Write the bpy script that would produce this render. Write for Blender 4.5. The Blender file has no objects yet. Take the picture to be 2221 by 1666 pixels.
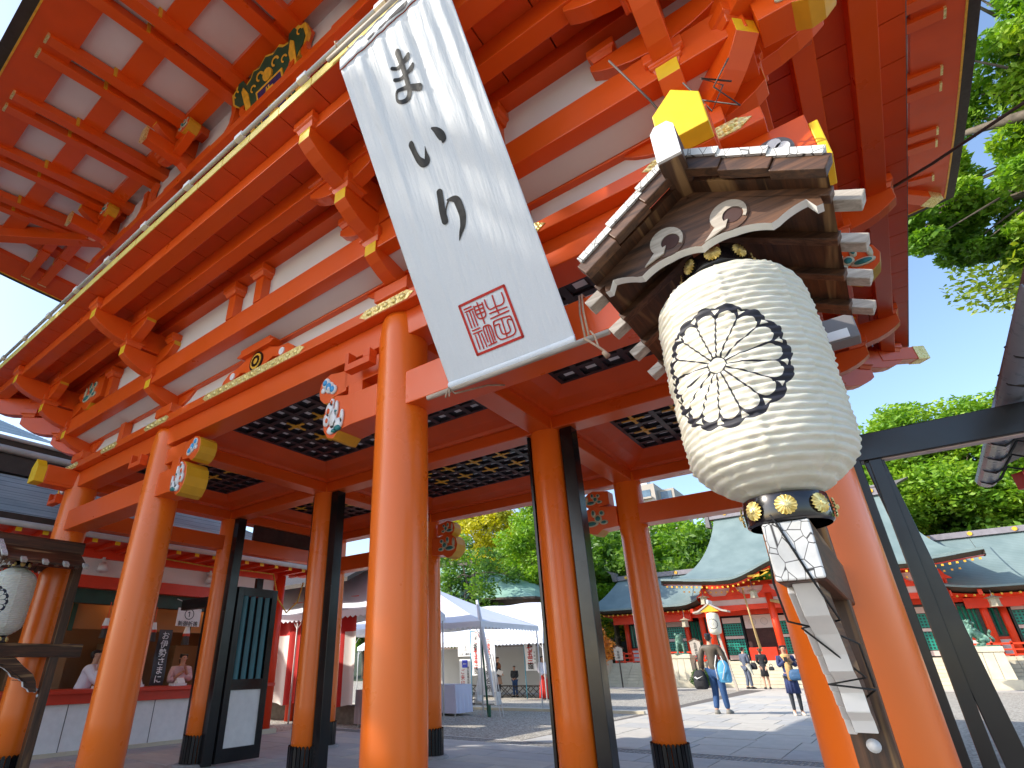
import bpy, bmesh, math, random
import numpy as np
from mathutils import Vector, Matrix, Euler
R = math.radians
rnd = random.Random(7)
sc = bpy.context.scene
COL = sc.collection
S = 0.75            # all lengths below are in gate units; the scene is scaled to metres at the end

# ------------------------------------------------------------------ camera, sky, sun, exposure
cam_d = bpy.data.cameras.new('camera'); cam = bpy.data.objects.new('camera', cam_d); COL.objects.link(cam)
sc.camera = cam
YAW, PIT, ROL = -0.6514, 0.452, -0.0159
FPX, CX, CY, WPX = 1178.96, 968.48, 875.58, 2221.0
_fw = Vector((math.sin(YAW) * math.cos(PIT), math.cos(YAW) * math.cos(PIT), math.sin(PIT)))
_rt = Vector((math.cos(YAW), -math.sin(YAW), 0)); _up = _rt.cross(_fw)
_r2 = _rt * math.cos(ROL) + _up * math.sin(ROL); _u2 = _up * math.cos(ROL) - _rt * math.sin(ROL)
_m = Matrix((( _r2.x, _u2.x, -_fw.x), (_r2.y, _u2.y, -_fw.y), (_r2.z, _u2.z, -_fw.z)))
cam.matrix_world = Matrix.Translation(Vector((3.0834, -3.3653, 1.5)) * S) @ _m.to_4x4()
cam_d.sensor_width = 36.0; cam_d.lens = 36.0 * FPX / WPX
cam_d.shift_x = (WPX / 2 - CX) / WPX; cam_d.shift_y = (CY - 833.0) / WPX
cam_d.clip_start = 0.02; cam_d.clip_end = 900

SUN_AZ, SUN_EL = R(50), R(34)       # azimuth from the -Y axis towards -X
sun_dir = Vector((-math.sin(SUN_AZ) * math.cos(SUN_EL), -math.cos(SUN_AZ) * math.cos(SUN_EL), math.sin(SUN_EL)))
world = bpy.data.worlds.new('World'); sc.world = world; world.use_nodes = True
wn = world.node_tree.nodes; wl = world.node_tree.links
sky = wn.new('ShaderNodeTexSky'); sky.sky_type = 'NISHITA'; sky.sun_disc = False
sky.sun_elevation = SUN_EL; sky.sun_rotation = math.atan2(sun_dir.x, sun_dir.y)
sky.air_density = 1.0; sky.dust_density = 1.2; sky.ozone_density = 1.6
wl.new(sky.outputs[0], wn['Background'].inputs[0]); wn['Background'].inputs[1].default_value = 0.15
sl = bpy.data.lights.new('sun', 'SUN'); sl.energy = 2.9; sl.angle = R(0.55); sl.color = (1.0, 0.93, 0.82)
so = bpy.data.objects.new('sun', sl); COL.objects.link(so)
so.rotation_euler = (-sun_dir).to_track_quat('-Z', 'Y').to_euler()
sc.view_settings.view_transform = 'Standard'; sc.view_settings.look = 'None'
sc.view_settings.exposure = 1.2; sc.view_settings.gamma = 1.0
sc.view_settings.use_curve_mapping = False
sc.render.engine = 'CYCLES'
sc.cycles.max_bounces = 7; sc.cycles.diffuse_bounces = 4; sc.cycles.glossy_bounces = 3; sc.cycles.transparent_max_bounces = 6
sc.cycles.use_denoising = True

# ------------------------------------------------------------------ materials
MATS = {}
class N:
    """small helper to write node graphs as expressions"""
    def __init__(s, name):
        s.m = bpy.data.materials.new(name); s.m.use_nodes = True
        s.t = s.m.node_tree; s.b = s.t.nodes['Principled BSDF']; s._tc = None
    def new(s, k, **kw):
        n = s.t.nodes.new(k)
        for a, v in kw.items(): setattr(n, a, v)
        return n
    def put(s, sock, v):
        if isinstance(v, bpy.types.NodeSocket): s.t.links.new(v, sock)
        elif isinstance(v, (tuple, list)) and len(v) == 3 and sock.type == 'RGBA': sock.default_value = (*v, 1)
        else: sock.default_value = v
    def math(s, op, a, b=0.0, c=0.0, clamp=False):
        n = s.new('ShaderNodeMath', operation=op, use_clamp=clamp)
        s.put(n.inputs[0], a); s.put(n.inputs[1], b); s.put(n.inputs[2], c)
        return n.outputs[0]
    def obj(s):
        if not s._tc: s._tc = s.new('ShaderNodeTexCoord')
        return s._tc.outputs['Object']
    def map(s, scale=(1, 1, 1), rot=(0, 0, 0), loc=(0, 0, 0)):
        n = s.new('ShaderNodeMapping'); s.put(n.inputs[0], s.obj())
        n.inputs['Scale'].default_value = scale; n.inputs['Rotation'].default_value = rot; n.inputs['Location'].default_value = loc
        return n.outputs[0]
    def noise(s, scale=5.0, detail=4.0, vec=None, rough=0.55, dist=0.0):
        n = s.new('ShaderNodeTexNoise'); s.put(n.inputs['Vector'], vec if vec is not None else s.obj())
        n.inputs['Scale'].default_value = scale; n.inputs['Detail'].default_value = detail
        n.inputs['Roughness'].default_value = rough; n.inputs['Distortion'].default_value = dist
        return n.outputs[0]
    def voro(s, scale=5.0, vec=None, feature='F1', out=0):
        n = s.new('ShaderNodeTexVoronoi', feature=feature); s.put(n.inputs['Vector'], vec if vec is not None else s.obj())
        n.inputs['Scale'].default_value = scale
        return n.outputs[out]
    def ramp(s, f, stops):
        n = s.new('ShaderNodeValToRGB'); s.put(n.inputs[0], f); e = n.color_ramp.elements
        while len(e) < len(stops): e.new(0.5)
        for i, (p, c) in enumerate(stops):
            e[i].position = p; e[i].color = (*c, 1) if len(c) == 3 else c
        return n.outputs[0]
    def mix(s, f, a, b):
        n = s.new('ShaderNodeMix', data_type='RGBA'); s.put(n.inputs[0], f); s.put(n.inputs[6], a); s.put(n.inputs[7], b)
        return n.outputs[2]
    def sep(s, v=None):
        n = s.new('ShaderNodeSeparateXYZ'); s.put(n.inputs[0], v if v is not None else s.obj()); return n.outputs
    def bump(s, h, strength=0.3, dist=0.01):
        n = s.new('ShaderNodeBump'); n.inputs['Strength'].default_value = strength; n.inputs['Distance'].default_value = dist
        s.put(n.inputs['Height'], h); s.t.links.new(n.outputs[0], s.b.inputs['Normal'])
    def col(s, v): s.put(s.b.inputs['Base Color'], v)
    def set(s, **kw):
        for k, v in kw.items(): s.put(s.b.inputs[k], v)
        return s

def paint(name, c, rough=0.35, var=0.12, nscale=3.0, bump=0.06, spec=0.5, grain=None, coat=0.0, wear=None):
    n = N(name)
    f = n.noise(nscale, 5)
    a = tuple(max(0, x * (1 - var)) for x in c); b = tuple(min(1, x * (1 + var)) for x in c)
    colr = n.ramp(f, [(0.3, a), (0.7, b)])
    if wear:
        w = n.math('MULTIPLY', n.noise(wear[1], 8, rough=0.75), 1.0)
        colr = n.mix(n.math('GREATER_THAN', w, wear[2]), colr, wear[0])
    n.col(colr)
    n.set(Roughness=n.ramp(n.noise(nscale * 4, 4), [(0.3, (rough * 0.8,) * 3), (0.7, (min(1, rough * 1.25),) * 3)]))
    n.b.inputs['Specular IOR Level'].default_value = spec
    if coat: n.b.inputs['Coat Weight'].default_value = coat; n.b.inputs['Coat Roughness'].default_value = 0.22
    if bump:
        n.bump(n.noise(60 if grain is None else grain, 3), bump, 0.004)
    MATS[name] = n.m
    return n.m

VERM = paint('vermilion_beam_paint', (0.76, 0.098, 0.006), 0.34, 0.06, 0.8, 0.03, coat=0.15, wear=((0.42, 0.03, 0.004), 9.0, 0.80))
VERM2 = paint('vermilion_board_paint', (0.72, 0.082, 0.006), 0.42, 0.08, 2.2, 0.06)
ORNG = paint('orange_column_paint', (0.88, 0.165, 0.010), 0.30, 0.03, 0.5, 0.0, coat=0.2, wear=((0.60, 0.33, 0.18), 14.0, 0.86))
YELL = paint('yellow_end_paint', (0.86, 0.52, 0.01), 0.5, 0.08, 6, 0.05, wear=((0.45, 0.30, 0.05), 12.0, 0.72))
OCHR = paint('ochre_end_paint', (0.72, 0.36, 0.015), 0.5, 0.08, 6, 0.05)
PLAS = paint('white_plaster', (0.72, 0.68, 0.66), 0.8, 0.04, 1.2, 0.08)
BLAC = paint('black_lacquer', (0.008, 0.0075, 0.009), 0.22, 0.15, 0.7, 0.0, wear=((0.45, 0.42, 0.38), 9.0, 0.775))
BLAC2 = paint('black_lattice_paint', (0.022, 0.018, 0.022), 0.4, 0.3, 5, 0.03)
GOLDP = paint('gold_paint', (0.80, 0.42, 0.03), 0.4, 0.2, 12, 0.2)
def gold():
    n = N('embossed_gold_metal')
    v = n.voro(38.0); f = n.noise(24, 5)
    n.col(n.ramp(n.math('ADD', n.math('MULTIPLY', v, 0.7), n.math('MULTIPLY', f, 0.5)), [(0.2, (0.30, 0.19, 0.03)), (0.45, (0.78, 0.60, 0.18)), (0.8, (0.95, 0.82, 0.40))]))
    n.set(Metallic=0.55, Roughness=0.34); n.bump(v, 0.5, 0.008); return n.m
GOLD = gold()
WHIT = paint('white_paint', (0.80, 0.79, 0.77), 0.6, 0.05, 8, 0.08)
GREYM = paint('grey_metal', (0.16, 0.15, 0.15), 0.5, 0.1, 5, 0.03)
PIPE = paint('grey_pipe', (0.50, 0.48, 0.45), 0.5, 0.08, 5, 0.02)
DBROWN = paint('dark_brown_eave', (0.045, 0.032, 0.024), 0.6, 0.2, 5, 0.1)
GREEN = paint('green_lacquer', (0.008, 0.20, 0.13), 0.35, 0.2, 4, 0.02)
DGREEN = paint('dark_green_paint', (0.008, 0.05, 0.035), 0.5, 0.2, 4, 0.02)
BLUE = paint('sky_blue_paint', (0.05, 0.35, 0.70), 0.5, 0.2, 9, 0.02)
NAVY = paint('navy_enamel', (0.018, 0.014, 0.11), 0.35, 0.2, 9, 0.02)
TEAL = paint('teal_paint', (0.02, 0.20, 0.20), 0.5, 0.2, 9, 0.02)
REDH = paint('hall_red_paint', (0.74, 0.045, 0.006), 0.45, 0.08, 2, 0.02)
PINKW = paint('pale_pink_wood', (0.62, 0.50, 0.46), 0.6, 0.08, 2, 0.02)
INKM = paint('black_ink', (0.010, 0.010, 0.011), 0.6, 0.1, 5, 0)
REDI = paint('red_ink', (0.52, 0.018, 0.008), 0.6, 0.1, 5, 0)
BLUI = paint('blue_ink', (0.03, 0.06, 0.55), 0.6, 0.1, 5, 0)
STEEL = paint('bright_steel', (0.62, 0.62, 0.62), 0.35, 0.1, 5, 0.02)
ROPE = paint('straw_rope', (0.45, 0.32, 0.14), 0.8, 0.25, 30, 0.3)
CORD = paint('beige_cord', (0.42, 0.30, 0.20), 0.8, 0.2, 30, 0.3)
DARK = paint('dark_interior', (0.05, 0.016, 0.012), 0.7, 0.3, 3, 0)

def wood(name, dark, light, scale=1.0, axis='Y', rough=0.55, streak=None):
    n = N(name)
    sc_ = {'X': (0.6, 9, 9), 'Y': (9, 0.6, 9), 'Z': (9, 9, 0.6)}[axis]
    v = n.map(tuple(x * scale for x in sc_))
    f = n.noise(3.0, 8, v, 0.65, 0.8)
    c = n.ramp(f, [(0.30, dark), (0.52, tuple((a + b) / 2 for a, b in zip(dark, light))), (0.72, light)])
    if streak:
        g = n.noise(2.2, 3, n.map(tuple(x * scale * 0.35 for x in sc_)), 0.5, 1.5)
        c = n.mix(n.ramp(g, [(0.56, (0, 0, 0)), (0.66, (1, 1, 1))]), c, streak)
    n.col(c); n.set(Roughness=rough); n.bump(f, 0.35, 0.004)
    return n.m
WOODY = wood('aged_brown_wood_grain_along', (0.014, 0.006, 0.003), (0.12, 0.045, 0.016), 1.2, 'Y', 0.5, (0.30, 0.17, 0.07))
WOODX = wood('aged_brown_wood_grain_across', (0.020, 0.009, 0.005), (0.19, 0.085, 0.040), 1.2, 'X', 0.5)
WOODZ = wood('aged_brown_wood_grain_upright', (0.014, 0.007, 0.004), (0.13, 0.055, 0.022), 1.0, 'Z', 0.42, (0.28, 0.15, 0.05))
PALEW = wood('bleached_wood', (0.30, 0.25, 0.20), (0.62, 0.56, 0.48), 1.5, 'X', 0.7)
GREYW = wood('weathered_grey_wood', (0.16, 0.15, 0.15), (0.40, 0.39, 0.40), 1.5, 'Y', 0.8)
def crack():
    n = N('cracked_white_paint')
    e = n.voro(18.0, n.map((1.6, 1.6, 1.0)), 'DISTANCE_TO_EDGE', 0)
    base = n.ramp(n.noise(9, 6), [(0.3, (0.50, 0.49, 0.46)), (0.7, (0.80, 0.79, 0.76))])
    n.col(n.mix(n.ramp(e, [(0.012, (1, 1, 1)), (0.035, (0, 0, 0))]), base, (0.06, 0.055, 0.055)))
    n.set(Roughness=0.7); n.bump(e, 0.3, 0.004); return n.m
CRACK = crack()

# ------------------------------------------------------------------ mesh helpers
class MB:
    def __init__(s): s.v = []; s.f = []; s.mi = []
    def add(s, vs, fs, mi=0):
        o = len(s.v); s.v.extend([tuple(p) for p in vs]); s.f.extend([tuple(i + o for i in f) for f in fs]); s.mi.extend([mi] * len(fs)); return s
    def box(s, x0, x1, y0, y1, z0, z1, mi=0):
        return s.add([(x0, y0, z0), (x1, y0, z0), (x1, y1, z0), (x0, y1, z0), (x0, y0, z1), (x1, y0, z1), (x1, y1, z1), (x0, y1, z1)],
                     [(0, 3, 2, 1), (4, 5, 6, 7), (0, 1, 5, 4), (1, 2, 6, 5), (2, 3, 7, 6), (3, 0, 4, 7)], mi)
    def bar(s, a, b, w, h, up=(0, 0, 1), mi=0, w2=None, h2=None):
        a = Vector(a); b = Vector(b); d = (b - a).normalized(); u = Vector(up)
        x = d.cross(u)
        if x.length < 1e-4: x = d.cross(Vector((1, 0, 0)))
        x.normalize(); u = x.cross(d); w2 = w if w2 is None else w2; h2 = h if h2 is None else h2
        vs = []
        for p, ww, hh in ((a, w, h), (b, w2, h2)):
            for sx, sy in ((-1, -1), (1, -1), (1, 1), (-1, 1)): vs.append(p + x * sx * ww / 2 + u * sy * hh / 2)
        return s.add(vs, [(0, 1, 2, 3), (7, 6, 5, 4), (0, 4, 5, 1), (1, 5, 6, 2), (2, 6, 7, 3), (3, 7, 4, 0)], mi)
    def cyl(s, a, b, r0, r1=None, n=16, cap=True, mi=0):
        r1 = r0 if r1 is None else r1; a = Vector(a); b = Vector(b); d = (b - a).normalized()
        x = d.orthogonal().normalized(); y = d.cross(x); vs = []
        for p, r in ((a, r0), (b, r1)):
            for i in range(n):
                t = 2 * math.pi * i / n; vs.append(p + x * r * math.cos(t) + y * r * math.sin(t))
        fs = [(i, (i + 1) % n, n + (i + 1) % n, n + i) for i in range(n)]
        if cap: fs += [tuple(range(n - 1, -1, -1)), tuple(range(n, 2 * n))]
        return s.add(vs, fs, mi)
    def tube(s, pts, r, n=6, mi=0):
        pts = [Vector(p) for p in pts]; rings = []
        for i, p in enumerate(pts):
            d = (pts[min(i + 1, len(pts) - 1)] - pts[max(i - 1, 0)]).normalized()
            x = d.cross(Vector((0.13, 0.21, 0.97))).normalized(); y = d.cross(x); rr = r[i] if isinstance(r, (list, tuple)) else r
            rings.append([p + x * rr * math.cos(2 * math.pi * k / n) + y * rr * math.sin(2 * math.pi * k / n) for k in range(n)])
        return s.loft(rings, mi)
    def loft(s, rings, mi=0, caps=True, closed=True):
        n = len(rings[0]); vs = [p for r in rings for p in r]; fs = []
        for i in range(len(rings) - 1):
            for k in range(n if closed else n - 1):
                k2 = (k + 1) % n; fs.append((i * n + k, i * n + k2, (i + 1) * n + k2, (i + 1) * n + k))
        if caps and closed: fs += [tuple(range(n - 1, -1, -1)), tuple(range((len(rings) - 1) * n, len(rings) * n))]
        return s.add(vs, fs, mi)
    def lathe(s, prof, c=(0, 0, 0), n=24, mi=0, caps=True):
        return s.loft([[(c[0] + r * math.cos(2 * math.pi * k / n), c[1] + r * math.sin(2 * math.pi * k / n), c[2] + z) for k in range(n)] for r, z in prof], mi, caps)
    def prism(s, poly, fn, t0, t1, mi=0):
        """poly: 2D outline; fn(a,b,t) -> 3D point; extruded from t0 to t1"""
        n = len(poly); vs = [fn(a, b, t0) for a, b in poly] + [fn(a, b, t1) for a, b in poly]
        return s.add(vs, [tuple(range(n - 1, -1, -1)), tuple(range(n, 2 * n))] + [(i, (i + 1) % n, n + (i + 1) % n, n + i) for i in range(n)], mi)
    def grid(s, fn, nu, nv, mi=0):
        vs = [fn(i / nu, j / nv) for j in range(nv + 1) for i in range(nu + 1)]
        return s.add(vs, [(j * (nu + 1) + i, j * (nu + 1) + i + 1, (j + 1) * (nu + 1) + i + 1, (j + 1) * (nu + 1) + i) for j in range(nv) for i in range(nu)], mi)
    def mesh(s, name, mats, off=(0, 0, 0), smooth=False):
        me = bpy.data.meshes.new(name); o = Vector(off)
        me.from_pydata([(p[0] - o.x, p[1] - o.y, p[2] - o.z) for p in s.v], [], s.f)
        mats = mats if isinstance(mats, (list, tuple)) else [mats]
        for m in mats: me.materials.append(m)
        if len(mats) > 1: me.polygons.foreach_set('material_index', s.mi)
        if smooth: me.polygons.foreach_set('use_smooth', [True] * len(me.polygons))
        me.update(); return me

OFF = {}
def place(name, me, parent=None, loc=(0, 0, 0), rot=(0, 0, 0), bevel=0.0, scale=None):
    """link a mesh as an object; for things built in place loc is a world position"""
    o = bpy.data.objects.new(name, me); COL.objects.link(o)
    if parent is not None:
        o.parent = parent; o.location = Vector(loc) - OFF.get(parent.name, Vector((0, 0, 0))); OFF[o.name] = Vector(loc)
    else: o.location = loc; OFF[o.name] = Vector(loc)
    o.rotation_euler = rot
    if scale: o.scale = scale
    if bevel:
        b = o.modifiers.new('bevel', 'BEVEL'); b.width = bevel; b.segments = 2; b.limit_method = 'ANGLE'; b.angle_limit = R(40); b.harden_normals = False
    return o
def obj(name, mb, mat, parent=None, smooth=False, bevel=0.0, origin=None):
    """vertices are given in the frame of the thing (world frame for things built in place)"""
    if parent is not None:
        off = OFF.get(parent.name, Vector((0, 0, 0)))
        o = bpy.data.objects.new(name, mb.mesh(name, mat, off, smooth)); COL.objects.link(o); o.parent = parent; OFF[o.name] = off
    else:
        off = Vector(origin) if origin is not None else Vector((0, 0, 0))
        o = bpy.data.objects.new(name, mb.mesh(name, mat, off, smooth)); COL.objects.link(o); o.location = off; OFF[o.name] = off
    if bevel:
        b = o.modifiers.new('bevel', 'BEVEL'); b.width = bevel; b.segments = 2; b.limit_method = 'ANGLE'; b.angle_limit = R(40)
    return o
def tag(o, label=None, cat=None, group=None, kind=None):
    if label: o['label'] = label
    if cat: o['category'] = cat
    if group: o['group'] = group
    if kind: o['kind'] = kind
    return o
def thing(name, label, cat, loc=(0, 0, 0), rz=0.0, group=None, local=False):
    o = bpy.data.objects.new(name, None); COL.objects.link(o); o.location = loc; o.rotation_euler = (0, 0, rz)
    o.empty_display_size = 0.2
    OFF[o.name] = Vector((0, 0, 0)) if local else Vector(loc)
    return tag(o, label, cat, group)
def struct(name, mb, mat, smooth=False): return tag(obj(name, mb, mat, None, smooth), kind='structure')
def copy_tree(o, parent=None, loc=None, rz=None, **tags):
    c = o.copy(); COL.objects.link(c)
    if parent is not None: c.parent = parent; c.matrix_parent_inverse = o.matrix_parent_inverse.copy()
    if loc is not None: c.location = loc
    if rz is not None: c.rotation_euler = (0, 0, rz)
    for k, v in tags.items(): c[{'cat': 'category'}.get(k, k)] = v
    for ch in KIDS.get(o.name, []) or [x for x in COL.objects if x.parent == o]: copy_tree(ch, c)
    return c
KIDS = {}
TEXTCACHE = {}
def text_mesh(txt, size, bold=0.0, vertical=False, spacing=1.0):
    """flat lettering in the XZ plane, facing -Y, centred"""
    cu = bpy.data.curves.new('lettering', 'FONT'); cu.body = '\n'.join(txt) if vertical else txt
    cu.size = size; cu.align_x = 'CENTER'; cu.align_y = 'CENTER'; cu.offset = bold * size; cu.space_line = spacing; cu.resolution_u = 3
    o = bpy.data.objects.new('lettering', cu); COL.objects.link(o)
    me = bpy.data.meshes.new_from_object(o.evaluated_get(bpy.context.evaluated_depsgraph_get()))
    bpy.data.objects.remove(o); bpy.data.curves.remove(cu)
    n = len(me.vertices); co = np.zeros(n * 3); me.vertices.foreach_get('co', co); co = co.reshape(-1, 3)
    if n:
        cx = (co[:, 0].min() + co[:, 0].max()) / 2; cy = (co[:, 1].min() + co[:, 1].max()) / 2
        out = np.stack([co[:, 0] - cx, np.zeros(n), co[:, 1] - cy], 1); me.vertices.foreach_set('co', out.ravel())
    me.materials.clear(); me.update(); return me
def letter(name, txt, size, mat, parent, loc, rz=0.0, bold=0.012, vertical=True, spacing=1.0, rot=None):
    me = text_mesh(txt, size, bold, vertical, spacing); me.materials.append(mat)
    o = place(name, me, parent, loc, rot or (0, 0, rz)); return o

# ------------------------------------------------------------------ gate dimensions
XA, XB, XC, XF = -7.438, -4.468, 0.0, 2.883
XS = [XA, XB, XC, XF]; D = 2.922; YS = [0.0, D, 2 * D]
RC = 0.243
CXm = (XA + XF) / 2
#PART2
# ================================================================== THE GATE
gate = thing('shrine_gate', 'huge two-storey vermilion gate on orange columns with stacked brackets', 'shrine gate', (CXm, D, 0))

def column_mesh(r, h, name):
    m = MB(); pr = [(r * 1.0, 0.0), (r, 1.0), (r * 0.995, h * 0.6), (r * 0.97, h - 0.25), (r * 0.90, h - 0.06), (r * 0.82, h)]
    m.lathe(pr, n=48); return m.mesh(name, ORNG, (0, 0, 0), True)
def sleeve_mesh(r):
    m = MB(); n = 26
    for i in range(n):
        t = 2 * math.pi * (i + 0.5) / n; w = 2 * math.pi * r / n * 0.92; rr = r + 0.02
        c = Vector((math.cos(t), math.sin(t), 0)); s_ = Vector((-math.sin(t), math.cos(t), 0))
        pr = [(-w / 2, 0.0), (w / 2, 0.0), (w / 2, 0.40), (w * 0.33, 0.435), (0, 0.45), (-w * 0.33, 0.435), (-w / 2, 0.40)]
        m.prism(pr, lambda a, b, q: c * (rr - 0.03 + q) + s_ * a * (1 - 0.0 * q) + Vector((0, 0, b)), 0.0, 0.045)
    return m.mesh('black_base_plates', BLAC, (0, 0, 0))
cms = {0: column_mesh(RC, 4.62, 'front_column'), 1: column_mesh(0.225, 4.62, 'mid_column'), 2: column_mesh(0.235, 4.62, 'rear_column')}
slm = {k: sleeve_mesh(r) for k, r in ((0, RC), (1, 0.225), (2, 0.235))}
bs = MB().lathe([(0.36, 0.0), (0.36, 0.02), (0.33, 0.05), (0.29, 0.055)], n=32).mesh('stone_base', paint('base_stone', (0.32, 0.31, 0.30), 0.8, 0.15, 20, 0.3), (0, 0, 0), False)
for j, y in enumerate(YS):
    for x in XS:
        c = place('column', cms[j], gate, (x, y, 0.0))
        place('column_base_sleeve', slm[j], c, (x, y, 0.04)); place('stone_base', bs, c, (x, y, 0.0))

def beamX(name, y0, y1, z0, z1, x0, x1, mat=None, bev=0.008, par=None): return obj(name, MB().box(x0, x1, y0, y1, z0, z1), mat or VERM, par or gate, bevel=bev)
# head beams along X and Y, rows and ties
for y in YS:
    beamX('head_beam', y - 0.142, y + 0.142, 4.34, 4.615, XA - 0.1, XF + 0.1)
for x in XS:
    beamX('cross_beam', -0.62 if x in (XA, XF) else -0.1, 2 * D + 0.1, 4.335, 4.61, x - 0.15, x + 0.15)
for j, y in enumerate(YS):     # low lintels of the side bays, with carved noses
    if j == 1: continue
    for (x0, x1) in ((XA, XB), (XC, XF)):
        beamX('lintel_beam', y - 0.155, y + 0.155, 3.60, 3.93, x0 - 0.05, x1 + 0.05)
for x in (XA, XF):
    beamX('side_tie_beam', 0, 2 * D, 3.72, 4.0, x - 0.12, x + 0.12)
# plate above head beams
for y in (0, 2 * D): beamX('bracket_plate', y - 0.27, y + 0.27, 4.618, 4.735, XA - 0.42, XF + 0.42)
for x in (XA, XF): beamX('bracket_plate', 0.272, 2 * D - 0.272, 4.618, 4.735, x - 0.27, x + 0.27)
# embossed gold strips on the plate front face
def gold_strip(x0, x1, y, z0, z1, par, n):
    m = MB(); zc = (z0 + z1) / 2; h = (z1 - z0) / 2; e = h * 1.6
    m.prism([(x0 + e, zc - h), (x1 - e, zc - h), (x1 - e * .6, zc - h * .55), (x1, zc), (x1 - e * .6, zc + h * .55), (x1 - e, zc + h), (x0 + e, zc + h), (x0 + e * .6, zc + h * .55), (x0, zc), (x0 + e * .6, zc - h * .55)],
            lambda a, b, t: (a, y - t, b), 0.0, 0.008)
    for i in range(n):
        xx = x0 + e + (x1 - x0 - 2 * e) * (i + 0.5) / n
        m.lathe([(0.001, 0.0), (0.018, 0.004), (0.028, 0.012), (0.030, 0.02)], n=12)
        k = len(m.v) - 48
        for q in range(k, len(m.v)):
            a, b, c = m.v[q]; m.v[q] = (xx + a * 1.25, y - 0.008 - (0.02 - c), zc + b)
    return obj('gold_fitting', m, GOLD, par)
for x in XS: gold_strip(x - 0.36, x + 0.36, -0.27, 4.625, 4.728, gate, 5)
for (a, b) in ((XA, XB), (XB, XC), (XC, XF)):
    c = (a + b) / 2
    if b == XC: gold_strip(c - 1.02, c + 1.02, -0.27, 4.625, 4.728, gate, 14)
    else: gold_strip(c - 0.3, c + 0.3, -0.27, 4.625, 4.728, gate, 4)

# hanging hooks, small stepped iron-shaped timbers beside the columns
for x in (XC - 0.33, XB - 0.33, XA - 0.33):
    m = MB(); m.box(x - 0.17, x + 0.17, -0.30, -0.20, 4.10, 4.17).box(x - 0.17, x - 0.12, -0.30, -0.20, 4.17, 4.30).box(x + 0.08, x + 0.17, -0.30, -0.20, 4.17, 4.25)
    obj('beam_hook', m, VERM2, gate, bevel=0.004)

# carved noses: thick cut-out board with painted cloud relief
def blob(cx, cz, r, n=14, sx=1.0, sz=1.0): return [(cx + r * sx * math.cos(2 * math.pi * k / n), cz + r * sz * math.sin(2 * math.pi * k / n)) for k in range(n)]
def nose(x, y, z, sgn, scale=1.0, style='white', th=0.30, sx=None):
    """carved beam nose: base at x, pointing along sgn X, face on the -Y side"""
    prof = [(0, 0), (0.30, -0.02), (0.42, -0.10), (0.55, -0.07), (0.66, 0.03), (0.70, 0.16), (0.66, 0.30), (0.55, 0.38), (0.42, 0.42), (0.20, 0.38), (0, 0.36)]
    sx = sx or scale; P = [(a * sx * sgn, b * scale) for a, b in prof]
    m = MB(); m.prism(P if sgn > 0 else P[::-1], lambda a, b, t: (x + a, y - t, z + b), -th / 2, th / 2)
    # faces whose centre is near the outer rim are painted yellow ochre
    n = len(P)
    m.mi = [0, 0] + [1 if 1 <= (i if sgn > 0 else (n - 2 - i) % n) <= 7 else 0 for i in range(n)]
    o = obj('carved_nose', m, [VERM, OCHR], gate, bevel=0.006)
    yf = y - th / 2
    if sgn < 0: pass
    r = MB(); B_ = lambda pts, d, mi: r.prism(pts, lambda a, b, t: (x + sgn * a * sx, yf - t, z + b * scale), 0.0, d, mi)
    if style == 'white':
        for (a, b, q, sx_, sz_) in ((0.52, 0.26, 0.085, 1, 1), (0.58, 0.14, 0.07, 1, 1.1), (0.42, 0.13, 0.09, .8, 1.3), (0.36, 0.25, 0.05, 0.7, 1.8), (0.30, 0.05, 0.085, 1.2, .8), (0.22, 0.13, 0.05, .7, 1.6), (0.45, 0.0, 0.06, 1.5, .8), (0.47, 0.34, 0.045, 1, 1)): B_(blob(a, b, q, 14, sx_, sz_), 0.022, 0)
        for (a, b, q) in ((0.54, 0.24, 0.035), (0.47, 0.34, 0.022), (0.56, 0.13, 0.03)): B_(blob(a, b, q, 10), 0.027, 1)
        for (a, b, q) in ((0.30, 0.0, 0.05), (0.38, -0.02, 0.035), (0.36, 0.21, 0.02)): B_(blob(a, b, q, 10, 1.4, .6), 0.028, 2)
        obj('cloud_relief', r, [WHIT, VERM, TEAL], o, True)
    elif style == 'blue':
        for (a, b, q) in ((0.50, 0.26, 0.09), (0.40, 0.16, 0.10), (0.30, 0.10, 0.08), (0.56, 0.15, 0.05)): B_(blob(a, b, q), 0.018, 0)
        for (a, b, q) in ((0.52, 0.27, 0.05), (0.42, 0.18, 0.065), (0.32, 0.11, 0.05)): B_(blob(a, b, q), 0.024, 1)
        for (a, b, q) in ((0.41, 0.14, 0.03),): B_(blob(a, b, q), 0.028, 0)
        obj('wave_relief', r, [WHIT, BLUE], o, True)
    else:
        for (a, b, q, sx_, sz_) in ((0.50, 0.10, 0.09, 1.5, .6), (0.36, 0.18, 0.07, 1, 1), (0.44, 0.28, 0.05, .8, 1.4), (0.28, 0.27, 0.05, 1, 1), (0.26, 0.10, 0.06, 1.3, .7), (0.60, 0.22, 0.05, .7, 1.8)): B_(blob(a, b, q, 14, sx_, sz_), 0.018, 0)
        for (a, b, q, sx_, sz_) in ((0.50, 0.10, 0.065, 1.5, .55), (0.36, 0.18, 0.045, 1, 1), (0.44, 0.29, 0.03, .8, 1.4), (0.28, 0.27, 0.03, 1, 1), (0.26, 0.10, 0.035, 1.3, .7)): B_(blob(a, b, q, 14, sx_, sz_), 0.024, 1)
        obj('leaf_relief', r, [paint('cream_line', (0.62, 0.62, 0.45), 0.6, .1, 5, 0) if 'cream_line' not in MATS else MATS['cream_line'], TEAL], o, True)
    return o
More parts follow.
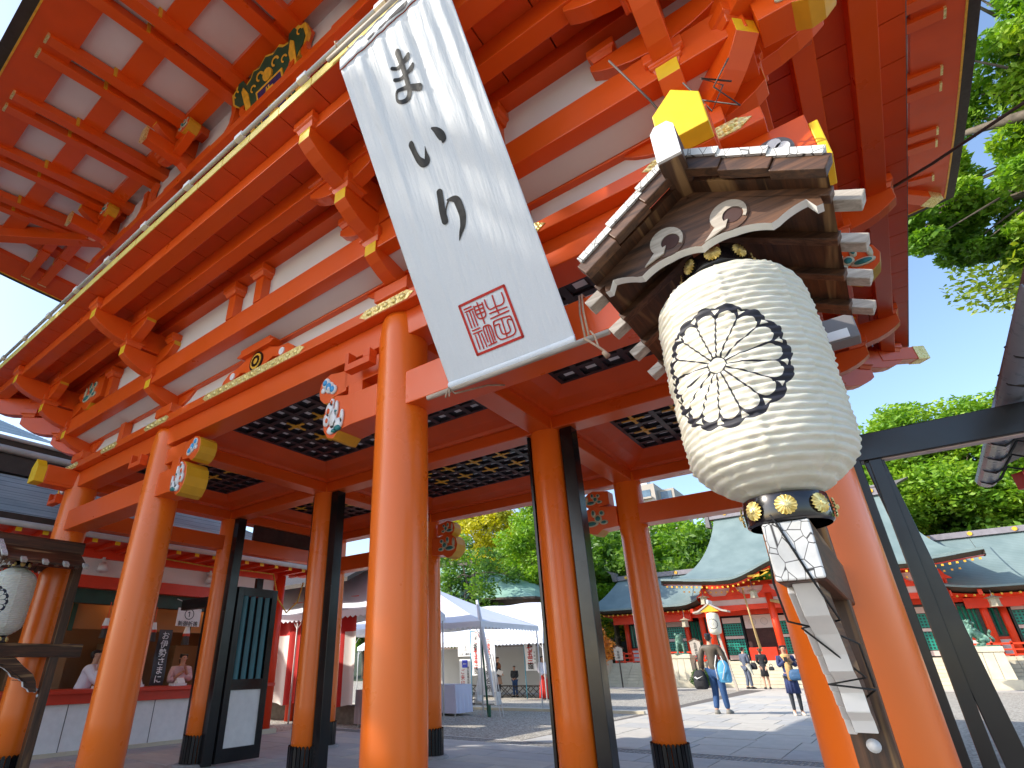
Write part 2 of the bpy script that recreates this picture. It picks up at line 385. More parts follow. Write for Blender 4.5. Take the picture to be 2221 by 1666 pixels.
# lintel noses into the centre bay, with the smaller stepped one above
for x, s_ in ((XC, -1), (XB, 1)):
    nose(x + s_ * 0.50, 0.0, 3.602, s_, 0.90, 'white', 0.31, 0.62); nose(x + s_ * 0.66, 0.0, 4.02, s_, 0.66, 'blue', 0.24, 0.60)
    m = MB(); m.box(min(x, x + s_ * 0.52), max(x, x + s_ * 0.52), -0.154, 0.154, 3.60, 3.93); obj('lintel_end', m, VERM, gate, bevel=0.006)
    m = MB(); m.box(min(x, x + s_ * 0.68), max(x, x + s_ * 0.68), -0.12, 0.12, 4.06, 4.28); m.box(min(x + s_ * .42, x + s_ * 0.62), max(x + s_ * .42, x + s_ * 0.62), -0.125, 0.125, 3.932, 4.06)
    obj('nose_block', m, VERM, gate, bevel=0.006)
for x, s_ in ((XC, -1), (XB, 1)):
    nose(x + s_ * 0.2, 2 * D, 3.62, s_, 0.95, 'leaf'); nose(x + s_ * 0.32, 2 * D, 4.02, s_, 0.66, 'leaf', 0.24)

def cap_nose(x, y, ax, sgn, medal=True):
    """square projecting head-beam end with a yellow face"""
    L = 0.62
    if ax == 'x':
        m = MB().box(min(x + sgn * .2, x + sgn * L), max(x + sgn * .2, x + sgn * L), y - 0.14, y + 0.14, 4.23, 4.62); c = MB()
        c.prism([(-0.145, -0.20), (0.145, -0.20), (0.145, 0.10), (0, 0.2), (-0.145, 0.10)], lambda a, b, t: (x + sgn * (L + t), y + a, 4.425 + b), 0.0, 0.05)
    else:
        m = MB().box(x - 0.14, x + 0.14, y - L, y - .2, 4.30, 4.62); c = MB()
        c.prism([(-0.14, -0.16), (0.14, -0.16), (0.14, 0.10), (0.0, 0.24), (-0.14, 0.10)], lambda a, b, t: (x + a, y - L - t, 4.47 + b), 0.0, 0.14)
    o = obj('head_beam_nose', m, VERM, gate, bevel=0.006); obj('yellow_cap', c, YELL, o, bevel=0.006)
    if medal:
        r = MB(); cx_ = x + sgn * 0.40
        r.prism(blob(cx_, 4.42, 0.118, 24), lambda a, b, t: (a, y - 0.14 - t, b), 0, 0.012, 0)
        for k in range(5):
            a_ = k * 1.256; r.prism(blob(cx_ + 0.055 * math.cos(a_), 4.42 + 0.055 * math.sin(a_), 0.042, 12), lambda a, b, t: (a, y - 0.14 - t, b), 0, 0.03, 1)
        obj('carved_medallion', r, [GREYM, WHIT], o)
cap_nose(XF, 0.0, 'x', 1); cap_nose(XA, 0.0, 'x', -1); cap_nose(XF, 0.0, 'y', -1, False); cap_nose(XA, 0.0, 'y', -1, False)

# ---- coffered ceilings
def ceiling(x0, x1, y0, y1):
    m = MB(); zb = 4.60; zc = 4.70; mg = 0.42; i0, i1, j0, j1 = x0 + .15, x1 - .15, y0 + .15, y1 - .15
    for (a, b) in (((i0, j0), (i1, j0)), ((i1, j0), (i1, j1)), ((i1, j1), (i0, j1)), ((i0, j1), (i0, j0))):
        pass
    def ring(e, z): return [(i0 + e, j0 + e, z), (i1 - e, j0 + e, z), (i1 - e, j1 - e, z), (i0 + e, j1 - e, z)]
    rings = [ring(0.0, 4.50), ring(0.05, 4.50), ring(0.07, 4.545), ring(0.24, 4.60), ring(mg, zc + .01)]
    for k in range(len(rings) - 1):
        for q in range(4): m.add([rings[k][q], rings[k][(q + 1) % 4], rings[k + 1][(q + 1) % 4], rings[k + 1][q]], [(0, 1, 2, 3)])
    c = obj('coffered_ceiling', m, VERM2, gate)
    ax0, ax1, ay0, ay1 = i0 + mg, i1 - mg, j0 + mg, j1 - mg
    nx = round((ax1 - ax0) / 0.272); ny = round((ay1 - ay0) / 0.272); dx = (ax1 - ax0) / nx; dy = (ay1 - ay0) / ny; w = 0.036
    bx = MB().box(-w, w, ay0 - (ay0 + ay1) / 2, (ay1 - ay0) / 2, 0, 0.035).mesh('lattice_bar', BLAC2); by = MB().box(ax0 - (ax0 + ax1) / 2, (ax1 - ax0) / 2, -w, w, 0.003, 0.032).mesh('lattice_bar', BLAC2)
    for i in range(nx + 1): place('lattice_bar', bx, c, (ax0 + i * dx, (ay0 + ay1) / 2, zc))
    for j in range(ny + 1): place('lattice_bar', by, c, ((ax0 + ax1) / 2, ay0 + j * dy, zc))
    # deep black wells with a pale square board on top
    wl_ = MB(); wh = MB()
    for i in range(nx):
        for j in range(ny):
            cx_, cy_ = ax0 + (i + .5) * dx, ay0 + (j + .5) * dy; hx, hy = dx / 2 - w * .6, dy / 2 - w * .6; q = 0.062
            lo = [(cx_ - hx, cy_ - hy, zc + .033), (cx_ + hx, cy_ - hy, zc + .033), (cx_ + hx, cy_ + hy, zc + .033), (cx_ - hx, cy_ + hy, zc + .033)]
            hi = [(cx_ - q, cy_ - q, zc + .052), (cx_ + q, cy_ - q, zc + .052), (cx_ + q, cy_ + q, zc + .052), (cx_ - q, cy_ + q, zc + .052)]
            for k in range(4): wl_.add([lo[k], lo[(k + 1) % 4], hi[(k + 1) % 4], hi[k]], [(0, 1, 2, 3)])
            wh.add(hi, [(0, 1, 2, 3)])
    tag(obj('ceiling_well', wl_, BLAC2, c), kind='stuff'); tag(obj('ceiling_board', wh, WHIT, c), kind='stuff')
    fl = FLOWER
    for i in range(3 if nx > 8 else 1, nx - 1, 2):
        for j in range(2, ny - 1, 2): place('gold_flower_fitting', fl, c, (ax0 + i * dx, ay0 + j * dy, zc - 0.004))
m_ = MB()
for a_ in (0, math.pi / 2):
    ca, sa = math.cos(a_), math.sin(a_)
    pr = [(-.17, -.012), (-.15, -.026), (-.10, -.018), (-.05, -.030), (.05, -.030), (.10, -.018), (.15, -.026), (.17, -.012), (.17, .012), (.15, .026), (.10, .018), (.05, .030), (-.05, .030), (-.10, .018), (-.15, .026), (-.17, .012)]
    m_.prism(pr, lambda a, b, t: (a * ca - b * sa, a * sa + b * ca, -t - a_ * 0.001), 0.0, 0.008)
m_.prism(blob(0, 0, 0.03, 12), lambda a, b, t: (a, b, -t), 0, 0.02)
FLOWER = m_.mesh('gold_flower_fitting', GOLDP)
for (a, b) in ((XA, XB), (XB, XC), (XC, XF)):
    ceiling(a, b, 0, D); ceiling(a, b, D, 2 * D)

# ---- bracket pieces (templates point along -Y)
def arm_mesh(L, tip, w=0.15, both=False, h=0.32):
    cur = [(0.02, 0.0), (0.22, 0.012), (0.34, 0.05), (0.42, 0.10)]
    bot = [(L - a * 1.0, b) for a, b in ((0.44, 0.0), (0.30, 0.025), (0.18, 0.07), (0.08, 0.125), (0.0, 0.185))]
    back = [(-L + a, b) for a, b in ((0.0, 0.185), (0.08, 0.125), (0.18, 0.07), (0.30, 0.025), (0.44, 0.0))] if both else [(-0.25, 0.0)]
    prof = back + bot + [(L, h)] + ([(-L, h)] if both else [(-0.25, h)])
    m = MB(); m.prism(prof, lambda a, b, t: (t, -a, b), -w / 2, w / 2); n = len(prof)
    m.mi = [0, 0] + [0] * n; k = n - 3 if not both else n - 3
    m.mi[2 + len(back) + len(bot) - 1] = 1
    if both: m.mi[2 + n - 1] = 1
    return m.mesh('bracket_arm', [VERM, tip])
def block_mesh(s=0.27, h=0.15):
    m = MB(); a = s / 2; b = s * 0.36
    rings = [[(x * q, y * q, z) for x, y in ((-1, -1), (1, -1), (1, 1), (-1, 1))] for q, z in ((b, 0), (b * 1.06, h * .12), (b + (a - b) * .45, h * .32), (a, h * .42), (a, h))]
    m.loft(rings); return m.mesh('bearing_block', VERM)
TIP = [0.52, 0.95, 1.42]; ZB = [4.96, 5.32, 5.68]
ARM = [arm_mesh(L, YELL) for L in TIP]; ARMD = [arm_mesh(L * 1.414 - .04, YELL, 0.16) for L in TIP]
LAT1 = arm_mesh(0.515, OCHR, 0.13, True, 0.27); LAT2 = arm_mesh(0.74, OCHR, 0.13, True, 0.27); LATS = arm_mesh(0.512, OCHR, 0.13, True, 0.25)
BLK = block_mesh(); BLKS = block_mesh(0.22, 0.13)
def big_block():
    return block_mesh(0.44, 0.23)
BIG = big_block()
def bracket(x, y, dirs, diag=None, lat=True):
    b = place('bracket_set', BIG, gate, (x, y, 4.737), bevel=0.006)
    def put(me, dx, dy, dz, rz, nm='bracket_arm'): return place(nm, me, b, (x + dx, y + dy, dz), (0, 0, rz), bevel=0.005)
    for a in dirs:                       # angle of the arm direction, 0 = -Y
        dx, dy = math.sin(a), -math.cos(a)
        for k in range(3):
            put(ARM[k], 0, 0, ZB[k], a); t = TIP[k] - 0.10
            put(BLK, dx * t, dy * t, ZB[k] + 0.315, a, 'bearing_block')
        lx, ly = math.cos(a), math.sin(a)
        # side arms on the wall plane and on the first and second step
        put(LAT1, 0, 0, ZB[0] + .003, a + math.pi / 2)
        for e in (-0.42, 0.42): put(BLKS, lx * e, ly * e, ZB[0] + 0.27, a, 'bearing_block')
        put(LATS, dx * 0.86, dy * 0.86, ZB[2] + 0.02, a + math.pi / 2)
        for e in (-0.40, 0.40): put(BLKS, lx * e + dx * .86, ly * e + dy * .86, ZB[2] + 0.26, a, 'bearing_block')
        put(LATS, dx * 0.43, dy * 0.43, ZB[1] + 0.19, a + math.pi / 2)
        for e in (-0.40, 0.40): put(BLKS, lx * e + dx * .43, ly * e + dy * .43, ZB[1] + 0.43, a, 'bearing_block')
    if diag is not None:
        dx, dy = math.sin(diag), -math.cos(diag)
        for k in range(3):
            put(ARMD[k], 0, 0, ZB[k] + .002, diag); t = TIP[k] * 1.414 - 0.16
            put(BLK, dx * t, dy * t, ZB[k] + 0.317, diag, 'bearing_block')
P2 = math.pi / 2
bracket(XA, 0, [0, -P2], -P2 / 2); bracket(XB, 0, [0]); bracket(XC, 0, [0]); bracket(XF, 0, [0, P2], P2 / 2)
bracket(XF, D, [P2]); bracket(XF, 2 * D, [P2, 2 * P2], P2 * 1.5); bracket(XA, D, [-P2]); bracket(XA, 2 * D, [-P2, 2 * P2], -P2 * 1.5)
bracket(XB, 2 * D, [2 * P2]); bracket(XC, 2 * D, [2 * P2])

# long beams of the bracket zone, mitred ring beams: (offset outwards of inner and outer face, z0, z1)
def ring_beam(name, a, b, z0, z1, mat=VERM):
    X0, X1, Y0, Y1 = XA, XF, 0, 2 * D
    m = MB().box(X0 - b, X1 + b, Y0 - b, Y0 - a, z0, z1); obj(name, m, mat, gate, bevel=0.007)
    m = MB().box(X0 - b, X1 + b, Y1 + a, Y1 + b, z0, z1); obj(name, m, mat, gate, bevel=0.007)
    m = MB().box(X1 + a, X1 + b, Y0 - a + .002, Y1 + a - .002, z0, z1); obj(name, m, mat, gate, bevel=0.007)
    m = MB().box(X0 - b, X0 - a, Y0 - a + .002, Y1 + a - .002, z0, z1); obj(name, m, mat, gate, bevel=0.007)
ring_beam('wall_tie_beam', -0.10, 0.10, 5.14, 5.30)
ring_beam('step_beam', 0.34, 0.50, 5.20, 5.49)
ring_beam('wall_tie_beam', -0.10, 0.10, 5.56, 5.72)
ring_beam('upper_step_beam', 0.79, 0.95, 5.93, 6.158)
ring_beam('outer_purlin', 1.20, 1.38, 5.99, 6.158)
# white plaster of the bracket zone
for nm, m in (('front', MB().box(XA + .1, XF - .1, -0.03, 0.03, 4.736, 6.15)), ('back', MB().box(XA + .1, XF - .1, 2 * D - .03, 2 * D + .03, 4.736, 6.15)),
              ('right', MB().box(XF - .03, XF + .03, .1, 2 * D - .1, 4.736, 6.15)), ('left', MB().box(XA - .03, XA + .03, .1, 2 * D - .1, 4.736, 6.15))):
    obj('plaster_panel', m, PLAS, gate)
sp_ = MB().add([(XA - .3, -.345, 5.215), (XF + .3, -.345, 5.215), (XF + .1, -.104, 5.16), (XA - .1, -.104, 5.16)], [(0, 1, 2, 3)]); obj('plaster_panel', sp_, PLAS, gate)
# plaster strip standing on the first step beam, with struts and their blocks
obj('plaster_panel', MB().box(XA - .3, XF + .3, -0.40, -0.36, 5.492, 6.157), PLAS, gate)
obj('plaster_panel', MB().box(XF + .36, XF + .40, -0.3, 2 * D + .3, 5.492, 6.157), VERM2, gate)
def strut(x, y=-0.43, z=5.492, h=0.34):
    m = MB().box(x - 0.075, x + 0.075, y - 0.07, y + 0.05, z, z + h); o = obj('strut', m, VERM, gate, bevel=0.004)
    place('bearing_block', BLK, o, (x, y, z + h), bevel=0.004)
    return o
for x in (CXm - 0.29 + 0.043, CXm + 0.29 + 0.043): strut(x, -0.44)
for x in ((XA + XB) / 2, (XC + XF) / 2): strut(x, -0.44)
obj('strut_beam', MB().box(XA - .9, XF + .9, -0.55, -0.35, 6.0, 6.156), VERM2, gate, bevel=.005)
for x in ((XA + XB) / 2, (XC + XF) / 2):
    m = MB().box(x - 0.08, x + 0.08, -0.16, -0.04, 4.737, 5.14); obj('strut', m, VERM, gate, bevel=0.004)
# frog-leg strut in the middle of the centre bay
m = MB(); half = [(0.0, 0.36), (0.14, 0.35), (0.24, 0.27), (0.36, 0.22), (0.52, 0.20), (0.62, 0.12), (0.66, 0.0), (0.46, 0.0), (0.40, 0.08), (0.28, 0.12), (0.18, 0.08), (0.1, 0.0)]
m.prism([(a, b) for a, b in half] + [(-a, b) for a, b in half[::-1][:-1]], lambda a, b, t: (CXm + 0.04 + a * 1.15, -0.15 - t, 4.737 + b), -0.1, 0.05)
fk = obj('frog_leg_strut', m, VERM, gate)
m = MB(); m.prism(blob(CXm + .04, 4.90, 0.13, 24), lambda a, b, t: (a, -0.20 - t, b), 0, 0.015, 0); m.prism(blob(CXm + .04, 4.90, 0.105, 24), lambda a, b, t: (a, -0.20 - t, b), 0, 0.02, 1)
for k in range(12):
    t_ = k * math.pi / 6; c_ = (CXm + .04 + .06 * math.cos(t_), 4.90 + .06 * math.sin(t_)); m.prism(blob(*c_, 0.02, 8), lambda a, b, t: (a, -0.20 - t, b), 0, 0.026, 0)
obj('crest_disc', m, [BLAC, GOLDP], fk)
for e in (-.5, .5):
    m = MB().prism(blob(CXm + .04 + e, 4.86, 0.05, 10), lambda a, b, t: (a, -0.20 - t, b), 0, 0.012); obj('white_flower_relief', m, WHIT, fk)
m = MB().prism([(-.38, 0), (-.30, .05), (-.3, .13), (.3, .13), (.30, .05), (.38, 0), (.3, -.05), (-.3, -.05)], lambda a, b, t: (CXm + .04 + a, -0.12 - t, 5.06 + b * .6), 0, 0.14); obj('boat_bracket', m, VERM, fk, bevel=.004)
# extra painted nose resting on the step beam beside the left corner, and its twins at the right corner
nose(-6.15, -0.42, 5.56, -1, 1.1, 'leaf', 0.24); nose(XF + 0.55, -0.42, 5.14, 1, 0.62, 'leaf', 0.22); nose(XF + 0.55, D, 5.14, 1, 0.8, 'leaf', 0.22)

# ---- balcony: single floor boards, gold edge plates, pipe
bal = obj('balcony', MB().box(XA - 1.2, XF + 1.2, -1.19, 2 * D + 1.19, 6.222, 6.30), VERM2, gate)
EB = 1.60
bd = 0.46
n = round((XF - XA + 2 * EB) / bd); w = (XF - XA + 2 * EB) / n
brd = MB().box(-w / 2 + .006, w / 2 - .006, -0.82, 0.82, 0, 0.06).mesh('floor_board', VERM2)
plate = MB().box(-w / 2 + .006, w / 2 - .006, -0.008, 0.0, 0, 0.115).mesh('gold_edge_plate', paint('gold_edge_paint', (0.80, 0.62, 0.14), 0.42, 0.06, 3, 0.03))
for i in range(n):
    x = XA - EB + (i + .5) * w
    o = place('floor_board', brd, bal, (x, -EB + 0.82, 6.16)); place('gold_edge_plate', plate, bal, (x, -EB, 6.163)); place('floor_board', brd, bal, (x, 2 * D + EB - 0.82, 6.16))
n = round((2 * D + 2 * EB - 3.28) / bd * 1.0); w2 = (2 * D + 2 * EB - 3.28) / n
brd2 = MB().box(-0.82, 0.82, -w2 / 2 + .006, w2 / 2 - .006, 0, 0.06).mesh('floor_board', VERM2)
for i in range(n):
    y = -EB + 1.64 + (i + .5) * w2
    place('floor_board', brd2, bal, (XF + EB - .82, y, 6.16)); place('floor_board', brd2, bal, (XA - EB + .82, y, 6.16))
obj('edge_trim', MB().box(XF + EB, XF + EB + .01, -EB, 2 * D + EB, 6.17, 6.235), GREYM, bal)
pm = MB().cyl((XA - EB, -EB - 0.03, 6.325), (XF + EB, -EB - 0.03, 6.325), 0.023, n=12)
pp = obj('edge_pipe', pm, PIPE, bal, True)
for i in range(13):
    x = XA - 1.2 + i * 0.98; obj('pipe_clamp', MB().box(x - .06, x + .06, -EB - .058, -EB - .002, 6.297, 6.353), WHIT, pp)
# corner prow of the balcony
for (x, sx) in ((XF, 1),):
    m = MB().bar((x + 1.1, 2 * D + 1.1, 5.92), (x + 1.72, 2 * D + 1.72, 6.03), 0.18, 0.22); o = obj('corner_beam', m, VERM, gate, bevel=.006)
    m = MB().bar((x + 1.58, 2 * D + 1.58, 6.005), (x + 1.735, 2 * D + 1.735, 6.033), 0.195, 0.235); obj('gold_cap', m, GOLD, o)

# ---- upper storey
up = obj('upper_storey', MB().box(XA + .35, XF - .35, 0.35, 2 * D - .35, 6.30, 10.6), PLAS, gate)
for i, x in enumerate((XA + .35, XB, XC, XF - .35)): obj('upper_column', MB().cyl((x, .33, 6.3), (x, .33, 9.2), 0.17, n=20), VERM, up, True)
for z in (6.9, 8.9): obj('upper_tie_beam', MB().box(XA + .2, XF - .2, 0.2, 0.34, z, z + .2), VERM, up, bevel=.005)
for z0, z1 in ((7.0, 7.06), (7.25, 7.3)):
    pass
# ---- eaves
EO = 3.34
def lift(s, lo, hi): # corner upturn
    d = max(0, max(lo - s, s - hi)); return 0.013 * d * d
EAVES = []
def eave_side(kind):
    """frame: (s along, t outward, z) -> world"""
    if kind == 'f': fr = lambda s, t, z: (s, -t, z); lo, hi = XA, XF
    elif kind == 'b': fr = lambda s, t, z: (s, 2 * D + t, z); lo, hi = XA, XF
    elif kind == 'r': fr = lambda s, t, z: (XF + t, s, z); lo, hi = 0, 2 * D
    else: fr = lambda s, t, z: (XA - t, s, z); lo, hi = 0, 2 * D
    LZ = lambda s, t: lift(s, lo + 1, hi - 1) * (max(0, t) / EO)
    def band(name, t0, t1, za0, za1, th, mat, par, inset=True, nu=36):
        m = MB(); L0, L1 = (lo - t0, hi + t0), (lo - t1, hi + t1)
        def f(u, v, dz):
            t = t0 + (t1 - t0) * v; a, b = lo - t, hi + t; s = a + (b - a) * u
            return fr(s, t, za0 + (za1 - za0) * v + LZ(s, t) + dz)
        rows = [[f(i / nu, 0, 0) for i in range(nu + 1)], [f(i / nu, 1, 0) for i in range(nu + 1)], [f(i / nu, 1, th) for i in range(nu + 1)], [f(i / nu, 0, th) for i in range(nu + 1)]]
        m.loft([[rows[q][i] for q in range(4)] for i in range(nu + 1)])
        return obj(name, m, mat, par)
    e = band('eave_board', 2.72, 3.29, 9.70, 9.585, 0.10, VERM2, gate)
    band('gold_edge', 3.285, 3.31, 9.575, 9.57, 0.09, GOLDP, e)
    band('roof_edge', 3.312, 3.46, 9.62, 9.60, 0.30, DBROWN, e)
    band('rafter_purlin', 1.86, 2.17, 9.86, 9.84, 0.10, VERM, e)
    band('eave_purlin', 0.88, 1.13, 9.93, 9.93, 0.24, VERM, e)
    band('soffit_panel', 0.3, 2.75, 10.16, 9.80, 0.03, PLAS, e)
    # rafters in pairs
    mid = (lo + hi) / 2; sp = 1.365; k0 = int((hi - lo) / 2 / sp) + 3
    for k in range(-k0, k0 + 1):
        for q in (-0.165, 0.165):
            s = mid + (k + .5) * sp + q if kind in 'fb' else mid + k * sp + q
            ex = max(0, lo - s, s - hi)
            if ex > 2.75: continue
            lz = lambda t: LZ(s, t)
            t0 = max(0.2, ex + .05)
            if t0 < 2.0:
                m = MB().bar(fr(s, t0, 9.98 + lz(t0) + .02 * 0), fr(s, 2.20, 9.80 + lz(2.2)), 0.20, 0.17); r = obj('rafter', m, VERM, e)
                m = MB().bar(fr(s, 2.20, 9.80 + lz(2.2)), fr(s, 2.245, 9.794 + lz(2.2)), 0.205, 0.175); obj('yellow_end', m, OCHR, r)
                if q > 0 and kind == 'f': obj('green_curl', MB().prism([(0, 0), (.05, .02), (.09, 0), (.11, .05), (.06, .07), (.02, .06)], lambda a, b, t: fr(s + .02 + t, 2.14 + a, 9.80 + b + lz(2.2)), .04, .055), GREEN, r)
            if ex < 2.6:
                t1 = max(1.95, ex + .05)
                m = MB().bar(fr(s, t1, 9.80 + lz(t1)), fr(s, 3.06, 9.655 + lz(3.06)), 0.165, 0.14); r = obj('flying_rafter', m, VERM, e)
                m = MB().bar(fr(s, 3.06, 9.655 + lz(3.06)), fr(s, 3.09, 9.651 + lz(3.06)), 0.17, 0.145); obj('gold_cap', m, GOLD, r)
    return e
for k in 'frbl': EAVES.append(eave_side(k))
for (cx_, cy_, sx, sy) in ((XF, 0, 1, -1), (XF, 2 * D, 1, 1), (XA, 0, -1, -1), (XA, 2 * D, -1, 1)):
    m = MB().bar((cx_ - sx * .2, cy_ - sy * .2, 9.92), (cx_ + sx * 3.12, cy_ + sy * 3.12, 9.80), 0.22, 0.28); o = obj('hip_rafter', m, VERM, gate, bevel=.006)
    m = MB().bar((cx_ + sx * 2.95, cy_ + sy * 2.95, 9.805), (cx_ + sx * 3.14, cy_ + sy * 3.14, 9.798), 0.235, 0.295); obj('gold_cap', m, GOLD, o)
# roof body
def roof_surf():
    m = MB(); X0, X1, Y0, Y1 = XA - 3.46, XF + 3.46, -3.46, 2 * D + 3.46
    lv = [(0, 9.9), (0.25, 10.5), (0.5, 11.5), (0.8, 13.3), (1.0, 14.8)]
    rings = []
    for q, z in lv:
        e = q * 5.9; up_ = 0.3 * (1 - q)
        rings.append([(X0 + e, Y0 + e, z + up_), (X1 - e, Y0 + e, z + up_), (X1 - e, Y1 - e, z + up_), (X0 + e, Y1 - e, z + up_)])
    m.loft(rings); m.box(X0 + 5.6, X1 - 5.6, D - .35, D + .35, 14.6, 15.5)
    return m
COPR = None
def copper(name, c0, c1, axis='X', sc_=1.0, lines=14.0, dark=0.55):
    n = N(name); s = n.sep(n.obj()); co = s[{'X': 0, 'Y': 1, 'Z': 2}[axis]]
    fr = n.math('FRACT', n.math('MULTIPLY', co, lines)); ed = n.math('LESS_THAN', fr, 0.14)
    base = n.ramp(n.noise(1.3 * sc_, 6), [(0.3, c0), (0.7, c1)])
    base = n.mix(n.math('MULTIPLY', n.noise(9, 4, n.map((1, 1, 6))), 0.35), base, tuple(x * .75 for x in c1))
    n.col(n.mix(n.math('MULTIPLY', ed, dark), base, tuple(x * .45 for x in c0))); n.set(Roughness=0.5); n.bump(ed, -0.5, 0.02); return n.m
COP = copper('patina_copper_shingles', (0.14, 0.20, 0.20), (0.22, 0.29, 0.285), 'Z', 0.6, 9.0, 0.45)
obj('tiled_roof', roof_surf(), COP, gate)
# upper bracket zone under the front eaves: beam, plaster, struts, noses
obj('upper_step_beam', MB().box(XA - .9, XF + .9, -0.80, -0.62, 9.05, 9.22), VERM, gate, bevel=.006)
obj('plaster_panel', MB().box(XA - .6, XF + .6, -0.70, -0.66, 9.22, 9.99), PLAS, gate)
obj('upper_step_beam', MB().box(XF + .62, XF + .80, -0.5, 2 * D + .5, 9.05, 9.22), VERM, gate); obj('plaster_panel', MB().box(XF + .66, XF + .70, -0.5, 2 * D + .5, 9.22, 9.99), PLAS, gate)
for i, x in enumerate((XA, XB, XC, XF)):
    b = place('bracket_set', BIG, gate, (x, -0.15, 8.95), bevel=0.006)
    for k, (L, z) in enumerate(((1.0, 9.2), (1.25, 9.62))): place('bracket_arm', ARM[1] if k == 0 else ARM[2], b, (x, 0.0, z - .05), (0, 0, 0), bevel=.005)
    for e in (-.42, .42): place('bearing_block', BLK, b, (x + e, -1.0, 9.62), bevel=.005)
    place('bracket_arm', LATS, b, (x, -1.0, 9.38), (0, 0, P2), bevel=.005); place('bracket_arm', LAT2, b, (x, -0.72, 9.05), (0, 0, P2), bevel=.005)
    m = MB().box(x - .08, x + .08, -1.50, -.6, 9.30, 9.55); o = obj('beam_nose', m, VERM, b, bevel=.005)
    obj('gold_cap', MB().box(x - .09, x + .09, -1.535, -1.49, 9.29, 9.56), GOLD, b)
    nose(x + .16, -1.02, 9.62, 1, 0.62, 'leaf', 0.2)
for x in (CXm - .75, CXm + .75, (XA + XB) / 2, (XC + XF) / 2):
    m = MB(); m.prism([(-.22, 0), (-.12, .12), (-.10, .35), (-.16, .55), (.0, .55), (.02, .35), (.0, .12), (-.06, 0)], lambda a, b, t: (x + a, -0.72 - t, 9.22 + b), 0, .08)
    m.prism([(.22, 0), (.12, .12), (.10, .35), (.16, .55), (.0, .55), (-.02, .35), (.0, .12), (.06, 0)][::-1], lambda a, b, t: (x + a + .16, -0.72 - t, 9.22 + b), 0, .08)
    obj('curved_strut', m, VERM, gate)

# ---- door frames and leaves between the middle columns
for x in (XA, XB, XC):
    m = MB().box(x + .235, x + .40, D - .09, D + .09, 0.02, 4.333).box(x + .18, x + .236, D - .05, D + .13, 0.02, 4.333); obj('door_post', m, BLAC, gate, bevel=.006)
for x in (XB, XC, XF):
    m = MB().box(x - .262, x - .225, D - .09, D + .09, 0.02, 4.333); obj('door_post', m, BLAC, gate, bevel=.004)
m = MB().box(XF + .26, XF + .34, D - .10, D + .10, 0.02, 3.2).box(XF + .40, XF + .50, D - .06, D + .02, .02, 3.2); obj('door_post', m, BLAC, gate, bevel=.006)
def leaf(x, y, ang, h=3.05, w=1.0, name='door_leaf'):
    """black framed folding door leaf, hinge at x,y"""
    ca, sa = math.cos(ang), math.sin(ang); T = lambda a, b, z: (x + a * ca - b * sa, y + a * sa + b * ca, z)
    def bx(mb, a0, a1, b0, b1, z0, z1, mi=0):
        k = len(mb.v); mb.box(a0, a1, b0, b1, z0, z1, mi)
        for q in range(k, len(mb.v)): mb.v[q] = T(*mb.v[q])
    m = MB()
    for a0, a1, z0, z1 in ((0, .13, .04, h), (w - .13, w, .04, h), (.13, w - .13, .04, .26), (.13, w - .13, h - .16, h), (.13, w - .13, 1.18, 1.36), (w * .42, w * .58, h, h + .2)): bx(m, a0, a1, -.04, .04, z0, z1)
    o = obj(name, m, BLAC, gate, bevel=.004)
    p = MB(); bx(p, .13, w - .13, -.01, .01, .26, 1.18); obj('white_panel', p, WHIT, o)
    n_ = 4
    k_ = MB(); bx(k_, .13, w - .13, .06, .07, 1.36, h - .16); obj('dark_backing', k_, BLAC2, o)
    for i in range(n_):
        a = .13 + (w - .26) * (i + .5) / n_; p = MB(); p.prism([(-.06, 0), (0, -.06), (.06, 0), (0, .06)], lambda u, v, t: T(a + u, v, t), 1.36, h - .16); obj('turquoise_slat', p, TEAL_, o)
    return o
TEAL_ = paint('turquoise_slats', (0.03, 0.16, 0.20), 0.35, 0.15, 3, .02)
leaf(XA + .40, D + .11, R(93), 3.0, 0.95)
# slim frame on the left of the G column with its top bar
m = MB().bar((XA - .32, D - .05, 0.03), (XA - .32, D - .05, 2.66), 0.09, 0.09, (0, 1, 0)); obj('side_post', m, BLAC, gate, bevel=.004)
m = MB().box(XA - 1.35, XA - .2, D - .06, D + .06, 2.66, 2.86); obj('side_bar', m, BLAC, gate, bevel=.004)
m = MB().box(XF + .22, XF + 3.3, D - .08, D + .08, 3.185, 3.44); sb = obj('side_bar', m, BLAC, gate, bevel=.008)
obj('pale_underside_strip', MB().box(XF + .50, XF + 3.3, D - .045, D + .045, 3.176, 3.184), PINKW, sb)
m = MB().bar((XF + .66, D + .02, .02), (XF + .44, D + .02, 3.18), .15, .10, (0, 1, 0)); obj('side_post', m, BLAC, gate, bevel=.005)
# end wall between H and J bays: dark panel high in the left side
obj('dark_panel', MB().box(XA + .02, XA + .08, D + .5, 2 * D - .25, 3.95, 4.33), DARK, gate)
# small grey electric box on the right
eb = obj('electric_box', MB().box(XF + .30, XF + .45, -.28, -.18, 2.96, 3.10), GREYM, gate, bevel=.006); obj('box_window', MB().box(XF + .32, XF + .41, -.286, -.279, 2.97, 3.02), WHIT, eb)
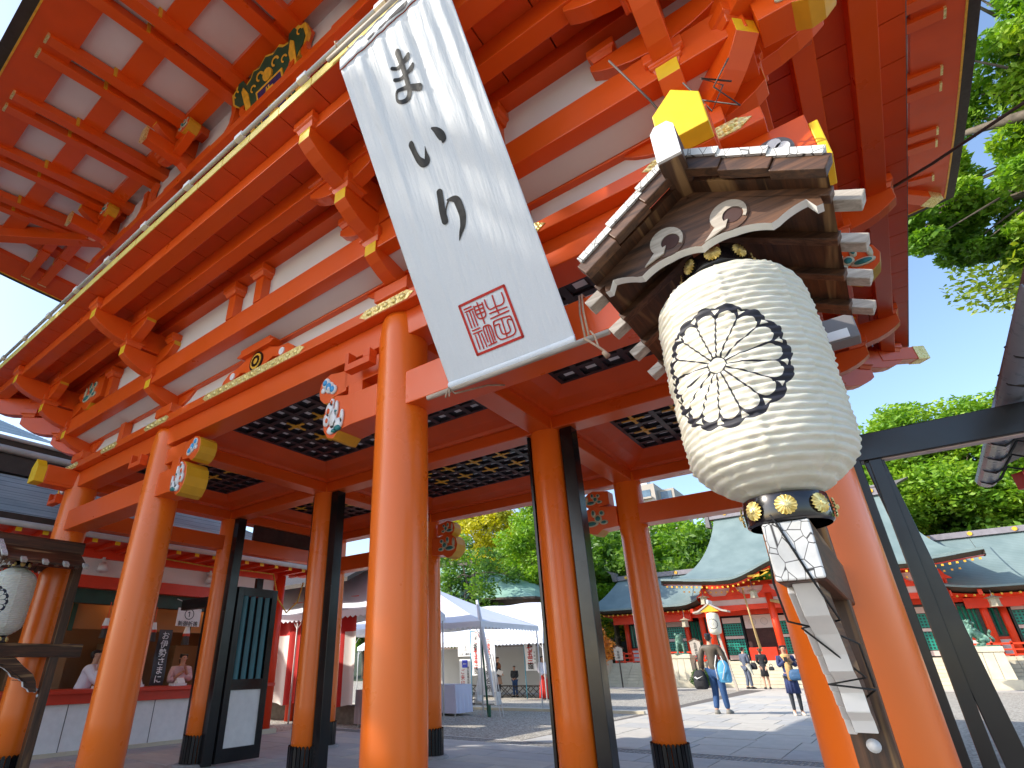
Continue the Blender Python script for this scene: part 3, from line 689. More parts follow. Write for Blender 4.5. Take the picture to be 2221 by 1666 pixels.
# ================================================================== BANNER
BO = Vector((0.762, -0.27, 3.52)); BU = Vector((1.10, 0, 0)); BV = Vector((-0.09, -1.33, 2.49)); BN = BU.cross(BV).normalized()
if BN.y > 0: BN = -BN
def bfold(u, v):
    k = max(0.0, v - 0.12) ** 1.3
    a = 0.014 * math.sin(u * 34 + 1.4 * v) + 0.010 * math.sin(u * 61 + 2.3) * v + 0.012 * math.sin(u * 19 - 1.0)
    e = 0.018 * max(0, abs(u - .5) - .43) / .07
    return a * k * (0.85 if v < .9 else 0.85 * max(.25, 1 - (v - .9) * 7)) + 0.010 * math.sin(v * 5.0 + u * 3) - e * 0.3
def bpt(u, v, off=0.0):
    sag = -0.05 * math.sin(math.pi * min(1, max(0, v)))
    return BO + BU * u + BV * v + BN * (bfold(u, v) + off) + Vector((0, 0, 0)) + Vector((0, 0.0, sag * 0.4))
def cloth_mat():
    n = N('white_banner_cloth'); f = n.noise(60, 3, n.map((4, 4, 1)))
    n.col(n.ramp(f, [(0.2, (0.66, 0.70, 0.74)), (0.8, (0.74, 0.78, 0.82))])); n.set(Roughness=0.55)
    n.b.inputs['Transmission Weight'].default_value = 0.0; n.b.inputs['Sheen Weight'].default_value = 0.2
    n.bump(n.noise(7, 4, n.map((3.0, .35, .35))), 0.35, 0.03); return n.m
CLOTH = cloth_mat()
ban = thing('hanging_banner', 'tall white cloth banner with black brushed hiragana and a red square seal', 'banner', tuple(BO))
m = MB().grid(lambda u, v: bpt(u, v * 1.0), 90, 60)
m.grid(lambda u, v: bpt(u, 1.0) + Vector((0, -0.012 - 0.01 * math.sin(v * 3), v * 0.20)), 90, 4)
cl = obj('banner_cloth', m, CLOTH, ban, True)
sm = cl.modifiers.new('thick', 'SOLIDIFY'); sm.thickness = 0.004; sm.offset = -1
m = MB().grid(lambda u, v: BO + BU * u + Vector((0, -0.028 * math.cos(math.pi * (v - .5)) - 0.002, -0.028 + 0.085 * (v)) ), 30, 6); obj('bottom_hem', m, CLOTH, ban, True)
rod = obj('banner_rod', MB().cyl((0.53, -.27, 3.50), (2.10, -.27, 3.50), 0.021, n=12), PALEW, ban, True)
rod2 = obj('banner_rod', MB().cyl((0.55, -1.645, 6.20), (1.90, -1.645, 6.20), 0.02, n=12), PALEW, ban, True)
def stroke(pts, name='brush_stroke'):
    """variable width ribbon on the cloth, smooth centre line"""
    P_ = []
    for i in range(len(pts) - 1):
        p0 = pts[max(0, i - 1)]; p1 = pts[i]; p2 = pts[i + 1]; p3 = pts[min(len(pts) - 1, i + 2)]
        for k in range(8):
            t = k / 8; P_.append(tuple(0.5 * ((2 * p1[q]) + (-p0[q] + p2[q]) * t + (2 * p0[q] - 5 * p1[q] + 4 * p2[q] - p3[q]) * t * t + (-p0[q] + 3 * p1[q] - 3 * p2[q] + p3[q]) * t ** 3) for q in range(3)))
    P_.append(tuple(pts[-1])); m = MB(); W_, H_ = BU.length, BV.length; rows = []
    for i, (u, v, w) in enumerate(P_):
        a = P_[max(0, i - 1)]; b = P_[min(len(P_) - 1, i + 1)]; d = Vector(((b[0] - a[0]) * W_, (b[1] - a[1]) * H_)); d.normalize() if d.length else None
        nx_, ny_ = -d.y, d.x; w = w / 0.9
        rows.append([(u + nx_ * w * q / W_, v + ny_ * w * q / H_) for q in (-1, -.33, .33, 1)])
    for i in range(len(rows) - 1):
        for q in range(3):
            m.add([bpt(*rows[i][q], .0045), bpt(*rows[i][q + 1], .0045), bpt(*rows[i + 1][q + 1], .0045), bpt(*rows[i + 1][q], .0045)], [(0, 1, 2, 3)])
    for (u, v, w) in (P_[0], P_[-1]):
        w = w / 0.9; m.add([bpt(u, v, .0048)] + [bpt(u + w * math.cos(t * math.pi / 8) / W_, v + w * math.sin(t * math.pi / 8) / H_, .0048) for t in range(16)], [(0, 1 + t, 1 + (t + 1) % 16) for t in range(16)])
    return m
INK = {'ma1': [(0.507, 0.919, 0.0253), (0.507, 0.892, 0.0228), (0.506, 0.863, 0.0212), (0.5, 0.831, 0.0212), (0.489, 0.807, 0.0212), (0.453, 0.795, 0.0182), (0.409, 0.796, 0.0142), (0.379, 0.807, 0.0111), (0.385, 0.821, 0.0101), (0.415, 0.829, 0.0121), (0.471, 0.825, 0.0152), (0.53, 0.811, 0.0223), (0.576, 0.8, 0.0253)], 'ma2': [(0.425, 0.893, 0.0131), (0.463, 0.886, 0.0121), (0.515, 0.886, 0.0131), (0.558, 0.89, 0.0202), (0.577, 0.895, 0.0152)], 'ma3': [(0.416, 0.86, 0.0131), (0.459, 0.855, 0.0121), (0.519, 0.855, 0.0131), (0.567, 0.859, 0.0172), (0.585, 0.864, 0.0121)], 'i1': [(0.363, 0.679, 0.0253), (0.37, 0.651, 0.0228), (0.383, 0.628, 0.0253), (0.41, 0.613, 0.0303), (0.442, 0.615, 0.0233), (0.452, 0.634, 0.0101), (0.46, 0.652, 0.002)], 'i2': [(0.558, 0.683, 0.0081), (0.585, 0.67, 0.0233), (0.603, 0.654, 0.0303), (0.61, 0.64, 0.0233), (0.602, 0.633, 0.0081)], 'ri1': [(0.452, 0.518, 0.0228), (0.439, 0.493, 0.0228), (0.426, 0.467, 0.0243), (0.419, 0.438, 0.0253)], 'ri3': [(0.426, 0.437, 0.0152), (0.449, 0.463, 0.0061), (0.493, 0.484, 0.0081)], 'ri2': [(0.489, 0.487, 0.0071), (0.548, 0.477, 0.0253), (0.56, 0.454, 0.0283), (0.557, 0.427, 0.0253), (0.535, 0.404, 0.0202), (0.501, 0.387, 0.0121), (0.474, 0.371, 0.0025)]}
for grp in (('ma1', 'ma2', 'ma3'), ('i1', 'i2'), ('ri1', 'ri2', 'ri3')):
    m = MB()
    for k in grp:
        q = stroke(INK[k]); m.add(q.v, q.f)
    tag(obj('ink_character', m, INKM, ban), None)
q = MB(); top_ = [(0.30, .012), (.36, .016), (.45, .014), (.55, .018), (.62, .03), (.67, .034), (.70, .02)]
q.loft([[BO + BU * u + BV + BN * bfold(u, 1) + Vector((0, -.022, .045 + w_)), BO + BU * u + BV + BN * bfold(u, 1) + Vector((0, -.022, .045 - w_))] for u, w_ in top_], 0, False, False); obj('ink_character', q, INKM, ban)
SEAL = [[(0.304, 0.204), (0.669, 0.205), (0.676, 0.06), (0.311, 0.059), (0.304, 0.204)], [(0.331, 0.19), (0.391, 0.19)], [(0.331, 0.182), (0.397, 0.182)], [(0.34, 0.176), (0.34, 0.135)], [(0.366, 0.18), (0.366, 0.134)], [(0.389, 0.176), (0.39, 0.135)], [(0.41, 0.187), (0.408, 0.164), (0.417, 0.151), (0.448, 0.147), (0.475, 0.152), (0.476, 0.168), (0.479, 0.187)], [(0.41, 0.185), (0.475, 0.183)], [(0.41, 0.174), (0.478, 0.173)], [(0.407, 0.163), (0.48, 0.162)], [(0.442, 0.193), (0.445, 0.132)], [(0.338, 0.126), (0.4, 0.126)], [(0.336, 0.117), (0.406, 0.117)], [(0.347, 0.111), (0.345, 0.071)], [(0.374, 0.115), (0.374, 0.069)], [(0.396, 0.109), (0.401, 0.07)], [(0.422, 0.081), (0.422, 0.119), (0.446, 0.125), (0.474, 0.122), (0.481, 0.113), (0.478, 0.079)], [(0.444, 0.123), (0.441, 0.073)], [(0.463, .122), (.462, .075)], [(0.419, 0.071), (0.485, 0.073)], [(0.503, 0.191), (0.504, 0.171), (0.521, 0.161), (0.562, 0.162)], [(0.567, 0.193), (0.565, 0.162), (0.569, 0.142)], [(0.637, 0.19), (0.636, 0.169), (0.612, 0.161), (0.565, 0.162)], [(0.506, 0.151), (0.639, 0.149)], [(0.5, 0.137), (0.644, 0.138)], [(0.507, 0.121), (0.5, 0.091), (0.513, 0.077), (0.536, 0.073), (0.608, 0.073), (0.636, 0.078), (0.644, 0.089), (0.642, 0.119), (0.621, 0.125), (0.523, 0.127), (0.507, 0.121)], [(0.511, 0.115), (0.545, 0.115), (0.542, 0.106), (0.546, 0.087), (0.586, 0.083), (0.608, 0.089), (0.607, 0.111), (0.62, 0.117), (0.641, 0.112)], [(0.573, 0.123), (0.569, 0.076)]]
m = MB()
for i, l in enumerate(SEAL):
    w = 0.0092 if i == 0 else 0.0052
    if i == 0:
        for a, b in zip(l, l[1:]): q = stroke([(*a, w), (*b, w)]); m.add(q.v, q.f)
    else:
        q = stroke([(*p, w) for p in l]); m.add(q.v, q.f)
obj('red_seal', m, REDI, ban)
cd = MB().tube([(1.93, -.27, 3.50), (1.905, -.24, 3.75), (1.90, -.19, 3.93), (1.90, 0, 3.95)], 0.008).tube([(1.96, -.28, 3.50), (1.935, -.25, 3.75), (1.92, -.19, 3.935), (1.92, 0, 3.95)], 0.008)
cd.tube([(1.93, -.30, 3.50), (1.99, -.31, 3.43), (2.03, -.31, 3.38), (2.07, -.31, 3.33)], 0.008).tube([(1.98, -.295, 3.54), (2.01, -.31, 3.48), (2.02, -.30, 3.40), (2.05, -.30, 3.36)], 0.007).cyl((2.05, -.31, 3.34), (2.075, -.31, 3.30), .014, .02, 8)
obj('tie_cord', cd, CORD, ban, True)
cd = MB().tube([(0.77, -.29, 3.50), (0.80, -.26, 3.46), (0.98, -.05, 3.56), (1.05, .1, 3.6)], 0.008).tube([(0.77, -.30, 3.51), (0.755, -.31, 3.45), (0.745, -.31, 3.42)], .007).tube([(0.775, -.30, 3.5), (0.785, -.31, 3.45), (.78, -.31, 3.42)], .007)
obj('tie_cord', cd, CORD, ban, True)
for x in (0.68, 1.25, 1.8): obj('tie_cord', MB().tube([(x, -1.66, 6.22), (x, -1.69, 6.27), (x, -1.65, 6.34), (x, -1.60, 6.30)], .007), CORD, ban, True)

# ================================================================== PLAQUE
PL = thing('name_plaque', 'carved green and gold plaque with a navy centre hanging under the upper eaves', 'plaque', (CXm + .04, -0.80, 9.55))
pt_ = R(-24); PW, PH = 0.55, 0.75
def ppl(a, b, t=0.0):  # plaque plane: a right, b up, t out
    a *= 1.18; b *= 1.12; return Vector((CXm + .17 + a, -0.63 - math.sin(-pt_) * b * .8 - t * math.cos(pt_), 9.10 + b * math.cos(pt_) - t * .4))
def pprism(m, poly, t0, t1, mi=0): m.prism(poly, lambda a, b, t: ppl(a, b, t), t0, t1, mi)
wing = [(.60, .80), (.66, .96), (.80, .98), (.86, .88), (.98, .86), (1.0, .66), (.90, .54), (.78, .50), (.70, .42)]
out = [(-.58, -.80), (.58, -.80), (.62, -.5), (.60, 0), (.66, .42)] + wing[::-1][0:] + [(.45, .84), (.35, .93), (.2, .88), (0, .98), (-.2, .88), (-.35, .93), (-.45, .84)] + [(-a, b) for a, b in wing] + [(-.66, .42), (-.60, 0), (-.62, -.5)]
out = [(a * .78, b * .78) for a, b in out]
m = MB(); pprism(m, out, -.03, .03); bk = obj('gold_border', m, GOLDP, PL)
m = MB(); pprism(m, [(a * .93, b * .95) for a, b in out], .031, .045); obj('green_field', m, paint('green_enamel', (0.01, 0.07, 0.035), .4, .2, 8, .05), PL)
m = MB(); pprism(m, [(-.27, -.55), (.27, -.55), (.27, .34), (-.27, .34)], .046, .07, 0); pprism(m, [(-.235, -.52), (.235, -.52), (.235, .305), (-.235, .305)], .071, .075, 1); obj('navy_field', m, [GOLDP, NAVY], PL)
m = MB()
for s_ in (-1, 1):
    pprism(m, [(s_ * .47, -.62), (s_ * .41, -.62), (s_ * .42, .45), (s_ * .49, .60), (s_ * .54, .55)][::s_], .046, .062)
    for (cx_, cz_, r_) in ((.16, .52, .09), (.32, .44, .07), (.36, .12, .06), (.35, -.1, .05), (.36, -.3, .06), (.66, .6, .07)):
        a = [(cx_ * s_ + r_ * math.cos(t) * (1 - t * .08), cz_ + r_ * math.sin(t) * (1 - t * .08)) for t in [k * .45 for k in range(11)]]
        b = [(cx_ * s_ + r_ * .6 * math.cos(t) * (1 - t * .1), cz_ + r_ * .6 * math.sin(t) * (1 - t * .1)) for t in [k * .45 for k in range(11)]]
        for i in range(10): m.add([ppl(*a[i], .055), ppl(*a[i + 1], .055), ppl(*b[i + 1], .055), ppl(*b[i], .055)], [(0, 1, 2, 3)])
obj('gold_scrolls', m, GOLDP, PL)
m = MB(); pprism(m, [( .085 * (1 + .08 * (k % 2)) * math.cos(k * math.pi / 16), .44 + .085 * (1 + .08 * (k % 2)) * math.sin(k * math.pi / 16)) for k in range(32)], .046, .075); obj('gold_chrysanthemum', m, GOLDP, PL)
for ch, zz in (('生', .17), ('田', -.02), ('神', -.21), ('社', -.40)):
    me = text_mesh(ch, .22, .03); me.materials.append(GOLDP)
    o = place('gold_character', me, PL, ppl(0, zz, .085), (R(19.6), 0, 0))

# ================================================================== LANTERNS ON POSTS
def shader_lantern():
    n = N('ribbed_paper_lantern'); X, Y, Z = n.sep()
    # crest centred on the -Y side of the body, local origin at the lantern centre
    u = n.math('MULTIPLY', n.math('ARCTAN2', X, n.math('MULTIPLY', Y, -1.0)), 0.262 / 1.32); v = n.math('DIVIDE', n.math('SUBTRACT', Z, -0.035), 1.32)
    r = n.math('SQRT', n.math('ADD', n.math('MULTIPLY', u, u), n.math('MULTIPLY', v, v)))
    th = n.math('ARCTAN2', v, u); K = math.pi / 8
    def fold(off):
        f = n.math('SUBTRACT', n.math('FRACT', n.math('ADD', n.math('DIVIDE', th, K), 20.5 + off)), 0.5); return n.math('MULTIPLY', f, K)
    a = fold(0.0); px = n.math('MULTIPLY', r, n.math('COSINE', a)); py = n.math('ABSOLUTE', n.math('MULTIPLY', r, n.math('SINE', a)))
    Ro = 0.176; rc = 0.127; tp = math.tan(K / 2)
    hw = n.math('SUBTRACT', n.math('MULTIPLY', px, tp), 0.0022)
    in_w = n.math('MULTIPLY', n.math('LESS_THAN', py, hw), n.math('LESS_THAN', px, rc))
    dx = n.math('SUBTRACT', px, rc); d2 = n.math('SQRT', n.math('ADD', n.math('MULTIPLY', dx, dx), n.math('MULTIPLY', py, py)))
    in_c = n.math('LESS_THAN', d2, rc * tp - 0.0022)
    a2 = fold(0.5); qx = n.math('MULTIPLY', r, n.math('COSINE', a2)); qy = n.math('ABSOLUTE', n.math('MULTIPLY', r, n.math('SINE', a2)))
    tri = n.math('MULTIPLY', n.math('LESS_THAN', qy, n.math('MULTIPLY', n.math('SUBTRACT', qx, 0.141), 0.55)), n.math('LESS_THAN', qx, 0.158))
    white = n.math('MAXIMUM', n.math('MAXIMUM', in_w, in_c), tri); hub = n.math('LESS_THAN', r, 0.021)
    ringd = n.math('MULTIPLY', n.math('LESS_THAN', r, 0.024), n.math('GREATER_THAN', r, 0.0205))
    white = n.math('MULTIPLY', n.math('MAXIMUM', white, hub), n.math('SUBTRACT', 1.0, ringd))
    outer = n.math('ADD', Ro - 0.014, n.math('MULTIPLY', n.math('ABSOLUTE', n.math('COSINE', n.math('MULTIPLY', th, 8.0))), 0.012))
    dark = n.math('MULTIPLY', n.math('LESS_THAN', r, outer), n.math('SUBTRACT', 1.0, white)); dark = n.math('MULTIPLY', dark, n.math('LESS_THAN', Y, 0.0))
    paper = n.ramp(n.noise(14, 6, n.map((1, 1, 3))), [(0.3, (0.60, 0.575, 0.47)), (0.7, (0.68, 0.655, 0.56))])
    n.col(n.mix(dark, paper, (0.012, 0.012, 0.022))); n.set(Roughness=0.62)
    n.b.inputs['Subsurface Weight'].default_value = 0.25; n.b.inputs['Subsurface Radius'].default_value = (0.08, 0.05, 0.02); n.b.inputs['Subsurface Scale'].default_value = 0.3
    n.bump(n.noise(45, 4, n.map((1, 1, 4))), 0.25, 0.004); return n.m
PAPER = shader_lantern()
LACQ = paint('glossy_black_band', (0.010, 0.008, 0.010), 0.10, 0.2, 5, 0.0, coat=0.6)
def flower_mesh(r=0.032):
    m = MB(); n = 32
    vs = [(0, -0.014, 0)]; 
    for k in range(n):
        t = 2 * math.pi * k / n; rr = r * (1.0 if k % 2 else .94); vs.append((rr * .3 * math.cos(t), -0.010, rr * .3 * math.sin(t)))
    for k in range(n):
        t = 2 * math.pi * k / n; rr = r * (1.0 if k % 2 else .93); vs.append((rr * math.cos(t), -0.002 if k % 2 else -.008, rr * math.sin(t)))
    fs = [(0, 1 + k, 1 + (k + 1) % n) for k in range(n)] + [(1 + k, 1 + n + k, 1 + n + (k + 1) % n, 1 + (k + 1) % n) for k in range(n)]
    m.add(vs, fs); m.lathe([(.008, -.004), (.008, .004), (.001, .006)], n=8); k = len(m.v) - 24
    for q in range(k, len(m.v)): a, b, c = m.v[q]; m.v[q] = (a, -.012 - c, b)
    return m.mesh('gold_flower_stud', GOLD)
STUD = flower_mesh()
def lantern(x, y, z0, face, label, group):
    H = 0.93; cz = z0 + H / 2
    t = thing('paper_lantern', label, 'lantern', (x, y, cz), face, group, local=True)
    rings = []; NR = 168; NA = 128; ribs = 37
    for j in range(NR + 1):
        f = j / NR; z = -H / 2 + f * H
        e = abs(2 * f - 1); R0 = 0.272 * (1 - 0.60 * max(0, (e - 0.62) / 0.38) ** 2.1 - 0.06 * e * e)
        if f < .5: R0 *= 0.985
        ph = (f * ribs) % 1.0; rr = R0 - 0.012 * (1 - abs(math.sin(math.pi * ph)) ** 0.6)
        ring_ = []
        for i in range(NA):
            a = 2 * math.pi * i / NA; seam = 0.0
            for q in range(8):
                dd = abs((a - q * math.pi / 4 - 0.3 + math.pi) % (2 * math.pi) - math.pi); seam += 0.0055 * math.exp(-(dd / 0.025) ** 2)
            wob = 0.0016 * math.sin(a * 9 + f * 50) + 0.0012 * math.sin(a * 23 - f * 90)
            ring_.append(((rr + seam + wob) * math.cos(a), (rr + seam + wob) * math.sin(a), z + 0.0012 * math.sin(a * 5 + j)))
        rings.append(ring_)
    m = MB(); m.loft(rings, 0, False); obj('paper_body', m, PAPER, t, True)
    for s_, zz in ((-1, -H / 2), (1, H / 2)):
        m = MB().lathe([(0.118, 0), (0.126, 0.006), (0.128, 0.05), (0.124, 0.09), (0.108, 0.09), (0.106, 0.0)], (0, 0, zz - (0.085 if s_ < 0 else 0.005)), 48, caps=False); m.cyl((0, 0, zz + s_ * .03), (0, 0, zz + s_ * .036), .108, n=32)
        b = obj('black_band', m, LACQ, t, True, bevel=.002)
        zc = zz - .085 + .045 if s_ < 0 else zz + .04
        for q in range(8):
            a = q * math.pi / 4 + 0.32; place('gold_flower_stud', STUD, b, (0.1275 * math.sin(a), -0.1275 * math.cos(a), zc), (0, 0, a))
    return t
def lantern_stand(x, y, label, group):
    """post at (x,y); roof and arm reach towards -Y"""
    t = thing('lantern_stand', label, 'lantern stand', (x, y, 0), 0, group, local=True)
    obj('post', MB().box(-.065, .065, -.06, .06, 0, 3.02), WOODZ, t, bevel=.006)
    bt = MB().lathe([(.001, 0), (.023, .0), (.023, .006), (.017, .008), (.016, .016), (.001, .018)], n=16)
    for k in range(len(bt.v)): a, b, c = bt.v[k]; bt.v[k] = (a, -.06 - c, 1.22 + b)
    obj('bolt', bt, STEEL, t, True)
    # arm with cracked white end
    a_ = obj('arm', MB().box(-.068, .068, -.86, .35, 1.72, 1.90), WOODY, t, bevel=.01); obj('white_end', MB().box(-.066, .066, -.872, -.858, 1.722, 1.898), CRACK, a_, bevel=.006)
    # carved white wave bracket below the arm
    wv = MB(); pts = [(0.80, 1.72), (0.70, 1.63), (0.58, 1.58), (0.50, 1.52), (0.46, 1.47), (0.36, 1.44), (0.30, 1.40), (0.28, 1.34), (0.22, 1.31), (0.19, 1.27)]
    poly = [(-a, b) for a, b in pts] + [(-.10, 1.27), (-.14, 1.40), (-.20, 1.50), (-.34, 1.60), (-.48, 1.72)]
    wv.prism(poly, lambda a, b, q: (q, a, b), -.036, .036)
    wv.mi = [0, 0] + [1] * len(poly); cb = obj('carved_brace', wv, [WOODY, WHIT], t, bevel=.004)
    # a second, longer white knotted brace down the face of the post
    seg = [(-.70, 1.72), (-.52, 1.60), (-.42, 1.535), (-.33, 1.475), (-.25, 1.42), (-.19, 1.37), (-.13, 1.325), (-.075, 1.27)]
    s2 = MB()
    for i in range(len(seg) - 1):
        (y0, z0), (y1, z1) = seg[i], seg[i + 1]; s2.bar((-.050, y0, z0), (-.050, y1, z1 + .006), .024, .044, (0, 1, 1), 0, .030, .058)
    obj('white_scroll', s2, WHIT, t, bevel=.005)
    w = MB().tube([(-.07, -.85, 1.95), (-.03, -.88, 1.92), (.03, -.875, 1.72), (.05, -.60, 1.62), (-.06, -.62, 1.60), (.06, -.40, 1.45), (-.05, -.42, 1.43), (.07, -.3, 1.41), (.0, -.2, 1.36)], .0035, 5)
    w.tube([(-.05, -.86, 1.94), (-.075, -.86, 1.72), (-.09, -.66, 1.62), (.02, -.58, 1.585), (.075, -.5, 1.55), (.07, -.3, 1.42)], .0035, 5); obj('black_wire', w, INKM, t, True)
    obj('arm_peg', MB().cyl((.0, -.76, 1.90), (.0, -.76, 2.0), .016, n=8).cyl((.04, -.70, 1.9), (.04, -.7, 2.0), .016, n=8), PALEW, t, True)
    # roof: ridge, two board slopes with stepped barge boards, rafters, gable board
    HX, ZE, ZR, Y0, Y1 = .425, 2.955, 3.215, -1.10, -.02
    for s_ in (-1, 1):
        m = MB(); m.add([(0, Y0 + .05, ZR), (s_ * HX, Y0 + .05, ZE), (s_ * HX, Y1, ZE), (0, Y1, ZR), (0, Y0 + .05, ZR + .03), (s_ * HX, Y0 + .05, ZE + .03), (s_ * HX, Y1, ZE + .03), (0, Y1, ZR + .03)],
              [(0, 1, 2, 3), (7, 6, 5, 4), (0, 4, 5, 1), (1, 5, 6, 2), (2, 6, 7, 3), (3, 7, 4, 0)]); rf = obj('roof_slope', m, WOODY, t)
        for k in range(4):
            yy = Y0 + .14 + k * .27
            m = MB().bar((0, yy, ZR - .012), (s_ * (HX + .0), yy, ZE - .012), .05, .04); obj('rafter', m, WOODX, rf, bevel=.003)
            m = MB().bar((s_ * (HX - .02), yy + .1, ZE + .05), (s_ * (HX + .085), yy + .1, ZE - .010), .07, .045); obj('batten_end', m, PALEW, rf, bevel=.004)
        for k in range(3):       # stepped barge boards
            f0, f1 = k / 3, (k + 1.06) / 3; lift_ = .024 * (2 - k) * 0 + .0
            a = Vector((s_ * HX * f0 * 1.02, Y0 + .008 * k, ZR + .04 - (ZR - ZE) * f0 - .012 * k)); b = Vector((s_ * HX * min(1.02, f1), Y0 + .008 * k, ZR + .04 - (ZR - ZE) * min(1.02, f1) - .012 * k))
            m = MB().bar(a, b, .05, .062); bb = obj('barge_board', m, WOODX, t, bevel=.004)
            dn = (b - a).normalized(); up_ = Vector((0, 0, 1)); m = MB().bar(a + Vector((0, -.004, .043)), b + Vector((0, -.004, .043)), .066, .030); obj('white_edge', m, CRACK, bb)
    m = MB(); m.prism([(-.045, 3.20), (.045, 3.20), (.045, 3.36), (.025, 3.39), (-.025, 3.39), (-.045, 3.36)], lambda a, b, q: (a, q, b), -1.20, .02); rg = obj('ridge_beam', m, WOODY, t, bevel=.004)
    m = MB(); m.prism([(-.044, 3.205), (.044, 3.205), (.044, 3.358), (.024, 3.387), (-.024, 3.387), (-.044, 3.358)], lambda a, b, q: (a, q, b), -1.214, -1.20); obj('white_end', m, WHIT, rg)
    # gable board with two curl cut-outs and a wavy white lower edge
    def edge(xx):
        a = abs(xx); return 2.905 + .045 * abs(math.sin(math.pi * min(1, a / .36) * 1.5)) ** .8 * (1 if a < .36 else 0) + .03 * max(0, 1 - a / .12)
    xs = [i / 40 * .39 * 2 - .39 for i in range(41)]
    def sl(xx): return ZR - .03 - (ZR - ZE) * abs(xx) / HX
    YG = -.985; holes = [(-.115, 3.02), (.115, 3.02)]
    m = MB(); poly = [(xx, edge(xx)) for xx in xs] + [(.39, sl(.39)), (.25, sl(.25)), (0, sl(0)), (-.25, sl(-.25)), (-.39, sl(-.39))]
    m.prism(poly, lambda a, b, q: (a, YG + q, b), 0, .045); n_ = len(poly); m.mi = [0, 0] + [1 if i < 40 else 0 for i in range(n_)]
    gb = obj('gable_board', m, [WOODX, WHIT], t)
    for hx, hz in holes:
        sg = 1 if hx > 0 else -1; m = MB()
        m.prism(blob(hx, hz, .070, 24), lambda a, b, q: (a, YG - q, b), .0, .004, 0)
        m.prism([(hx + .064 * math.cos(t_), hz + .064 * math.sin(t_)) for t_ in [k * .25 - .6 for k in range(18)]] + [(hx + .014 + .036 * math.cos(t_), hz - .010 + .036 * math.sin(t_)) for t_ in [k * .25 - .6 for k in range(18)][::-1]], lambda a, b, q: (a, YG - q, b), .004, .010, 1)
        m.prism([(hx - .02, hz - .052), (hx - .10 * 1, hz - .080), (hx - .05, hz - .03), (hx - .005, hz - .02)], lambda a, b, q: (a, YG - q, b), .004, .011, 1)
        m.prism(blob(hx + .012, hz - .008, .033, 18), lambda a, b, q: (a, YG - q, b), .004, .006, 2); obj('curl_cut', m, [WOODX, PALEW, DARK], gb)
    obj('tie_plank', MB().box(-.05, .05, -.97, -.06, 2.98, 3.02), paint('reddish_wood', (0.16, 0.035, 0.015), .5, .2, 6, .1) if 'reddish_wood' not in MATS else MATS['reddish_wood'], t)
    obj('hook', MB().tube([(0, -.76, 2.99), (.02, -.76, 2.96), (0, -.76, 2.935), (-.02, -.76, 2.95)], .006), INKM, t, True)
    return t
gS, gL = 'roofed lantern stands either side of the gate front', 'paper lanterns on the gate stands'
lantern_stand(2.888, -0.50, 'roofed brown timber lantern stand before the right front column', gS)
lantern(2.893, -1.26, 1.985, R(-12), 'big ribbed cream paper lantern with a black chrysanthemum crest, in front of the right column', gL)
lantern_stand(-6.98, 0.10, 'roofed timber lantern stand at the left picture edge before the leftmost column', gS)
lantern(-6.98, -0.66, 1.985, R(25), 'cream paper lantern half cut off at the left picture edge', gL)
tag(obj('wire', MB().tube([(4.2, 3.2, 6.2), (4.6, 2.6, 5.9), (5.4, 1.8, 5.65), (7.2, 0.6, 5.8)], .016, 6), paint('dark_wire', (0.06, 0.045, 0.04), .6, .1, 5, 0), None, True, origin=(4.2, 3.2, 6.2)), 'thin dark wire running from the gate corner across the sky', 'wire')
tag(obj('wire', MB().tube([(2.6, -.9, 5.1), (2.75, -.75, 4.75), (2.9, -.5, 4.4), (3.0, -.42, 4.25), (2.95, -.5, 3.2)], .007, 5).tube([(2.95, -.6, 4.9), (3.05, -.45, 4.7), (3.15, -.55, 4.75), (3.05, -.6, 4.85), (3.2, -.5, 4.8)], .006, 5).tube([(3.0, -.5, 4.8), (3.2, -.42, 4.66), (3.1, -.6, 4.72), (3.22, -.62, 4.86)], .006, 5), MATS['dark_wire'], None, True, origin=(2.6, -.9, 5.1)), 'tangled loose wire beside the carved medallion of the right corner', 'wire')
# ================================================================== GROUND
def gravel_mat(name, c0, c1, sc_=45.0):
    n = N(name); v = n.voro(sc_, out=1); f = n.noise(2.0, 5)
    g = n.new('ShaderNodeSeparateColor'); n.put(g.inputs[0], v)
    c = n.ramp(g.outputs[0], [(0.1, tuple(x * .55 for x in c0)), (0.5, c0), (0.95, c1)])
    n.col(n.mix(n.math('MULTIPLY', f, 0.35), c, tuple(x * .6 for x in c0))); n.set(Roughness=0.9); n.bump(n.voro(sc_), 0.6, 0.02); return n.m
GRAV = gravel_mat('courtyard_gravel', (0.36, 0.33, 0.28), (0.62, 0.58, 0.50), 26)
def stone_mat(name, c0, c1, rough=0.75, sc_=2.5):
    n = N(name); f = n.noise(sc_, 8, rough=0.65); g = n.noise(90, 3)
    c = n.ramp(f, [(0.3, c0), (0.7, c1)]); n.col(n.mix(n.math('MULTIPLY', g, 0.3), c, tuple(x * .6 for x in c0))); n.set(Roughness=rough); n.bump(g, 0.25, 0.006); return n.m
PAVE = stone_mat('granite_paving', (0.42, 0.41, 0.39), (0.55, 0.54, 0.51)); PAVE2 = stone_mat('granite_paving_warm', (0.50, 0.47, 0.41), (0.64, 0.60, 0.53)); STONE = stone_mat('pale_granite', (0.56, 0.50, 0.37), (0.72, 0.66, 0.50), .8, 1.6)
SOIL = stone_mat('shaded_soil', (0.10, 0.09, 0.08), (0.18, 0.16, 0.14), .95)  # dark soil bed under the paving stones
struct('ground', MB().add([(-160, -60, -.004), (160, -60, -.004), (160, 260, -.004), (-160, 260, -.004)], [(0, 1, 2, 3)]), GRAV)
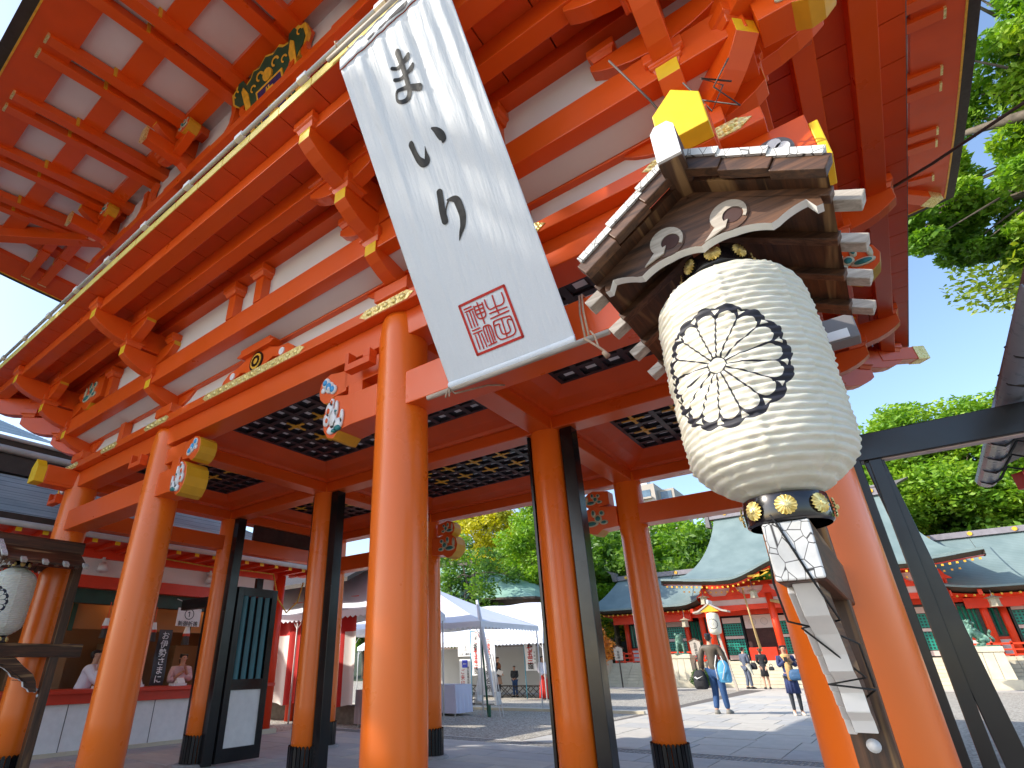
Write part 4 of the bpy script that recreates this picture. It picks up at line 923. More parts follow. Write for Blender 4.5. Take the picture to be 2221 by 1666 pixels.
# stone floor under and around the gate, separate slabs with open joints
def slab_field(name, x0, x1, y0, y1, sx, sy, par, mats, z=0.0, stagger=True, jit=0.15, seed=1):
    r = random.Random(seed); cache = {}; out = 0; y = y0; row = 0
    while y < y1 - .05:
        h = min(sy * (1 + r.uniform(-jit, jit) * .4), y1 - y)
        if y1 - (y + h) < sy * .35: h = y1 - y
        x = x0 - (sx * .5 if (row % 2 and stagger) else 0)
        while x < x1 - .05:
            w = sx * r.choice((0.8, 1.0, 1.25)); a, b = max(x, x0), min(x + w, x1)
            if x1 - b < sx * .3: b = x1; w = b - x
            if b - a > .08:
                key = (round(b - a, 1), round(h, 1), r.randrange(len(mats)))
                if key not in cache: cache[key] = MB().box(-.5, .5, -.5, .5, -.05, 0).mesh('paving_stone', mats[key[2]])
                o = place('paving_stone', cache[key], par, ((a + b) / 2, y + h / 2, z + r.uniform(.004, .010)), scale=(b - a - .022, h - .022, 1)); out += 1
            x += w
        y += h; row += 1
    return out
pv = struct('pavement', MB().add([(-11.0, -7.5, .0), (8, -7.5, .0), (8, 8.22, .0), (-11.0, 8.22, .0)], [(0, 1, 2, 3)]), SOIL)
n1 = slab_field('floor', -11.0, 8, -2.0, 8.2, 1.5, 0.78, pv, [PAVE, PAVE, PAVE2], .002, seed=3)
pth = struct('path', MB().add([(-4.4, 8.85, .0), (2.0, 8.85, .0), (2.0, 41.0, .0), (-5.6, 41.0, .0), (-4.4, 12, 0)], [(0, 1, 2, 3, 4)]), SOIL)
def path_part(y0, y1, sx, sy, seed): return slab_field('path', -4.3, 1.9, y0, y1, sx, sy, pth, [PAVE2, PAVE, PAVE2], .002, seed=seed)
n2 = path_part(8.9, 24, 1.05, 1.25, 5); n3 = path_part(24, 40.5, 1.5, 2.2, 6)
m = MB()
for x in (-16.5, -14.2, -11.9, -9.6, -7.3): pass
sd = struct('side_path', MB().add([(-26, 15.3, .002), (-4.4, 17.3, .002), (-4.5, 19.0, .002), (-26, 17.4, .002)], [(0, 1, 2, 3)]), PAVE2)
kb = struct('kerb', MB().box(-26, -4.5, 0, .16, -.05, .085), STONE); kb.location = (0, 15.4, 0); kb.rotation_euler = (0, 0, R(5))
for v in kb.data.vertices: pass
kb.location.y = 17.6
struct('plaza', MB().add([(-30, 37.5, .001), (22, 37.5, .001), (22, 41.2, .001), (-30, 41.2, .001)], [(0, 1, 2, 3)]), PAVE2)
# drain with iron grates
dr = struct('drain', MB().box(-11, 8, 8.24, 8.84, -.2, -.15), DARK)
fr_ = MB().box(-11, 8, 8.22, 8.26, -.16, .008).box(-11, 8, 8.84, 8.88, -.16, .008); obj('grate_frame', fr_, STEEL, dr)
gm = MB()
for i in range(14): gm.box(-.62 + i * .09, -.585 + i * .09, -.29, .29, -.03, .0)
gm.box(-.64, .60, -.295, -.27, -.03, .002).box(-.64, .60, .27, .295, -.03, .002); gm = gm.mesh('drain_grate', GREYM)
for i in range(15): place('drain_grate', gm, dr, (-10.3 + i * 1.26, 8.55, .0))

# ================================================================== OFFICE WITH COUNTER (left)
RIB = copper('ribbed_blue_grey_copper', (0.20, 0.28, 0.34), (0.40, 0.50, 0.57), 'Z', 0.6, 9.0, 0.75)
RIB.name = 'ribbed_blue_grey_copper'
of = thing('amulet_office', 'open shrine office behind the left columns, red counter with white panels, blue ribbed roof', 'office building', (-12.5, 3.5, 0))
REDC = paint('counter_red_paint', (0.62, 0.035, 0.008), 0.4, 0.08, 3, .02)
obj('counter_front', MB().box(-11.0, -10.96, -1.2, 6.5, .08, .93), WHIT, of)
for y in (0.2, 2.0, 3.8, 5.6): obj('panel_joint', MB().box(-10.961, -10.955, y - .008, y + .008, .08, .93), GREYM, of)
obj('counter_edge', MB().box(-11.05, -10.86, -1.2, 6.5, .93, 1.12), REDC, of, bevel=.006); obj('counter_top', MB().box(-11.7, -10.74, -1.2, 6.9, 1.12, 1.20), REDC, of, bevel=.006)
obj('plinth', MB().box(-11.3, -10.9, -1.2, 7.0, 0, .08), STONE, of)
for y in (6.86,): 
    c = obj('red_column', MB().cyl((-11.0, y, .12), (-11.0, y, 4.0), .17, n=24), REDH, of, True); obj('stone_base', MB().box(-11.25, -10.75, y - .25, y + .25, 0, .12), STONE, c)
for y in (-1.1, 2.9): obj('red_column', MB().cyl((-11.9, y, 1.2), (-11.9, y, 4.0), .1, n=16), REDH, of, True)
obj('red_lintel', MB().box(-11.1, -10.95, -1.2, 6.7, 3.22, 3.48), REDC, of, bevel=.006); obj('green_transom', MB().box(-11.3, -11.2, -1.2, 6.7, 2.92, 3.22), DGREEN, of)
obj('plaster_panel', MB().box(-11.08, -11.02, -1.2, 6.7, 3.48, 3.86), PLAS, of); obj('upper_beam', MB().box(-11.12, -10.92, -1.2, 6.9, 3.86, 4.06), REDH, of, bevel=.005)
obj('back_wall', MB().box(-14.6, -14.5, -1.2, 6.9, 0, 4.0), paint('brown_partition', (0.16, 0.075, 0.035), .6, .2, 1, 0), of); obj('end_wall', MB().box(-14.5, -11.0, 6.85, 6.95, 0, 4.0), REDH, of)
obj('office_floor', MB().box(-14.5, -11.05, -1.2, 6.85, .1, .16), WOODX, of); obj('office_ceiling', MB().box(-14.5, -11.1, -1.2, 6.85, 3.5, 3.56), paint('cream_ceiling', (0.55, 0.42, 0.28), .7, .1, 2, 0), of)
obj('hanging_panel', MB().box(-12.3, -12.26, -1.2, 6.8, 2.45, 3.0), paint('orange_brown_board', (0.32, 0.13, 0.04), .6, .15, 1, 0), of)
for y in (.3, 2.1, 3.3, 5.0): obj('green_strip', MB().box(-12.25, -12.23, y - .05, y + .05, 2.4, 3.0), DGREEN, of)
for y in (-.4, 1.6, 3.6, 5.6): obj('shelf_unit', MB().box(-14.3, -13.9, y, y + 1.2, .2, 2.2), paint('locker_brown', (0.22, 0.12, 0.06), .6, .1, 2, 0) if 'locker_brown' not in MATS else MATS['locker_brown'], of, bevel=.01)
# lit lamps of the room
for y in (1.0, 3.2, 5.4):
    b = obj('ceiling_lamp', MB().cyl((-12.0, y, 3.46), (-12.0, y, 3.50), .14, n=16), (lambda: (lambda n: (n.b.inputs['Emission Color'].__setattr__('default_value', (1, .62, .25, 1)), n.b.inputs['Emission Strength'].__setattr__('default_value', 14.0), n.m)[-1])(N('warm_lamp_glass')))() if y == 1.0 else bpy.data.materials['warm_lamp_glass'], of)
# roof: eave facing the gate
def ribbed_roof(m, x0, z0, x1, z1, y0, y1, hip, rib=.10):
    n = int(((x0 - x1) ** 2 + (z1 - z0) ** 2) ** .5 / rib)
    for i in range(n):
        f0, f1 = i / n, (i + 1) / n; xa, za = x0 + (x1 - x0) * f0, z0 + (z1 - z0) * f0; xb, zb = x0 + (x1 - x0) * f1, z0 + (z1 - z0) * f1
        ya, yb = y1 - hip * f0 ** .8, y1 - hip * f1 ** .8
        m.add([(xa, y0, za + .03), (xa, ya, za + .03), (xb, yb, zb + .012), (xb, y0, zb + .012), (xa, y0, za), (xa, ya, za)], [(0, 1, 2, 3), (4, 5, 1, 0)])
m = MB(); ribbed_roof(m, -9.9, 4.32, -13.4, 5.98, -6, 7.9, 2.2); rf = obj('ribbed_roof', m, RIB, of)
m = MB(); m.add([(-9.9, 7.9, 4.32), (-13.4, 5.7, 5.98), (-16.9, 7.9, 4.32)], [(0, 1, 2)]); obj('hip_end', m, COP, of)
obj('roof_ridge', MB().box(-13.7, -13.1, -6, 5.8, 5.95, 6.35), DBROWN, of)
obj('eave_fascia', MB().box(-9.95, -9.85, -6, 7.9, 4.10, 4.30), DBROWN, of); obj('gutter', MB().cyl((-9.80, -6, 4.12), (-9.80, 7.9, 4.12), .06, n=10), PIPE, of, True)
obj('eave_soffit', MB().add([(-9.9, -6, 4.12), (-11.1, -6, 4.05), (-11.1, 7.8, 4.05), (-9.9, 7.8, 4.12)], [(0, 1, 2, 3)]), REDH, of)
r_ = MB().box(-.6, .6, -.05, .05, -.1, 0).mesh('rafter', REDH); re = MB().box(-.012, .0, -.052, .052, -.102, .002).mesh('yellow_end', YELL)
for i in range(19): q = place('rafter', r_, of, (-10.5, -1.0 + i * .46, 4.10)); 
for i in range(19): place('yellow_end', re, of, (-9.893, -1.0 + i * .46, 4.10))
# items of the counter
def paper_pile(x, y, z, lab): 
    m = MB().box(x - .12, x + .12, y - .16, y + .16, z, z + .05); o = obj('paper_pile', m, WHIT, None, origin=(x, y, z)); obj('folded_paper', MB().prism([(0, 0), (.2, 0), (.1, .12)], lambda a, b, t: (x - .1 + a, y - .05 + t, z + .052 + b), 0, .18), WHIT, o); return tag(o, lab, 'papers')
paper_pile(-11.15, 3.35, 1.20, 'white paper packets on the red counter right of the second column')
paper_pile(-11.1, 2.62, 1.20, 'small white paper on the counter beside the leaning priest')
paper_pile(-11.1, 4.35, 1.20, 'crumpled white wrapping on the counter in front of the shrine maiden')
bw = obj('offering_tray', MB().box(-11.3, -10.95, 6.35, 6.75, 1.202, 1.26), PALEW, None, origin=(-11.1, 6.5, 1.2)); tag(bw, 'shallow wooden tray on the counter end beside the red column', 'tray')
sg = thing('counter_sign', 'white card sign with a circled number 1 hanging over the counter', 'sign', (-11.0, 4.25, 2.52)); obj('card', MB().box(-11.02, -11.0, 3.97, 4.58, 2.52, 2.94), WHIT, sg)
obj('hanger', MB().tube([(-11.01, 4.05, 2.94), (-11.01, 4.04, 3.1), (-11.01, 3.9, 3.14)], .01).tube([(-11.01, 4.4, 2.94), (-11.01, 4.42, 3.1), (-11.01, 4.5, 3.14)], .01), WHIT, sg, True)
letter('circled_number', '①', .30, INKM, sg, (-10.995, 4.27, 2.80), R(90), 0.0); letter('small_letters', '新御祈祷', .13, INKM, sg, (-10.995, 4.27, 2.60), R(90), .01, False)
bs_ = thing('black_banner', 'narrow black vertical banner with white brushed hiragana behind the counter', 'banner', (-11.25, 3.88, 1.22))
m = MB().grid(lambda u, v: (-11.25 + .02 * math.sin(v * 9), 3.72 + .33 * u, 1.22 + 1.22 * v), 4, 16); obj('cloth', m, BLAC2, bs_)
letter('white_letters', 'お伊勢さまに', .19, WHIT, bs_, (-11.215, 3.885, 1.83), R(90), .01)
for i, (y, z) in enumerate(((1.5, 2.62), (2.42, 2.62), (3.5, 2.58), (4.35, 2.52))):
    t = thing('tassel_charm', ['first', 'second', 'third', 'fourth'][i] + ' hanging paper tassel from the left in the office opening', 'ornament', (-11.12, y, z), 0, 'tassels hanging in the office opening', local=True)
    obj('cord', MB().cyl((0, 0, 0), (0, 0, .35), .008, n=5), REDH, t); obj('paper_top', MB().cyl((0, 0, -.16), (0, 0, 0), .085, .05, 10), WHIT, t); obj('red_band', MB().cyl((0, 0, -.22), (0, 0, -.16), .09, .087, 10), REDC, t); obj('dark_tassel', MB().cyl((0, 0, -.42), (0, 0, -.22), .10, .075, 10), DBROWN, t)
for i, (y, lab) in enumerate(((1.95, 'white spotlight under the office eave between the two left columns'), (4.6, 'small spotlight under the office eave above the card sign'))):
    t = thing('spotlight', lab, 'lamp', (-10.9, y, 3.75), 0, None, local=True)
    obj('housing', MB().cyl((0, 0, 0), (.05, 0, -.16), .07, .12, 14), WHIT, t, True); obj('bracket', MB().box(-.1, .0, -.03, .03, .0, .14), STEEL, t)
tag(obj('rope', MB().tube([(-10.6, 3.2, 3.98), (-10.6, 4.4, 3.93), (-10.6, 5.6, 3.96), (-10.55, 6.3, 3.95)], .018).tube([(-10.55, 6.3, 3.95), (-10.5, 6.5, 3.3), (-10.45, 6.8, 2.95), (-10.4, 7.1, 3.25), (-10.4, 7.25, 3.8)], .022), paint('yellow_rope', (0.62, 0.38, 0.05), .8, .2, 20, .2), None, True, origin=(-10.6, 6.3, 3.95)), 'sagging yellow rope tied under the office eave', 'rope')
# big building behind the office, far left
bb = thing('shrine_building', 'dark roofed building with brown ribbed upper roof behind the office at the left edge', 'building', (-20, 2, 0))
BRB = copper('brown_ribbed_roof', (0.10, 0.075, 0.065), (0.20, 0.16, 0.14), 'Z', .6, 7.0, .6)
m = MB(); ribbed_roof(m, -16.2, 7.05, -20, 9.2, -14, 3.0, 2.6, .12); obj('ribbed_roof', m, BRB, bb); obj('ridge_band', MB().box(-20.3, -19.7, -14, .6, 9.1, 9.7), DBROWN, bb)
obj('upper_wall', MB().box(-19.5, -17.0, -14, 2.6, 0, 7.0), DARK, bb)
for z, r_ in ((6.25, .10), (6.65, .10), (6.95, .05)): obj('ridge_tube', MB().cyl((-13.6, -14, z), (-13.6, 4.6, z), r_, n=10), PIPE, bb, True)
obj('ridge_core', MB().box(-14.0, -13.65, -14, 4.6, 5.9, 7.0), DBROWN, bb)
m = MB(); ribbed_roof(m, -23.0, 10.2, -27, 12.4, -14, 4.0, 3.5, .14); obj('far_roof', m, RIB, bb)
# red and white curtain beside the office
def stripes():
    n = N('red_white_curtain_cloth'); s = n.sep(); f = n.math('FRACT', n.math('ADD', n.math('MULTIPLY', s[0], 0.56), .03)); w = n.math('GREATER_THAN', f, 0.5)
    top = n.math('LESS_THAN', s[2], 2.55); n.col(n.mix(n.math('MULTIPLY', w, top), (0.52, 0.012, 0.008), (0.70, 0.66, 0.62))); n.set(Roughness=.8); return n.m
STRP = stripes()
cu = thing('striped_curtain', 'red and white striped festival curtain hung behind the gate columns', 'curtain', (-15, 9.2, 0))
m = MB().grid(lambda u, v: (-18 + 7.9 * u, 9.2 + .05 * math.sin(u * 60), .52 + 2.5 * v + .04 * math.sin(u * 40) * (1 - v)), 120, 6); obj('cloth', m, STRP, cu, True)
m = MB(); zig = [(-18 + i * .18, 3.10 + (.05 if i % 2 else 0)) for i in range(41)]; m.prism([(-18, 3.0), ( -10.8, 3.0)] + zig[::-1], lambda a, b, t: (a, 9.22 + t, b), 0, .01); obj('valance', m, WHIT, cu)
obj('rail', MB().cyl((-18, 9.3, 3.2), (-10.6, 9.3, 3.2), .03), STEEL, cu)
nb = thing('side_pavilion', 'red beamed open pavilion roof above the striped curtain', 'pavilion', (-14, 9.5, 0))
obj('beam', MB().box(-18, -10.3, 9.4, 9.6, 3.35, 3.62), REDH, nb, bevel=.01); obj('roof', MB().add([(-18, 8.6, 3.95), (-10.0, 8.6, 3.95), (-11, 12.0, 5.4), (-18, 12.0, 5.4), (-18, 8.6, 4.08), (-10.0, 8.6, 4.08), (-11, 12, 5.55), (-18, 12, 5.55)], [(0, 3, 2, 1), (4, 5, 6, 7), (0, 1, 5, 4), (1, 2, 6, 5)]), DBROWN, nb)
for x in (-17, -13.6): obj('post', MB().cyl((x, 9.7, 0), (x, 9.7, 3.4), .14, n=14), REDH, nb, True)
obj('stone_wall', MB().box(-18, -10.4, 9.9, 10.3, 0, .5), stone_mat('rough_dark_stone', (0.12, 0.11, 0.09), (0.26, 0.23, 0.19), .9, 5), nb)

# ================================================================== TENTS, TABLES, SIGNS
TENT = paint('white_tent_canvas', (0.70, 0.73, 0.80), .6, .04, 2, .05)
def tent(x0, x1, y0, y1, ze, zr, label, hip=1.6, val=.24):
    t = thing('canvas_tent', label, 'tent', ((x0 + x1) / 2, (y0 + y1) / 2, 0), 0, 'white canvas tents in the courtyard'); ym = (y0 + y1) / 2
    def f(u, v): # v across
        y = y0 + (y1 - y0) * v; h = 1 - abs(2 * v - 1); a = x0 + hip * h; b = x1 - hip * h; return (a + (b - a) * u, y, ze + (zr - ze) * h - .10 * math.sin(math.pi * min(h, .999)) * .8 + .03 * math.sin(u * 25 + v * 9))
    m = MB().grid(f, 40, 24); m.grid(lambda u, v: (x1 - hip * v - 0, y0 + (y1 - y0) * (.5 + (u - .5) * (1 - v)), ze + (zr - ze) * v - .06 * math.sin(math.pi * v)), 16, 10); m.grid(lambda u, v: (x0 + hip * v, y0 + (y1 - y0) * (.5 + (u - .5) * (1 - v)), ze + (zr - ze) * v), 8, 8)
    obj('canopy', m, TENT, t, True)
    def valance(a, b):
        a, b = Vector(a), Vector(b); L = (b - a).length; n = int(L / .22); m = MB()
        top = [a + (b - a) * (i / (2 * n)) for i in range(2 * n + 1)]
        for i in range(2 * n):
            d0 = val * (1.0 if i % 2 == 0 else .72); d1 = val * (1.0 if i % 2 else .72); m.add([top[i], top[i + 1], top[i + 1] - Vector((0, 0, d1)), top[i] - Vector((0, 0, d0))], [(0, 1, 2, 3)])
        return m
    for a, b in (((x0, y0 - .01, ze), (x1, y0 - .01, ze)), ((x1 + .01, y0, ze), (x1 + .01, y1, ze))): obj('valance', valance(a, b), TENT, t)
    for x in ([x0, x1] if x1 - x0 < 6 else [x0, (x0 + x1) / 2, x1]):
        for y in (y0 + .06, y1 - .06):
            xx = min(max(x, x0 + .06), x1 - .06); p = obj('leg', MB().cyl((xx, y, 0), (xx, y, ze), .028, n=8), STEEL, t, True)
            m = MB(); [m.cyl((xx, y, ze - .45), (xx + q, y, ze - .02), .014, n=6) for q in (-.4, .4) if x0 < xx + q < x1]; obj('brace', m, STEEL, p)
    obj('frame_rail', MB().cyl((x0, y0 + .06, ze - .02), (x1, y0 + .06, ze - .02), .025).cyl((x1 - .06, y0, ze - .02), (x1 - .06, y1, ze - .02), .025), STEEL, t, True)
    return t
tent(-19.5, -8.65, 13.8, 18.0, 2.98, 4.6, 'near white canvas tent with zigzag valance, its corner between the centre columns', 3.8)
t2 = tent(-24.0, -11.0, 22.6, 28.6, 2.72, 4.75, 'long white canvas tent at the back of the courtyard', 1.3)
tent(-16.0, -9.3, 8.9, 12.6, 3.15, 5.1, 'white canvas tent nearest the gate, seen between the left columns', 1.5)
tag(obj('tent_back_wall', MB().box(-24, -11.6, 28.2, 28.3, .1, 2.6), paint('grey_canvas', (0.42, 0.42, 0.42), .7, .05, 1, 0), None, origin=(-18, 28.2, 0)), 'grey canvas back wall of the far tent', 'canvas wall')
def table(x0, x1, y0, y1, h, label, col_):
    t = thing('covered_table', label, 'table', ((x0 + x1) / 2, (y0 + y1) / 2, 0), 0, 'cloth covered tables')
    obj('table_top', MB().box(x0 + .01, x1 - .01, y0 + .01, y1 - .01, h - .06, h - .01), WOODX, t)
    m = MB(); per = [(x0, y0), (x1, y0), (x1, y1), (x0, y1), (x0, y0)]; N_ = 60; L = [((x1 - x0), (y1 - y0)) * 2]
    pts = []
    for (a, b) in zip(per, per[1:]):
        for k in range(16): pts.append((a[0] + (b[0] - a[0]) * k / 16, a[1] + (b[1] - a[1]) * k / 16))
    cx_, cy_ = (x0 + x1) / 2, (y0 + y1) / 2; rings = []
    for j in range(5):
        f = j / 4; rings.append([(x + (x - cx_) * .02 * f * (1 + math.sin(i * 1.7)), y + (y - cy_) * .03 * f * (1 + math.sin(i * 1.7)), h - (h - .08) * f) for i, (x, y) in enumerate(pts)])
    m.loft(rings, 0, False); m.add([(x0, y0, h + .002), (x1, y0, h + .002), (x1, y1, h + .002), (x0, y1, h + .002)], [(0, 1, 2, 3)]); obj('tablecloth', m, col_, t)
    for x in (x0 + .08, x1 - .08): obj('leg', MB().cyl((x, y0 + .08, 0), (x, y0 + .08, h - .06), .02, n=8), STEEL, t)
    return t
table(-13.0, -9.75, 13.7, 14.7, .96, 'white clothed table right of the central column', paint('lavender_cloth', (0.62, 0.64, 0.82), .7, .04, 2, 0))
table(-10.1, -9.35, 9.3, 10.1, .95, 'greyish pink clothed table beside the slim white tent pole', paint('grey_pink_cloth', (0.34, 0.28, 0.29), .7, .04, 2, 0))
# folding stools / benches in the far tent
st = MB()
for e in (-.35, .35): st.bar((-.32, e, 0), (.32, e, .52), .03, .03).bar((.32, e, 0), (-.32, e, .52), .03, .03)
st.box(-.38, .38, -.45, .45, .52, .56)
stm = st.mesh('bench_frame', DBROWN)
for i in range(10):
    x = -19.2 + i * .72; t = tag(place('folding_stool', stm, None, (x, 25.6 + .1 * (i % 2), 0)), None, 'stool', 'dark folding stools in a row in the far tent'); t['label'] = 'dark folding stool in the row inside the far white tent'
def board(x, y, w, h, z0, label, lines, rz=0.0, frame=None, cat='sign', **kw):
    t = thing('sign_board', label, cat, (x, y, 0), rz, None, local=True)
    obj('panel', MB().box(-w / 2, w / 2, -.02, .02, z0, z0 + h), WHIT, t, bevel=.004)
    for (txt, size, mat, dx, dz, vert, bold) in lines: letter('lettering', txt, size, mat, t, (dx, -.026, z0 + dz), 0, bold, vert)
    return t
s1 = board(-13.28, 19.2, .62, 1.50, .34, 'white sign with a blue arrow and red lettering in front of the far tent', [('⬅', .30, BLUI, .0, 1.30, False, .02), ('ご朱印所', .24, REDI, -.13, .62, True, .006), ('神仏霊場巡拝の道', .125, INKM, .17, .70, True, .006), ('生田神社', .12, INKM, .0, .08, False, .006)])
obj('stand', MB().box(-.36, .36, -.2, .2, .0, .05).box(-.33, -.28, -.04, .04, .05, .36).box(.28, .33, -.04, .04, .05, .36).box(-.36, .36, -.18, .18, .17, .21), DBROWN, s1); 
s2 = board(-12.35, 19.6, .98, 2.38, .36, 'tall white notice board with black lettering behind the green pole', [('三歳所', .26, REDI, .12, 2.0, True, .01), ('ご祈祷待合所', .30, INKM, .10, 1.02, True, .012)])
obj('stand', MB().box(-.5, .5, -.22, .22, .06, .14).box(-.56, -.46, -.2, .2, 0, .5).box(.46, .56, -.2, .2, 0, .5), STEEL, s2); obj('fin', MB().prism([(-.75, 0), (-.45, 0), (-.47, 1.0)], lambda a, b, t: (a, -.1 + t, b), 0, .03), WHIT, s2)
s3 = board(-14.9, 21.5, .95, .62, 2.0, 'small white sign hanging under the tent valance', [('③', .36, INKM, 0, .40, False, 0), ('七五三御祈祷', .13, INKM, 0, .12, False, .01)])
def nobori(x, y, h, label, tilt=0.0):
    t = thing('banner_flag', label, 'banner', (x, y, 0), 0, 'tall white celebration banners on poles', local=True)
    obj('pole', MB().cyl((-.36, 0, 0), (-.36 + tilt, 0, h + .1), .022, n=8).cyl((-.36 + tilt, 0, h), (.36, 0, h), .012, n=6), paint('blue_pole', (0.05, 0.30, 0.42), .4, .1, 3, 0) if 'blue_pole' not in MATS else MATS['blue_pole'], t, True)
    m = MB().grid(lambda u, v: (-.33 + .66 * u, .025 * math.sin(v * 8 + u * 3), h - 2.02 * (1 - v)), 6, 24); obj('cloth', m, WHIT, t, True)
    Z = lambda q: h - 2.02 * q
    r = MB()
    for (rx, rz_, mi) in ((.20, .26, 0), (.175, .235, 1)): r.prism(blob(0, Z(.155), 1, 28, rx, rz_), lambda a, b, q: (a, -.032 - q, b), 0, .003 + mi * .003, mi)
    for (a0, b0, rr) in ((-.05, -.04, .09), (.06, -.04, .09), (-.05, .10, .06), (.06, .09, .06)): r.prism(blob(a0, Z(.155) + b0, rr, 14), lambda a, b, q: (a, -.039 - q, b), 0, .003, 2)
    obj('crest', r, [REDI, WHIT, PIPE], t)
    letter('black_character', '祝', .36, INKM, t, (0, -.045, Z(.37)), 0, .025); letter('red_characters', '七五三', .34, REDI, t, (0, -.045, Z(.62)), 0, .028, True, .88); letter('black_character', '詣', .34, INKM, t, (0, -.045, Z(.89)), 0, .025)
    letter('small_letters', '生田神社', .10, INKM, t, (.27, -.045, Z(.70)), 0, .005, True, 1.6)
    return t
nobori(-12.55, 24.0, 3.32, 'white celebration banner on a blue pole at the far tent, left of the shrine maidens')
nobori(-14.0, 21.2, 3.15, 'white celebration banner partly behind the tall notice board')
gp = thing('green_pole', 'thin green banner pole wrapped with a pale furled cloth', 'pole', (-8.6, 14.0, 0)); obj('pole', MB().cyl((-8.6, 14, 0), (-8.86, 14, 3.75), .035, n=8), paint('green_pole_paint', (0.01, 0.10, 0.06), .4, .1, 3, 0), gp, True)
obj('furled_cloth', MB().tube([(-8.86, 13.95, 3.7), (-8.72, 13.95, 2.8), (-8.60, 13.95, 2.2), (-8.42, 13.95, 1.2), (-8.33, 13.95, .6)], [.05, .09, .08, .06, .03], 7), TENT, gp, True); obj('pole_foot', MB().cyl((-8.55, 14, 0), (-8.55, 14, .35), .05, n=8), MATS['green_pole_paint'], gp)
pl_ = thing('support_pole', 'pair of slim leaning silver poles beside the green pole', 'poles', (-8.1, 14.2, 0)); obj('pole', MB().cyl((-8.25, 14.2, 0), (-8.55, 14.2, 1.9), .015), STEEL, pl_); obj('pole', MB().cyl((-8.12, 14.2, 0), (-8.45, 14.2, 1.9), .015), STEEL, pl_)
# building with green copper roof behind the tents
gb_ = thing('green_roof_hall', 'brown walled building with sloping green copper roof behind the tents', 'building', (-26, 38, 0))
m = MB(); m.add([(-34, 33.6, 6.9), (-17.6, 34.2, 6.15), (-19.6, 38, 7.6), (-26, 38, 9.8), (-34, 38, 10.4), (-17.6, 41, 6.15), (-34, 42, 6.9)], [(0, 1, 2, 3, 4), (1, 5, 2), (5, 6, 4, 3, 2)]); obj('copper_roof', m, copper('green_copper', (0.16, 0.30, 0.24), (0.28, 0.46, 0.38), 'Z', 1, 6, .2), gb_)
obj('eave_fascia', MB().bar((-34, 33.6, 6.82), (-17.6, 34.2, 6.08), .1, .16).bar((-17.6, 34.2, 6.08), (-17.6, 41, 6.08), .1, .16), DBROWN, gb_); obj('ridge', MB().bar((-34, 38, 10.55), (-25.6, 38, 9.95), .5, .5), DBROWN, gb_)
obj('wall', MB().box(-34, -19.2, 35.2, 40, 0, 6.6), paint('brown_wall', (0.16, 0.12, 0.10), .8, .1, 1, .05), gb_)
for i in range(6):
    x = -20.6 - i * 2.2; w_ = obj('window', MB().box(x - .7, x + .7, 35.12, 35.2, 4.75, 5.75), DBROWN, gb_); obj('pane', MB().box(x - .6, x - .05, 35.09, 35.12, 4.83, 5.67), paint('pale_blind', (0.55, 0.50, 0.38), .5, .1, 2, 0) if 'pale_blind' not in MATS else MATS['pale_blind'], w_); obj('pane', MB().box(x + .05, x + .6, 35.09, 35.12, 4.83, 5.67), MATS['pale_blind'], w_)
# tiled eave corner at the right edge
te = thing('tiled_eave_corner', 'dark tiled roof corner with metal gutter and black hooks at the right picture edge', 'building', (6.5, 6, 0))
m = MB(); m.add([(4.46, 6.3, 3.62), (4.34, 1.0, 3.62), (7.5, 1.0, 5.4), (7.5, 9.5, 5.4), (4.46, 6.3, 3.74), (4.34, 1.0, 3.74), (7.5, 1.0, 5.52), (7.5, 9.5, 5.52)], [(0, 1, 2, 3), (7, 6, 5, 4), (0, 4, 5, 1), (0, 3, 7, 4)]); obj('roof', m, GREYM, te)
gu = MB()
for k in range(2):
    pass
prof = [(.11 * math.cos(t) , .11 * math.sin(t)) for t in [math.pi + k * math.pi / 8 for k in range(9)]]
gu.loft([[(4.34 + a - .0 + .04, 1.0, 3.60 + b) for a, b in prof] + [(4.34 + a * .9 + .04, 1.0, 3.6 + b * .9) for a, b in prof[::-1]], [(4.46 + a + .04, 6.3, 3.60 + b) for a, b in prof] + [(4.46 + a * .9 + .04, 6.3, 3.6 + b * .9) for a, b in prof[::-1]]]); gt = obj('gutter', gu, paint('zinc', (0.20, 0.22, 0.26), .3, .1, 3, .02), te, True)
for k in range(8):
    y = 2.0 + k * .58; x = 4.39 + (y - 1) * .022; obj('gutter_hook', MB().tube([(x - .11, y, 3.62), (x - .08, y, 3.52), (x, y, 3.475), (x + .09, y, 3.52), (x + .2, y, 3.66), (x + .32, y, 3.60), (x + .46, y, 3.66)], .014, 5), INKM, te)
obj('red_eave', MB().add([(4.85, 6.5, 3.60), (4.65, 1.0, 3.60), (7.5, 1.0, 4.4), (7.5, 9.0, 4.4)], [(0, 1, 2, 3)]), REDC, te); obj('red_beam', MB().bar((4.8, 6.3, 3.52), (7.4, 8.6, 3.6), .14, .2), REDC, te)
